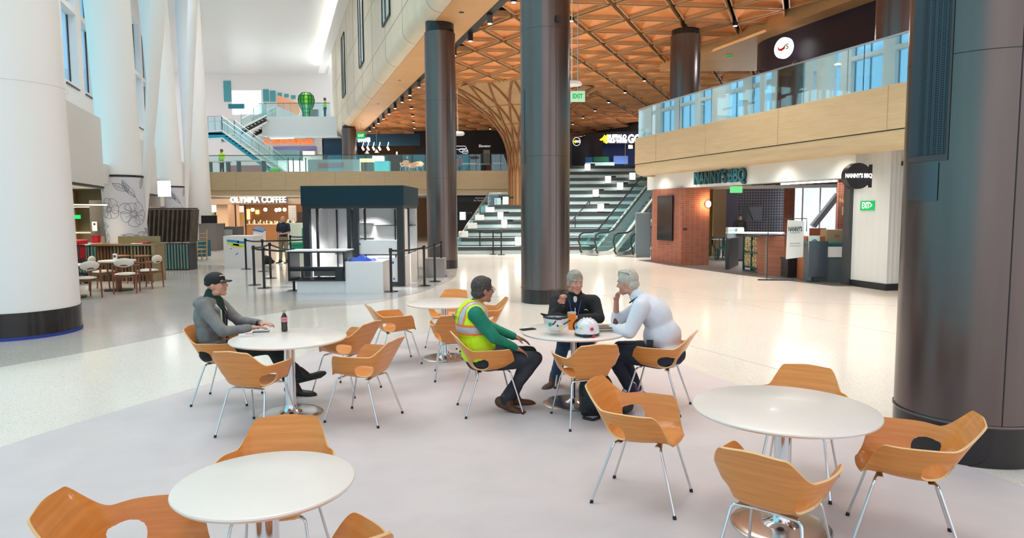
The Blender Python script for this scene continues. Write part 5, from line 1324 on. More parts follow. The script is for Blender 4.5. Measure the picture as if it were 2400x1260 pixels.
# glasses
def glasses(body,H,m_,up=0,back=0,lens=None,rot=0):
    T=lambda x,y,z:H@V(x,y,z); r=MB()
    M0=Matrix.Translation((0,back,up))@Matrix.Rotation(rot,4,'X')
    TT=lambda x,y,z:H@(M0@V(x,y,z))
    for k in(-1,1):
        r.tube([TT(k*.032+.022*math.cos(a),.102,.016+.017*math.sin(a)) for a in [2*PI*i/12 for i in range(12)]],.0022,6,closed=True)
        r.tube([TT(k*.054,.100,.020),TT(k*.076,.06,.020),TT(k*.082,0,.016),TT(k*.080,-.012,.0)],.0024,6)
    r.tube([TT(-.010,.104,.018),TT(.010,.104,.018)],.002,6); return r.build('glasses',m_,body)
glasses(b,P2.H,mat('glasses_frame',(.03,.01,.01),.3))
# --- man in the black fleece ---
J=seated(pelvis=(0,-.02,.52),waist=(0,.02,.68),chest=(0,.08,.84),neck=(0,.13,1.005),head=(.0,.18,1.145),shL=(-.20,.12,.94),shR=(.20,.12,.94),elR=(.24,.30,.785),wrR=(.13,.34,.93),elL=(-.26,.27,.78),wrL=(-.03,.38,.80),
   knL=(-.14,.44,.52),knR=(.12,.46,.52),anL=(-.12,.30,.10),anR=(.22,.12,.10),toeL=(-.12,.54,.06),toeR=(.34,.31,.04))
P3=person('grey-haired man in a black zip fleece and blue lanyard, raising one hand',(.70,7.50,0),-math.radians(186),J,skin_l,blackcloth,denim,noisy('brown_suede',(.11,.07,.05),(.08,.05,.035),ns=10,rough=.8),
   headrot=(-6,0,22),hands=dict(R=((.05,.1,1),(-.6,.8,0),1,1.25),L=((.95,.15,.05),(0,0,-1),1,.5)),haircol=hair_grey,bulk=1.06,jaw=1.08,shirtname='fleece',low=-.03)
b=P3.body; g=lambda k:Vector(J[k]); nk=g('neck')
mb=MB(); capsule(mb,nk+V(0,-.02,-.02),nk+V(0,0,.03),.088,.075); organic('collar',mb,blackcloth,b,.008,2)
mb=MB(); mb.ell(nk+V(0,.055,-.06),(.036,.03,.07),12,8); capsule(mb,nk+V(0,.0,-.02),nk+V(0,.01,.035),.066,.060); organic('undershirt',mb,mat('tee_white',(.72,.72,.74),.7),b,.006,2)
m=MB(); m.tube([nk+V(.075,.03,.0),nk+V(.055,.105,-.08),nk+V(.03,.135,-.20),nk+V(0,.15,-.29)],.0055,6); m.tube([nk+V(-.075,.03,.0),nk+V(-.055,.105,-.08),nk+V(-.03,.135,-.20),nk+V(0,.15,-.29)],.0055,6); m.build('lanyard',mat('lanyard_blue',(.01,.06,.32),.6),b)
m=MB(); m.bar(nk+V(0,.115,-.12),nk+V(0,.145,-.26),.006); m.build('zip',steel,b)
m=MB(); m.tube([nk+V(-.10,.108,-.145),nk+V(-.115,.108,-.135),nk+V(-.135,.103,-.15)],.004,6); m.build('chest_logo',white,b)
m=MB(); m.lathe([(.034,-.01),(.036,0),(.034,.01)],n=20); o=m.build('watch',blackgloss,b); o.location=g('wrR')+V(0,-.0,-.015)
# --- man in the white shirt ---
J=seated(pelvis=(0,-.08,.54),waist=(0,-.05,.71),chest=(.02,.06,.91),neck=(.03,.25,1.07),head=(.05,.345,1.205),shL=(-.19,.15,1.0),shR=(.22,.18,.99),elR=(.20,.50,.79),wrR=(.10,.47,1.01),elL=(-.27,.24,.77),wrL=(-.06,.50,.775),
   hipL=(-.11,-.02,.52),hipR=(.11,-.02,.52),knL=(-.14,.46,.53),knR=(.14,.44,.53),anL=(.05,.30,.13),anR=(.28,.30,.10),toeL=(.17,.14,.06),toeR=(.42,.22,.05))
def shoe_stripe(c,n): return 1 if (c.y+c.x)%.09<.04 else 0
P4=person('white-haired man in a pale dress shirt, resting his chin on his hand',(1.44,6.55,0),-math.radians(-66),J,skin_l,noisy('pale_shirt_cloth',(.66,.68,.76),(.72,.73,.80),ns=6,rough=.75),navycloth,[mat('sneaker_white',(.7,.7,.72),.6),mat('sneaker_purple',(.10,.03,.16),.6)],
   headrot=(-14,0,-2),smo=26,shoepaint=shoe_stripe,hands=dict(R=((-.25,-.25,.9),(-.4,-.8,.1),1,.9),L=((.55,.8,0),(0,0,-1),1,.45)),haircol=hair_white,bulk=1.18,sleeve='rolled',belly=.035,low=-.045,wob=.007)
b=P4.body; g=lambda k:Vector(J[k]); nk=g('neck')
mb=MB(); chain(mb,[g('shL'),g('elL'),g('elL').lerp(g('wrL'),.78)],[.09,.066,.052]); organic('shirt_sleeve',mb,MATS['pale_shirt_cloth'],b,.009,22,wob=.005)
mb=MB(); capsule(mb,nk+V(0,-.04,-.035),nk+V(0,-.01,.015),.088,.072); organic('collar',mb,MATS['pale_shirt_cloth'],b,.008,2)
m=MB(); m.tube([nk+V(-.075,.05,-.05),nk+V(-.085,-.03,.01),nk+V(-.05,-.095,.005),nk+V(.05,-.095,.005),nk+V(.08,0,0)],.008,6); m.build('lanyard',navycloth,b)
glasses(b,P4.H,black,up=.075,back=-.045,rot=.3)
m=MB(); m.ell(g('wrR')+V(-.03,-.02,.10),(.005,.005,.005)); m.ell(g('elR'),(.01,.01,.01))
m=MB(); m.box(g('waist')+V(-.24,.10,-.05),(.02,.06,.09)); m.build('badge',black,b)
# --- standing man ---
def standing(**kw):
    J=dict(pelvis=(0,0,.95),waist=(0,0,1.10),chest=(0,-.01,1.30),neck=(0,-.02,1.49),head=(0,.01,1.63),shL=(-.19,-.02,1.43),shR=(.19,-.02,1.43),elL=(-.26,.0,1.14),elR=(.26,.0,1.14),wrL=(-.10,.22,1.10),wrR=(.22,.10,.92),
      hipL=(-.09,0,.92),hipR=(.09,0,.92),knL=(-.12,.02,.50),knR=(.12,.02,.50),anL=(-.13,0,.09),anR=(.14,.03,.09),toeL=(-.16,.20,.05),toeR=(.18,.22,.05)); J.update(kw); return J
HS=dict(R=((0,.2,-1),(-1,0,0),1,.4),L=((.9,.2,0),(0,-1,0),1,.4))
khaki=noisy('khaki_cloth',(.23,.185,.115),(.28,.23,.15),ns=8,rough=.85)
P5=person('bald man in a navy polo and khaki trousers standing left of the kiosk',(-8.76,26.2,0),PI-.28,standing(),skin_l,navycloth,khaki,mat('dark_shoe',(.03,.03,.03),.6),sleeve='short',hands=HS,browcol=hair_grey,bulk=1.08,vox=.012,wob=.01,s=1.02)
# small background figures
def figure(label,loc,rz,shirt,pants=blackcloth,hc=hair_dark,s=1.0,skin=skin_m,J=None,sleeve='long'):
    return person(label,loc,rz,J or standing(),skin,shirt,pants,rubber,sleeve=sleeve,hands=HS,haircol=hc,vox=.016,wob=0,s=s)
hv=mat('hi_vis_small',(.50,.85,.02),.7)
p=D(519,352,47); figure('worker in a yellow-green safety jacket standing on the upper level under the staircase',(p.x,47,4.5),2.6,hv)
p=D(1734,545,27.6); figure('employee in black standing behind the restaurant counter',(p.x,27.6,.0),PI,blackcloth)
p=AX(16.4,22.8,4.5); figure('person in a black top behind the right balcony glass, left of the pepper sign',onaxis(1772,15.4,4.6),1.9,blackcloth,s=1.0)
figure('person in a dark top bending behind the right balcony glass, below the pepper sign',onaxis(1852,15.4,4.58),1.2,blackcloth)
p=D(762,265,57); figure('person in a yellow-green vest up on the white third-level balcony',(p.x,57,D(700,273,55).z+.02),2.0,hv,s=1.0)
# ---------------- things on the tables ----------------
TT=.7405
def on(px,py,z=TT): return G(px,py,z)
p=on(667,776); bo=empty('soda_bottle',p,.3,'small dark soda bottle with a pink label on the cap wearer\'s table','bottle')
m=MB(); m.lathe([(0,.0),(.026,.001),(.030,.008),(.031,.03),(.028,.06),(.030,.085),(.031,.10),(.031,.13),(.029,.145),(.020,.165),(.0125,.18),(.0125,.185)],n=32); m.build('cola',mat('cola_brown',(.022,.008,.006),.08,coat=.5),bo)
m=MB(); m.lathe([(.0125,.185),(.0125,.205),(.0165,.206),(.0165,.222),(0,.223)],n=24); m.build('cap',mat('silver_cap',(.45,.45,.45),.4,.3),bo)
m=MB(); m.lathe([(.0318,.098),(.0318,.143)],n=32); l_=m.build('label_band',mat('pink_label',(.72,.30,.38),.5),bo)
m=MB(); m.tube([(-.018,-.0275,.112),(-.010,-.031,.13),(-.004,-.032,.115),(.004,-.032,.13),(.012,-.030,.112),(.02,-.0265,.128)],.004,6); m.build('label_script',mat('label_red',(.5,.02,.06),.5),l_)
def phone(px,py,rz,label,col=blackgloss,z=TT):
    p=on(px,py,z); m=MB(); m.box((0,0,.0045),(.155,.078,.009)); o=m.build('smartphone',black,None,p,rz,bevel=.003); tag(o,label,'phone'); m=MB(); m.box((0,0,.0094),(.147,.071,.0006)); m.build('screen',col,o)
phone(612,777,.25,'smartphone with a pale screen on the cap wearer\'s table',mat('phone_pale',(.35,.50,.58),.15)); phone(1237,772,.5,'dark smartphone at the left rim of the hard hat table')
p=on(577,788); m=MB(); m.box((0,0,.012),(.13,.06,.024)); m.box((.03,0,.0245),(.07,.045,.002),mi=1); o=m.build('snack_box',[mat('snack_white',(.75,.72,.72),.5),mat('snack_red',(.65,.15,.15),.5)],None,p,.2,bevel=.004); tag(o,'small white and red packet in front of the cap wearer\'s hands','packet')
# tumbler
p=on(1340,771); t=empty('tumbler',p,0,'orange tumbler with a steel rim between the hard hats','tumbler')
m=MB(); m.lathe([(0,0),(.034,.001),(.036,.01),(.044,.155),(.045,.160)],n=32); m.build('body',mat('tumbler_orange',(.85,.22,.01),.35,coat=.3),t)
m=MB(); m.lathe([(.045,.160),(.0455,.172),(.043,.174),(.040,.168)],n=32); m.build('rim',steel,t); m=MB(); m.lathe([(.041,.166),(0,.167)],n=24); m.build('lid',mat('clear_lid',(.25,.22,.2),.1),t)
# hard hats
hatw=mat('hard_hat_white',(.76,.76,.82),.25,coat=.4)
def hardhat(label,p,rz,flip):
    h=empty('hard_hat',p,rz,label,'helmet','white hard hats on the table')
    sgn=-1 if flip else 1; z0=.165 if flip else .03
    Z=lambda z: z0+sgn*z
    m=MB(); m.lathe([(.0,Z(.135)),(.03,Z(.134)),(.065,Z(.122)),(.095,Z(.095)),(.112,Z(.055)),(.118,Z(.015)),(.122,Z(0)),(.116,Z(.0)),(.108,Z(.05)),(.09,Z(.09)),(.06,Z(.115)),(0,Z(.128))],n=40)
    for k in (-1,0,1): m.tube([(k*.03,.10,Z(.075)),(k*.032,.05,Z(.125)),(k*.033,0,Z(.139)),(k*.032,-.05,Z(.125)),(k*.03,-.10,Z(.075))],.006,6)
    for v in range(len(m.v)): x,y,z=m.v[v]; m.v[v]=(x*.98,y*1.18,z)
    m.build('shell',hatw,h)
    m=MB(); 
    for i in range(13):
        pass
    vs=[]
    for i in range(15):
        a=PI*.12+PI*.76*i/14; vs+=[(.118*math.cos(a),.140*math.sin(a),Z(.004)),(.110*math.cos(a),.140*math.sin(a)+.045*math.sin(a),Z(-.004))]
    m.add(vs,[(2*i,2*i+2,2*i+3,2*i+1) for i in range(14)],True); o=m.build('brim',hatw,h); so=o.modifiers.new('t','SOLIDIFY'); so.thickness=.004
    m=MB(); m.tube([(.112*math.cos(a),.128*math.sin(a),Z(-.008)) for a in [2*PI*i/24 for i in range(24)]],.010,6,closed=True); m.tube([(.04,-.11,Z(-.012)),(.02,-.148,Z(-.008)),(-.02,-.148,Z(-.008)),(-.04,-.11,Z(-.012))],.012,6); m.build('suspension_band',black,h)
    m=MB(); m.tube([(-.11,.03,Z(.0)),(-.135,.06,Z(.03)),(-.13,.02,Z(.07)),(-.10,-.03,Z(.115)),(-.05,-.05,Z(.145))] if not flip else [(-.10,.08,Z(-.01)),(-.13,.05,Z(-.03)),(-.09,.0,Z(-.025)),(.05,.03,Z(-.03)),(.10,.06,Z(-.01))],.008,8); m.build('strap',rubber,h)
    for (x,y,z,c,w_,l_) in (((-.085,-.105,.06,(.03,.35,.6),.035,.04),(.055,-.125,.05,(.65,.03,.05),.034,.018),(-.045,-.128,.055,(.75,.65,.05),.025,.03)) if not flip else ((-.075,-.112,.05,(.02,.35,.10),.035,.04),(.02,-.128,.075,(.75,.65,.15),.036,.03),(-.01,-.135,.06,(.02,.02,.02),.02,.02))):
        n=V(x,y,.02).normalized(); m=MB(); m.M=Matrix.Translation(V(x,y,Z(z))*1.0+n*.006)@facing(n).to_4x4(); m.lathe([(0,.0),(w_/2,.0)],n=12); 
        for q in range(len(m.v)): pass
        m.build('sticker',mat('sticker_%d_%d_%d'%tuple(int(100*k) for k in c),c,.5),h,fix=False)
    if flip:
        for (x0,x1) in ((-.04,-.055),(.07,.085)): m=MB(); m.tube([(x0-.02,-.128,Z(.05)),(x0,-.135,Z(.035)),(x1+.03,-.132,Z(.01))],.006,6); m.build('clip',rubber,h)
    else:
        m=MB(); m.ell((.07,-.12,.012),(.022,.015,.013)); m.build('ratchet_knob',mat('knob_red',(.5,.02,.03),.4),h)
    return h
hardhat('white hard hat lying upside down beside the orange tumbler',on(1302,783),.15,True)
hardhat('white hard hat standing upright with a blue sticker, right of the orange tumbler',on(1376,785),-.2,False)
p=on(1412,776); m=MB()
for k in range(4): m.box((0,.002*k,.006+.012*k),(.24,.17,.011),.03*k,mi=k%2)
o=m.build('notebook',[mat('paper_tan',(.55,.50,.38),.6),mat('cover_brown',(.16,.13,.10),.6)],None,p,.12); tag(o,'closed thick notebook under the forearms at the right rim of the hard hat table','notebook')
p=on(1440,776,TT); m=MB(); m.box((0,0,.03),(.02,.06,.11),R=Matrix.Rotation(.5,4,'X')); tag(m.build('held_phone',mat('phone_red',(.10,.03,.04),.3),None,p+V(0,-.03,.04),.3),'dark phone held in the hand of the white-haired man','phone')
# backpack under the table
p=G(1395,975); bp_=MB()
bp_.ell((0,0,.20),(.17,.13,.22),18,12); bp_.ell((0,-.05,.14),(.14,.12,.14)); bp_.box((0,0,.10),(.30,.22,.19)); bp_.ell((.20,-.02,.08),(.16,.12,.09)); bp_.ell((.02,.0,.37),(.06,.05,.08))
o=organic('backpack',bp_,noisy('black_nylon',(.008,.010,.012),(.02,.023,.025),ns=8,rough=.6),None,.012,3,wob=.02); o.location=(p.x+.02,p.y+.10,0.0); tag(o,'black backpack slumped on the floor under the hard hat table','bag')
m=MB(); m.tube([(-.1,-.10,.03),(-.14,-.2,.02),(-.06,-.26,.015),(.0,-.2,.015),(.02,-.14,.04)],.014,6); m.tube([(.05,-.12,.05),(.10,-.23,.02),(.2,-.2,.02),(.28,-.1,.05)],.012,6); m.tube([(.15,-.05,.15),(.22,-.08,.2),(.28,-.02,.16)],.01,6); m.build('strap',rubber,o)
# ---------------- cafe bar at the left ----------------
slatw=noisy('bar_slat_wood',(.20,.10,.045),(.09,.045,.022),(1,1,.2),6,.5); bronze=mat('bar_bronze',(.30,.22,.11),.35,.5)
cream=noisy('cream_upholstery',(.66,.60,.53),(.72,.66,.58),ns=6,rough=.8)
bx0,bx1=-11.8,-10.1; by=19.2
bar=empty('cafe_bar',(0,0,0),0,'bronze topped cafe bar with dark vertical wood slats wrapping around the flowered column','counter')
m=MB(); m.box(((bx0+bx1)/2,by+.30,.50),(bx1-bx0-.1,.4,1.0)); m.build('body',mat('bar_dark',(.035,.025,.018),.6),bar)
m=MB(); x=bx0+.1; rnd=random.Random(5)
while x<bx1-.15: m.box((x,by+.09,.5),(.035+.02*rnd.random(),.05,1.0),mi=int(rnd.random()<.35)); x+=.095
m.build('slats',[slatw,bronze],bar,fix=False)
m=MB(); m.box((bx1,by+.27,.51),(.10,.55,1.02)); m.build('end_panel',bronze,bar)
m=MB(); m.box(((bx0+bx1)/2,by+.30,1.04),(bx1-bx0+.1,.62,.05)); m.build('bar_top',bronze,bar)
m=MB(); m.box((bx1-.6,by+.42,1.17),(1.2,.05,.2)); m.build('upstand',bronze,bar)
m=MB(); m.box((-12.95,20.15,.5),(2.1,.5,1.0)); m.box((-12.95,20.15,1.03),(2.2,.6,.06),mi=1); 
for k in range(22): m.cyl((-13.95+.09*k,19.88,.06),(-13.95+.09*k,19.88,.96),.032,n=8,mi=2)
o=m.build('tiled_counter',[darkgrey,white,mat('green_tube_tile',(.12,.24,.22),.3)]); tag(o,'green tube-tiled counter with a white top, left of the bronze bar','counter')
# things on the bar
def small(name,p,d,mt,lab,cat,rz=0): m=MB(); m.box((0,0,d[2]/2),d); o=m.build(name,mt,None,p,rz,bevel=min(d)*.15); tag(o,lab,cat); return o
q=D(242,566,20.4); b_=MB(); b_.lathe([(0,0),(.11,.0),(.13,.22),(.12,.22),(.10,.02)],n=24); b_.tube([(-.13,0,.2),(0,0,.30),(.13,0,.2)],.006,6); o=b_.build('red_bucket',mat('bucket_red',(.65,.02,.03),.4),None,(-12.25,20.1,1.06)); tag(o,'red bucket on the white top of the tiled counter','bucket')
q=G(303,573,1.065); small('red_tray',(q.x,19.5,1.065),(.34,.22,.04),mat('tray_red',(.40,.02,.03),.4),'flat red tray lying on the bronze bar','tray')
q=G(283,574,1.065); small('paper_sheet',(q.x,19.4,1.065),(.30,.2,.012),white,'open white papers lying on the bronze bar','paper',.2)
small('brown_packet',(-11.98,20.1,1.06),(.16,.12,.2),mat('kraft',(.45,.30,.18),.8),'small brown paper packet beside the red bucket','packet')
# wall and shelves behind
m=MB(); m.box((-18.6,24.2,1.5),(10.4,.2,3.0)); struct(m.build('wall_cafe_back',mat('olive_dark_wall',(.12,.095,.05),.6)))
sl=MB(); x=-18.2
while x<-15.2: sl.box((x,23.9,1.6),(.05,.12,2.2)); x+=.13
o=sl.build('slatted_screen',noisy('screen_slat',(.30,.15,.06),(.2,.1,.04),ns=3)); tag(o,'brown vertical slat screen at the back of the cafe','screen')
for z,lab in ((2.18,'upper'),(1.3,'lower')):
    m=MB(); m.box((-15.9,23.6,z),(5.5,.3,.04)); m.box((-15.9,23.48,z-.03),(5.5,.02,.025),mi=1); o=m.build('lit_shelf',[bronze,mat('shelf_glow',(1,.9,.7),.5,emit=(1,.8,.5),es=3)]); tag(o,lab+' lit shelf along the back wall of the cafe','shelf')
area('cafe_lamp',(-14.5,21.8,2.7),2.5,170,(1,.82,.6)); area('cafe_lamp',(-11.6,18.4,2.55),1.8,34,(1,.84,.62)); area('cafe_lamp',(-15.5,30,2.6),1.2,50,(1,.82,.6)); area('cafe_lamp',(-11.4,15.8,2.55),1.8,34,(1,.84,.62))
p=D(174,508,23.3); m=MB(); m.box(p,(.42,.05,.13)); tag(m.build('exit_sign',mat('exit_dim_green',(0,.25,.05),.5,emit=(0,.5,.1),es=1)),'blurred green exit sign inside the cafe','sign')
p=D(222,530,22); m=MB(); m.box(p,(.16,.02,.30)); m.box(p+V(0,-.012,.07),(.06,.005,.06),mi=1); o=m.build('wall_notice',[white,black]); tag(o,'white paper notice hanging inside the cafe above the counter','notice')
m=MB(); m.box((p.x+.05,22.15,1.3),(.5,.1,2.1)); struct(m.build('door_1',mat('cafe_door',(.10,.09,.08),.5)))
p=D(168,480,19.0); m=MB(); m.bar(D(120,479,19),D(250,480,19),.05,.03); tag(m.build('linear_light',MATS['shelf_glow']),'thin warm linear light across the front of the cafe ceiling','light')
# bags cart
ct=empty('delivery_cart',(-12.2,18.45,0),.05,'dark cart on wheels stacked with red insulated bags beside the white column','cart')
m=MB(); m.box((0,0,.55),(1.15,.6,.22)); m.box((0,0,.28),(1.1,.55,.05)); m.build('platform',navycloth,ct)
for x in (-.32,.26):
    m=MB(); m.box((x,-.02,.88),(.55,.5,.40)); o=m.build('red_bag',mat('bag_red',(.38,.01,.02),.6),ct,bevel=.03); k=MB(); k.box((x-.14,-.28,.88),(.05,.012,.34)); k.box((x,-.28,1.0),(.5,.01,.04),mi=1); k.build('strap',[mat('strap_white',(.6,.58,.55),.6),black],o)
m=MB(); m.box((.15,0,1.16),(.9,.5,.12)); m.build('top_bag',MATS['bag_red'],ct,bevel=.03); m=MB(); m.ell((-.35,0,1.2),(.3,.25,.08)); m.build('black_bag',blackcloth,ct)
for x in (-.45,.5):
    for y in (-.25,.25): m=MB(); m.cyl((x,y-.025,.13),(x,y+.025,.13),.13,n=24); m.cyl((x,y-.03,.13),(x,y+.03,.13),.07,n=16,mi=1); m.cyl((x,y,.13),(x,y,.45),.02,n=8,mi=1); m.build('wheel',[rubber,steel],ct)
m=MB(); m.tube([(.62,-.25,.5),(.62,-.25,1.05),(.62,.25,1.05),(.62,.25,.5)],.02,8); m.build('push_handle',black,ct)
# cafe tables and chairs
def ctable(p,lab,r=.42):
    t=empty('cafe_table',p,0,lab,'table','cream cafe tables'); m=MB(); m.lathe([(0,.76),(r,.76),(r,.73),(0,.72)],n=40); m.build('tabletop',cream,t); m=MB(); m.cyl((0,0,.02),(0,0,.73),.07,n=16); m.build('pedestal',walnut,t); m=MB(); m.prism([(math.cos(a)*.36,math.sin(a)*.36) for a in [2*PI*i/6 for i in range(6)]],0,.03); m.build('base_plate',black,t)
ctable((-9.85,17.0,0),'cream round cafe table nearest the bar, under the mounted menu holder'); ctable((-10.15,15.6,0),'cream round cafe table half hidden by the massive white column')
def cchair():
    r=empty('cafe_chair',(0,0,0),0,'x','chair','cream upholstered cafe chairs with walnut frames')
    m=MB(); m.ell((0,.02,.46),(.26,.25,.045),20,8); m.build('seat',cream,r)
    m=MB(); m.ell((0,-.24,.75),(.22,.04,.11),18,10); m.build('backrest',cream,r)
    for sx in (-1,1):
        for sy,h in ((1,.66),(-1,.68)): m=MB(); m.cyl((sx*.24,sy*.24,0),(sx*.25,sy*.20,h),.016,.022,10); m.build('leg',walnut,r)
    m=MB(); m.tube([(-.25,.22,.66),(-.26,0,.67),(-.22,-.2,.68),(0,-.28,.69),(.22,-.2,.68),(.26,0,.67),(.25,.22,.66)],.02,8); m.box((0,0,.41),(.46,.42,.04)); m.build('frame',walnut,r)
    return r
cc=cchair()
for i,(x,y,f,lab) in enumerate(((-9.72,15.45,-60,'left of the row, its back turned to us'),(-9.33,16.45,-20,'between the two cream tables, its back turned to us'),(-9.35,17.5,-85,'at the right end of the row, seen from its side'),(-10.35,17.2,80,'on the far side of the cream table nearest the bar'),(-10.55,15.2,40,'right beside the massive white column'))):
    lab='cream cafe chair, walnut frame, '+lab
    if i==0: cc.location=(x,y,0); cc.rotation_euler.z=-math.radians(f); cc['label']=lab
    else: dup(cc,(x,y,0),-math.radians(f),lab)
for i,(x,y) in enumerate(((-9.85,17.0),(-10.15,15.6))): m=MB(); m.box((0,0,.08),(.09,.04,.16)); m.box((0,-.022,.09),(.06,.004,.06),mi=1); o=m.build('menu_holder',[white,darkgrey],None,(x-.05,y,.765)); tag(o,('small menu holder on the cream table nearest the bar','small menu holder on the cream table by the massive white column')[i],'menu')
st_=empty('bar_stool',(-10.75,18.8,0),0,'walnut backless bar stool at the slatted bar, the left of the two','stool','walnut stools at the bar')
m=MB(); m.ell((0,0,.76),(.24,.18,.03),18,8); m.build('seat',walnut,st_)
for sx in (-1,1):
    for sy in (-1,1): m=MB(); m.cyl((sx*.2,sy*.16,0),(sx*.08,sy*.06,.75),.014,.02,8); m.build('leg',walnut,st_)
m=MB(); m.box((0,0,.25),(.34,.02,.02)); m.box((0,0,.25),(.02,.28,.02)); m.build('footrest',walnut,st_)
dup(st_,(-10.15,18.7,0),.1,'walnut backless bar stool at the slatted bar, the one by the bronze end panel')
# high chair with pale blue back
p=G(418,622); hc=empty('high_chair',(p.x,p.y,0),.25,'dark framed high chair with a pale blue rounded back, right of the bar','chair')
m=MB(); m.box((0,0,.78),(.48,.45,.07)); m.build('seat',cream,hc,bevel=.02); m=MB(); m.ell((0,-.22,1.0),(.27,.07,.11),18,10); m.build('backrest',mat('pale_blue_upholstery',(.28,.42,.43),.8),hc)
for sx in (-1,1):
    for sy in (-1,1): m=MB(); m.bar((sx*.23,sy*.22,0),(sx*.21,sy*.2,.78 if sy>0 else .95),.035); m.build('leg',black,hc)
m=MB(); m.box((0,.21,.25),(.42,.03,.03)); m.box((0,-.21,.25),(.42,.03,.03),mi=1); m.build('footrest',[steel,black],hc)
# fins shelf behind W2
m=MB(); 
for k in range(16):
    x0=-13.2+.155*k; m.add([(x0,23.0,.95),(x0+.05,23.0,.95),(x0+.16,23.0,2.05),(x0+.10,23.0,2.05),(x0,23.5,.95),(x0+.05,23.5,.95),(x0+.16,23.5,2.05),(x0+.10,23.5,2.05)],[(0,1,2,3),(7,6,5,4),(0,4,5,1),(1,5,6,2),(2,6,7,3),(3,7,4,0)])
m.box((-12.1,23.4,2.08),(2.6,.4,.04)); o=m.build('fin_divider',noisy('dark_fin_wood',(.10,.075,.05),(.06,.045,.03),ns=4)); tag(o,'divider of slanted dark wooden fins between the two flowered columns','divider')
m=MB(); m.box((-12.0,23.3,.45),(2.2,.6,.9)); 
for k in range(22): m.cyl((-13.05+.1*k,22.98,.05),(-13.05+.1*k,22.98,.88),.03,n=8,mi=1)
o=m.build('tiled_counter',[darkgrey,MATS['green_tube_tile']]); tag(o,'green tube-tiled counter below the slanted fins','counter')
for k in range(9):
    m=MB(); h=.18+.05*((k*7)%3); m.lathe([(0,0),(.035,.0),(.035,h*.6),(.012,h*.75),(.012,h)],n=12); o=m.build('bottle',[mat('bottle_amber',(.35,.2,.06),.15),mat('bottle_green',(.06,.15,.08),.15),mat('bottle_clear',(.5,.5,.45),.15)][k%3],None,(-13.1+.13*k,23.1,.90)); tag(o,'small bottle standing among the slanted wooden fins of the bar','bottle','bottles among the fins')
m=MB(); m.box((-17.0,27.5,2.55),(6,.3,.7)); struct(m.build('wall_cafe_bulkhead',offwhite))
p=D(385,442,24.5); m=MB(); m.box(p,(.42,.1,.55)); m.cyl(p,(p.x,p.y,2.8),.01,n=6); tag(m.build('lit_menu_board',mat('board_white_emit',(1,1,1),.5,emit=(1,1,1),es=2)),'bright blank hanging display board between the flowered columns','sign')
# banquette, ladder chair, grey counters
p=G(455,602); m=MB(); m.box((0,0,.36),(.75,.7,.72)); o=m.build('teal_banquette',mat('teal_vinyl',(.01,.10,.14),.5),None,(p.x,p.y+.5,0)); tag(o,'teal block banquette beside the second flowered column','seat')
p=G(468,610); lc=empty('rattan_chair',(p.x,p.y,0),.9,'light wooden chair with ladder-like slatted back near the teal banquette','chair'); lw=mat('light_rattan',(.45,.33,.17),.6)
m=MB(); m.box((0,0,.45),(.42,.42,.05)); m.build('seat',lw,lc); m=MB()
for sx in (-1,1): m.bar((sx*.2,-.2,.0),(sx*.2,-.28,1.25),.04)
for k in range(6): m.bar((-.2,-.21-.01*k,.3+.16*k),(.2,-.21-.01*k,.3+.16*k),.03)
m.build('backrest',lw,lc); 
for sx in (-1,1): m=MB(); m.bar((sx*.19,.19,0),(sx*.19,.19,.45),.035); m.build('leg',lw,lc)
a=G(466,588);b=G(512,587); m=MB(); m.box(((a.x+b.x)/2,a.y+.6,.68),(abs(b.x-a.x),1.0,1.36)); m.box(((a.x+b.x)/2,a.y+.6,1.37),(abs(b.x-a.x)+.05,1.05,.04)); tag(m.build('grey_counter',grey),'long grey-brown counter front, left of the taped white box stand','counter')
a=G(512,585);b=G(548,585); m=MB(); m.box(((a.x+b.x)/2,a.y+.9,.6),(abs(b.x-a.x),.9,1.2)); m.box(((a.x+b.x)/2-.1,a.y+.43,.80),(.55,.02,.50),mi=1); tag(m.build('grey_cabinet',[mat('grey_dark_lam',(.14,.13,.125),.5),mat('board_pale',(.45,.47,.45),.5)]),'darker grey cabinet with a pale framed panel beside the grey-brown counter','cabinet')
p=G(452,590); m=MB(); m.box((p.x,p.y+2,1.35),(.8,.1,.9)); tag(m.build('dark_monitor',black),'black screen standing behind the second flowered column','screen')
p=G(610,598); pd=empty('white_pedestal',(p.x,p.y,0),0,'slim white pedestal with a slanted blue top, left of the standing man','pedestal'); m=MB(); m.box((0,0,.55),(.42,.4,1.1)); m.build('body',white,pd); m=MB(); m.box((0,-.02,1.18),(.46,.45,.05),R=Matrix.Rotation(.25,4,'X')@Matrix.Rotation(.25,4,'Y')); m.build('top',mat('top_blue',(.02,.12,.35),.4),pd)
p=G(624,620); m=MB(); m.ell((0,0,.17),(.24,.2,.17)); m.ell((.12,0,.1),(.2,.15,.1)); o=organic('duffel_bag',m,blackcloth,None,.03,2,wob=.03); o.location=(p.x,p.y,0.01); tag(o,'black bag heaped on the floor behind the barrier posts','bag')
m=MB(); m.box((0,0,.2),(.35,.3,.4)); tag(m.build('cardboard_box',MATS['cardboard'],None,(p.x-.42,p.y+.4,0)),'brown cardboard box on the floor beside the black bag','box')
p=G(700,592); m=MB(); m.box((0,0,.45),(.75,.7,.12)); m.box((.33,0,.75),(.1,.7,.9)); m.box((0,0,.2),(.6,.6,.4)); tag(m.build('green_armchair',mat('green_upholstery',(.01,.28,.15),.7),None,(p.x,p.y,0),bevel=.03),'bright green lounge chair half hidden behind the kiosk','chair')
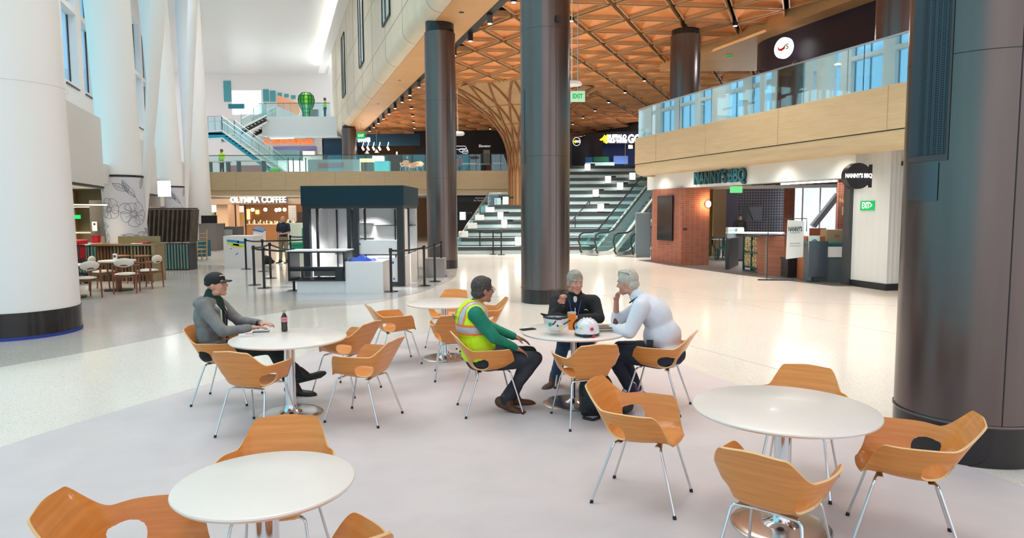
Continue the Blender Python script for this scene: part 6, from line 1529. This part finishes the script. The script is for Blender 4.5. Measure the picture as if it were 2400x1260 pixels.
# ---------------- coffee shop ----------------
Yo=49.5
def bx(name,px0,px1,py0,py1,Y,dep,mt,label=None,cat=None,kind=None,bevel=0):
    a=D(px0,py1,Y);b=D(px1,py0,Y); m=MB(); m.box(((a.x+b.x)/2,Y+dep/2,(a.z+b.z)/2),(abs(b.x-a.x),dep,abs(b.z-a.z))); o=m.build(name,mt,bevel=bevel)
    if kind: o['kind']=kind
    else: tag(o,label,cat)
    return o
bx('wall_coffee_sign_band',480,735,457,479,46.8,.3,mat('beige_band',(.45,.35,.27),.6),kind='structure')
bx('wall_coffee_left',484,505,479,590,47,.3,mat('peach_wall',(.62,.42,.30),.6),kind='structure'); bx('wall_coffee_pier',505,533,479,560,47,2,MATS['peach_wall'],kind='structure')
bx('wall_coffee_back',530,740,470,575,54.5,.3,mat('brown_back',(.30,.15,.075),.6),kind='structure'); bx('wall_coffee_posters',536,572,497,562,52,.2,MATS['peach_wall'],kind='structure')
cs_=empty('coffee_shop_sign',(0,0,0),0,'white lit letters OLYMPIA COFFEE above the coffee shop','sign')
text("OLYMPIA COFFEE",.56,mat('coffee_letters_emit',(1,1,1),.5,emit=(1,.97,.92),es=1.1),cs_,D(605,468.5,46.6),facing((0,-1,0)),.06,.016,sx=.86)
text("OLYMPIA COFFEE",.56,mat('letter_shadow',(.10,.06,.04),.6),cs_,D(606.5,469.5,46.7),facing((0,-1,0)),.03,.018,sx=.86,name='letter_shadow_text')  # dark shifted copy of the letters stands in for their shadow
cn=empty('coffee_counter',(0,0,0),0,'warm wooden front counter of the coffee shop','counter')
a=D(577,556,48.5);b=D(655,530,48.5); m=MB(); m.box(((a.x+b.x)/2,48.9,.55),(b.x-a.x,.8,1.1)); m.build('front',mat('orange_oak',(.50,.24,.10),.5),cn); m=MB(); m.box(((a.x+b.x)/2,48.9,1.12),(b.x-a.x+.1,.9,.05)); m.build('top',offwhite,cn)
a=D(655,556,48.5);b=D(745,530,48.5); m=MB(); m.box(((a.x+b.x)/2,48.9,.6),(b.x-a.x,.8,1.2)); tag(m.build('pale_counter',mat('pale_aqua',(.38,.52,.54),.5)),'pale aqua counter to the right of the coffee counter','counter')
rnd=random.Random(9)
for k in range(26):
    px=584+k*4.4; h=.15+.2*rnd.random(); p=D(px,528,49.2); m=MB(); m.lathe([(0,0),(.06,0),(.07,h*.7),(.03,h*.8),(.03,h)],n=10); o=m.build('coffee_bottle',[mat('cup_white',(.7,.66,.6),.4),mat('tin_dark',(.05,.035,.03),.4),mat('tin_gold',(.55,.38,.15),.4)][k%3],None,(p.x,49.1+.3*rnd.random(),1.145)); tag(o,'small tin or cup on the coffee counter','cup','tins and cups on the coffee counter')
for i,(px,py) in enumerate(((592,491.5),(622,491),(648,492),(655,491),(667,491))):
    c=D(px,py,50.5); g=empty('globe_pendant',c,0,'glowing globe pendant in the coffee shop, '+('first','second','third','fourth','fifth')[i]+' from the left','lamp','globe pendants of the coffee shop'); m=MB(); m.ell((0,0,0),.13,20,12); m.build('globe',mat('globe_emit',(1,1,1),.5,emit=(1,.85,.6),es=14),g); m=MB(); m.cyl((0,0,.12),(0,0,.9),.012,n=6); m.build('cable',black,g)
bx('poster',484,505,480,497,46.9,.11,mat('poster_white_emit',(.8,.8,.8),.5,emit=(1,1,1),es=.8),'white lit poster at the far left of the coffee shop','poster'); bx('poster',536,570,482,497,51.9,.11,mat('poster_redwhite',(.75,.70,.70),.5,emit=(1,.95,.95),es=.5),'white and red poster left of the coffee counter','poster')
bx('menu_emblem',556,569,501,515,51.95,.06,mat('emblem_gold',(.7,.45,.12),.5),'small golden diamond emblem on the coffee shop wall','emblem')
bx('neon_letters',579,584,490,514,54.4,.12,mat('neon_amber',(1,.7,.2),.5,emit=(1,.6,.12),es=4),'vertical amber glowing sign at the left of the coffee bar','sign'); bx('neon_number',599,606,492,501,54.4,.12,MATS['neon_amber'],'small amber glowing figure on the coffee shop back wall','sign')
bx('patterned_panel',676,693,481,500,49.5,.1,pat,'dark patterned panel beside the coffee bar','panel'); bx('shelf_unit',697,712,496,530,49.8,.5,mat('shelf_dark',(.05,.03,.025),.5),'dark shelving full of goods beside the kiosk','shelf')
for px in (504,551,574): 
    a=D(px,480,47.4); m=MB(); m.cyl((a.x,47.4,0),(a.x,47.4,2.6),.05,n=8); tag(m.build('thin_post',black),'thin black post before the coffee shop, '+{504:'the leftmost',551:'the middle one',574:'next to the amber sign'}[px],'post')
bx('dark_frame_table',498,520,523,542,45,.5,black,'small black framed table before the coffee shop','table')
bx('green_strut',486,502,500,518,45.5,.1,mat('strut_green',(.15,.28,.03),.6),'green slanted board by the far left of the coffee shop','board')
area('coffee_lamp',(-17,50.5,2.9),4,260,(1,.78,.52)); area('coffee_lamp',(-14,48,2.9),3.5,120,(1,.85,.65)); area('coffee_lamp',(-19.5,46,2.9),3.5,150,(1,.85,.65))
# black wall and direction sign under the balcony, left of the steps
bx('wall_under_balcony',1072,1235,457,560,45.5,.3,mat('black_wall',(.012,.01,.012),.5),kind='structure')
s_=empty('direction_sign',(0,0,0),0,'black hanging direction sign with white arrow panel behind the stone steps','sign'); a=D(1072,461,45.3);b=D(1150,473,45.3); m=MB(); m.box(((a.x+b.x)/2,45.4,(a.z+b.z)/2),(b.x-a.x,.1,abs(a.z-b.z))); m.build('panel',black,s_)
c=D(1146,467,45.28); m=MB(); m.box(c,(.24,.03,.34)); m.build('arrow_panel',mat('sign_grey',(.5,.52,.52),.5),s_); text(">",.3,black,s_,c+V(0,-.03,0),facing((0,-1,0)),.003,.005); text("Restrooms",.15,white,s_,D(1126,463.5,45.3),facing((0,-1,0)),.003,.002); text("Bar Seating",.15,white,s_,D(1122,469.5,45.3),facing((0,-1,0)),.003,.002)
bx('metal_door',1135,1148,485,503,45.42,.1,mat('door_brass',(.25,.2,.12),.4),'small brass door panel on the black wall behind the steps','door')
# ---------------- upper level: burger shop, stairs, third level balcony ----------------
aqua=mat('aqua_panel',(.08,.36,.40),.4); pale=mat('pale_cool_white',(.70,.76,.77),.45)
bx('wall_burger',600,757,318,404,57,.4,mat('burger_wall',(.66,.68,.68),.5),kind='structure')
bs=empty('burger_sign',(0,0,0),0,'orange letters AT STATE BURGER on the white upper wall','sign'); text("AT STATE BURGER",.50,mat('burger_orange_emit',(.75,.18,.04),.5,emit=(.9,.22,.05),es=.5),bs,D(675,332,56.8),facing((0,-1,0)),.05,.02,sx=.98)
bx('service_opening',640,741,343,352,56.92,.08,mat('screen_violet',(.18,.17,.42),.4),'row of violet menu screens over the burger counter','screen'); bx('shutter_box',680,742,352,364,56.9,.12,mat('shutter_brown',(.30,.27,.25),.5),'grey-brown shutter box over the burger counter','shutter')
bx('lit_kitchen_window',703,737,354,364,56.85,.05,mat('kitchen_glow',(1,.85,.65),.5,emit=(1,.85,.65),es=1.2),'warm lit kitchen opening of the burger shop','window')
bx('aqua_counter',640,702,352,375,52,.8,mat('aqua_counter_front',(.25,.45,.45),.4),'pale green counter in front of the burger shop','counter')
# third level
y3=55.0; z30=D(700,318,y3).z; z31=D(700,273,y3).z; xa=D(608,300,y3).x; xb=D(784,300,y3).x
m=MB(); m.box(((xa+xb)/2+.2,y3+5,(z30+z31)/2),(xb-xa,10,z31-z30)); struct(m.build('wall_third_level_balcony',pale))
m=MB(); m.extr([V(xa+.6,y3,z30),V(xb,y3,z30),V(xb+.5,y3-1.2,z30-.15),V(xa+1.2,y3-.6,z30-.2)],(0,0,-.12)); struct(m.build('trim_13',pale))
glass_rail('third_level_balustrade',[(xa,y3+.05,0),(xb-.3,y3+.05,0)],z31,1.05,'glass balustrade of the white third-level balcony',2.2,clear_rail,darkgrey)
# far glazed wall behind it
Yf=70.2
for i,(a,b) in enumerate(((545,560),(562,577),(579,594),(596,611))): bx('window_%d'%(70+i),a,b,212,268,Yf,.05,mat('far_daylight',(.9,.95,1),.3,emit=(.93,.97,1),es=1.05),kind='structure')
for i,(a,b,t,u) in enumerate(((525,540,189,238),(617,629,209,238),(633,645,212,238),(650,660,217,226),(666,676,220,228),(682,692,223,232))): bx('aqua_blind',a,b,t,u,Yf-.04,.12,aqua,('tall aqua panel at the top left of the far wall','aqua panel first right of the bright windows','aqua panel second right of the bright windows','small dark aqua panel above the peach sail','small aqua panel right above the peach sail','small aqua panel at the right end above the peach sail')[i],'panel')
bx('wall_far_header',480,790,182,206,Yf+.5,.1,mat('warm_header',(.70,.66,.60),.5),kind='structure')
bx('aqua_sign',535,571,243,254,58,.2,mat('teal_sign',(.02,.25,.32),.4),'small dark teal hanging sign above the upper stair','sign')
m=MB(); m.extr([D(648,222,60),D(650,249,60),D(700,270,60),D(704,262,60),D(701,242,60),D(685,235,60)][::-1],(0,.12,0)); tag(m.build('peach_sail',mat('peach_fabric',(.80,.35,.20),.6)),'peach coloured sail-shaped panel on the third level','panel')
# green lattice sculpture
cx=D(718,240,58); gs=empty('green_sculpture',(cx.x,58,z31),0,'green wire and glass plant-like sculpture on the third-level balcony','sculpture')
g1=mat('sculpture_green',(.03,.35,.04),.4,emit=(.03,.35,.03),es=.25); g2=mat('sculpture_bright',(.25,.75,.05),.4,emit=(.2,.6,.05),es=.35); gw=mat('sculpture_wire',(.01,.05,.01),.5)
prof=[(0.25,0),(.33,.35),(.32,.7),(.42,1.0),(.60,1.35),(.68,1.75),(.60,2.1),(.35,2.35),(0.01,2.4)]
m=MB(); m.lathe([(r*.96,z) for r,z in prof],n=12); 
for f in range(len(m.f)): m.m[f]=(f*5)%3==0
m.build('glass_body',[g1,g2],gs,fix=False)
m=MB()
for k in range(12): m.tube([(r*math.cos(2*PI*k/12),r*math.sin(2*PI*k/12),z) for r,z in prof],.03,4)
for r,z in prof[:-1]: m.tube([(r*math.cos(2*PI*k/12),r*math.sin(2*PI*k/12),z) for k in range(12)],.025,4,closed=True)
m.build('wire_frame',gw,gs)
bx('grey_poster_board',728,746,256,272,57,.1,mat('grey_board',(.30,.28,.28),.6),'small grey board standing on the third-level balcony','board')
# upper stair flights
Ys=49.5
def flight(pts,label,name,band,depth=2.2,thick=.42,rail=True,side=0):
    r=empty(name,(0,0,0),0,label,'stairs'); P_=[D(px,py,Y) for px,py,Y in pts]
    for i,(a,b) in enumerate(zip(P_[:-1],P_[1:])):
        for y_,nm in ((0,'stringer'),(depth,'stringer')):
            m=MB(); m.extr([a+V(0,y_,-thick),b+V(0,y_,-thick),b+V(0,y_,0),a+V(0,y_,0)],(0,.08,0)); m.build(nm,band,r)
            m=MB(); m.bar(a+V(0,y_-.02,.05),b+V(0,y_-.02,.05),.14,.10); m.bar(a+V(0,y_-.02,-thick-.05),b+V(0,y_-.02,-thick-.05),.14,.10); m.build('white_edge',white,r)
        if rail:
            for y_ in (0,depth):
                m=MB(); m.tube([a+V(0,y_,1.1),b+V(0,y_,1.1)],.03,6); m.tube([a+V(0,y_,.75),b+V(0,y_,.75)],.015,6)
                n=max(2,int((b-a).length/1.6))
                for k in range(n+1): p=a.lerp(b,k/n)+V(0,y_,0); m.bar(p,p+V(0,0,1.1),.035)
                m.build('handrail',steel,r)
                g=MB(); g.extr([a+V(0,y_,.12),b+V(0,y_,.12),b+V(0,y_,1.05),a+V(0,y_,1.05)],(0,.015,0)); g.build('glass_pane',clear_rail,r)
        m=MB(); n=max(1,int(abs(b.z-a.z)/.17))
        if abs(b.z-a.z)>.5:
            for k in range(n): q=a.lerp(b,(k+.5)/n); m.box((q.x,q.y+depth/2,q.z-.1),(abs(b.x-a.x)/n+.03,depth,.06))
        else: m.box(((a.x+b.x)/2,a.y+depth/2,a.z-.1),(abs(b.x-a.x),depth,.12))
        m.build('treads',white,r)
    return r
flight([(488,310,Ys),(521,308,Ys),(650,403,Ys)],'aqua-banded staircase rising left from the upper level to a landing','staircase',mat('stair_aqua',(.015,.36,.50),.4))
flight([(566,302,Ys+2.9),(624,272,Ys+4.8)],'dark-sided stair flight going up from the landing to the third level','stair_flight',mat('stair_dark',(.02,.03,.035),.4),rail=True)
# dark shop right of the burger wall
navyg=mat('navy_gloss_wall',(.006,.035,.08),.15)
bx('wall_navy_shop',757,838,318,404,57,.3,navyg,kind='structure')
bx('wall_navy_band',836,985,313,342,52,.3,navyg,kind='structure')
bx('wall_dark_plain',972,1215,306,404,54,.3,mat('aubergine_wall',(.014,.009,.013),.45),kind='structure')
bx('wall_shop_inside',838,975,342,404,58,.2,mat('amber_inside',(.10,.045,.015),.6),kind='structure')
sg=empty('small_white_sign',(0,0,0),0,'short white glowing sign on the blue band of the corner shop','sign'); text("SWNS",.42,mat('lit_white',(1,1,1),.5,emit=(1,1,1),es=2),sg,D(853,328,51.96),facing((0,-1,0)),.03,.03,sx=.8)
for i,px in enumerate((849,861,874,888,908)): c=D(px,345,51.5); m=MB(); m.cyl(c,c+V(.12,-.1,-.2),.07,n=10); m.cyl(c,V(c.x,c.y+.55,c.z+.45),.02,n=6); tag(m.build('shop_spotlight',MATS['lamp_emit']),'small spotlight under the blue band of the corner shop','lamp','spotlights of the corner shop')
bx('lit_counter',843,872,371,383,50,.8,mat('counter_glow',(.75,.5,.3),.5,emit=(1,.65,.35),es=.6),'warm lit counter of the corner shop with a curved edge','counter'); bx('white_case',873,898,365,376,51,.6,mat('case_glow',(.85,.8,.8),.5,emit=(1,.95,.9),es=.7),'white lit display case in the corner shop','case')
bx('slatted_case',846,875,380,403,49,.6,mat('slat_case',(.09,.07,.05),.5),'dark slatted base of the corner shop counter','cabinet'); bx('aqua_case',878,912,377,403,48.5,.6,mat('aqua_case_glow',(.12,.5,.55),.3,emit=(.1,.5,.55),es=.4),'aqua glazed display case in front of the corner shop','case')
for i,(px,py) in enumerate(((860,360),(883,358))): c=D(px,py,50.5); m=MB(); m.lathe([(.01,.25),(.05,.2),(.18,.0),(.16,0)],n=16); m.cyl((0,0,.2),(0,0,8.3-c.z),.01,n=6); tag(m.build('pendant_lamp',darkgrey,None,c),('dark pendant lamp over the lit counter','dark pendant lamp over the white display case')[i],'lamp')
c=D(930,360,53.7); m=MB(); m.cyl(c+V(0,0,-.1),c+V(0,0,.15),.05,n=8); tag(m.build('wall_light',mat('cool_lamp',(1,1,1),.5,emit=(.8,.95,1),es=4)),'small cool wall light on the dark wall','lamp')
text_e=empty('elevator_sign',(0,0,0),0,'small white word on the dark wall beside the distant column','sign'); text("Elevator",.28,mat('dim_white',(.6,.6,.6),.5,emit=(1,1,1),es=.5),text_e,D(1136,342,53.98),facing((0,-1,0)),.01,.004)
bx('elevator_door',1133,1148,351,386,53.92,.1,mat('elevator_steel',(.45,.40,.38),.35),'pale elevator door on the dark wall beside the tree-like column','door')
for k,(px,py,w_) in enumerate(((1080,346,.9),(1090,356,.5),(1086,352,.7))): c=D(px,py,53.97); m=MB(); m.tube([(-w_/2,0,0),(-w_/2+.1,0,.12),(w_/2-.1,0,.12),(w_/2,0,0),(w_/2-.1,0,-.12),(-w_/2+.1,0,-.12)],.02,6,closed=True); tag(m.build('neon_outline',mat('neon_dim',(.6,.6,.6),.5,emit=(.9,.95,1),es=1),None,c),'thin white neon outline on the dark wall, '+('the upper','the lower right','the middle')[k]+' of three','sign')
# buffalo corner shop
bw=[D(1352,331,50)]
path=[V(D(1340,340,56).x,56,0),V(D(1362,340,53).x,53,0),V(D(1385,340,51).x,51,0),V(D(1412,340,50.2).x,50.2,0),V(D(1520,340,49).x,49,0),V(D(1600,340,48.5).x,48.5,0)]
struct(arc_band('wall_buffalo_band',0,path,6.75,7.62,mat('buffalo_band',(.018,.015,.03),.4)))
struct(arc_band('wall_buffalo_left',0,path[:4],4.5,6.76,MATS['buffalo_band']))
bx('wall_buffalo_inside',1400,1500,337,388,52,.2,mat('blue_inside',(.03,.06,.22),.3),kind='structure')
bs=empty('buffalo_sign',(0,0,0),0,'white letters BUFFALO WILD WINGS GO with a yellow winged bull emblem','sign')
wb=mat('buffalo_white_emit',(1,1,1),.5,emit=(1,1,1),es=1.1); yb=mat('buffalo_yellow_emit',(1,.8,.02),.5,emit=(1,.75,.02),es=1.0)
text("BUFFALO",.40,wb,bs,D(1446,321,49.0),facing((0,-1,0)),.03,.025,sx=.80); text("WILD WINGS",.29,wb,bs,D(1446,331,49.0),facing((0,-1,0)),.03,.02,sx=.80); text("GO",.80,wb,bs,D(1487,326,48.7),facing((0,-1,0)),.03,.03,sx=.75)
c=D(1418,325.5,49.3); em=[(-.42,-.05),(-.15,.15),(-.05,.32),(.08,.22),(.15,.35),(.28,.30),(.30,-.05),(.22,-.22),(.12,-.36),(.02,-.28),(-.12,-.22),(-.1,-.1),(-.3,-.12)]
m=MB(); m.extr([c+V(x*.95,0,z*.95) for x,z in em],(0,.06,0)); m.build('bull_emblem',yb,bs)
g=empty('round_go_sign',(0,0,0),0,'round outlined sign reading GO with a yellow emblem, right of the middle column','sign'); c=D(1351.5,331.5,51.0); m=MB(); m.tube([c+V(.27*math.cos(a),0,.30*math.sin(a)) for a in [2*PI*i/24 for i in range(24)]],.02,6,closed=True); m.build('ring',wb,g); text("GO",.22,wb,g,c+V(.10,0,0),facing((0,-1,0)),.01,.01,sx=.8); m=MB(); m.extr([c+V(x*.36-.12,0,z*.36) for x,z in em],(0,.03,0)); m.build('emblem',yb,g); m=MB(); m.cyl(c+V(0,.02,0),c+V(0,.06,0),.28,n=24); m.build('disc',black,g)
bx('blue_screen_panel',1372,1389,368,380,49.5,.3,mat('cobalt',(.01,.09,.22),.4),'dark blue panel on the upper level counter, left of the green one','panel'); bx('green_screen_panel',1391,1427,367,379,49.5,.3,mat('forest_green',(.005,.09,.04),.4),'dark green panel on the upper level counter','panel')
bx('pale_counter',1372,1440,380,389,49.4,.5,mat('mint_counter',(.45,.68,.65),.4),'pale mint counter strip at the top of the stone steps','counter'); bx('blue_tile_wall',1438,1472,365,384,50.5,.2,mat('blue_tile',(.16,.30,.75),.3),'bright blue and white tiled counter front of the wing shop','counter')
bx('yellow_notice',1473,1483,339,348,48.8,.1,mat('notice_yellow',(.75,.70,.35),.5),'small pale yellow notice below the wing shop sign','notice')
# furniture on the upper level
Yu=45.6
def htable(px0,px1,py,lab):
    a=D(px0,py,Yu);b=D(px1,py,Yu); t=empty('high_bench_table',((a.x+b.x)/2,Yu,4.5),0,lab,'table','high tables along the balcony'); L=b.x-a.x; h=a.z-4.5
    m=MB(); m.box((0,0,h),(L,.7,.05)); m.build('tabletop',offwhite,t)
    for sx in (-1,1): m=MB(); m.box((sx*L*.4,0,h/2),(.10,.5,h)); m.build('leg',mat('dark_teal_leg',(.02,.08,.10),.5),t)
htable(487,540,379,'white high table at the far left of the upper level'); htable(552,626,377,'white high table under the aqua staircase'); htable(1085,1118,384,'white high table left of the tree-like column'); htable(1122,1150,385,'white high table right in front of the elevator door'); htable(1155,1178,383,'white high table closest to the tree-like column')
bx('pink_bench',540,616,387,394,46.5,.4,mat('pink_bench_m',(.55,.25,.25),.6),'long dusty pink bench beneath the aqua staircase','bench'); bx('coral_seat',1140,1158,386,396,46.2,.4,mat('coral',(.65,.12,.08),.6),'coral red seat block by the tree-like column','seat')
m=MB(); p=D(645,399,45.5); m.ell((0,0,.18),(.35,.3,.22)); tag(m.build('green_beanbag',mat('lime_bag',(.15,.6,.1),.6),None,(p.x,45.5,4.53)),'lime green bean bag at the bottom of the aqua staircase','bean bag')
bx('frosted_screen',722,842,373,402,44.9,.05,mat('frosted_panel',(.42,.52,.53),.5),'frosted grey panel standing behind the balcony glass','screen'); bx('red_print',745,805,382,391,44.85,.02,mat('faded_red',(.55,.25,.25),.6),'faded red lettering strip on the frosted grey panel','print')
for i,px in enumerate((676,688,703,717)): p=D(px,400,46); r=dup(post0,(p.x,46,4.5),.3*i,'barrier post standing on the upper level, '+('first','second','third','fourth')[i]+' from the left')
# wooden armchairs stacked near the glass on the upper level
for i,(px,dy,rz) in enumerate(((948,45.2,30),(960,45.6,-40),(972,45.1,100),(984,45.5,190),(967,46.3,60))):
    p=D(px,398,dy); dup(chair0,(p.x,dy,4.5),math.radians(rz),'wooden armchair upstairs behind the balcony glass, '+('leftmost of that cluster','second of that cluster','in the front middle of that cluster','rightmost of that cluster','at the back of that cluster')[i],group='armchairs on the upper level')
for i,(px,Y,c_,lab) in enumerate(((955,48,blackcloth,'seated visitor in dark clothes at the upper level tables, on the left'),(1078,47.5,mat('red_jumper',(.4,.02,.04),.7),'person in a red top on the upper level, left of the distant column'))):
    p=D(px,390,Y); figure(lab,(p.x,Y,4.1),PI+.4,c_)
area('upper_shop_lamp',(-10,50,7.9),2,300,(1,.85,.7)); area('upper_shop_lamp',(8,48,7.9),2,250,(.9,.92,1)); area('burger_lamp',(-18,55,7.8),2.5,250,(1,.97,.92)); area('third_level_lamp',(-18,62,14),3,900,(1,.98,.95))

def to_floor(name,z):          # the lower edge of a standing thing reaches what carries it
    for o in [o for o in bpy.data.objects if o.name.split('.')[0]==name and o.type=='MESH']:
        zs=[v.co.z for v in o.data.vertices]; lo=min(zs)
        for v in o.data.vertices:
            if v.co.z<lo+.01: v.co.z=z
for n_ in ('lit_counter','white_case','slatted_case','aqua_case','coral_seat','pink_bench','frosted_screen'): to_floor(n_,4.5)
for n_ in ('shelf_unit','dark_frame_table','dark_monitor','patterned_panel','green_strut'): to_floor(n_,0.0)
to_floor('grey_poster_board',z31)
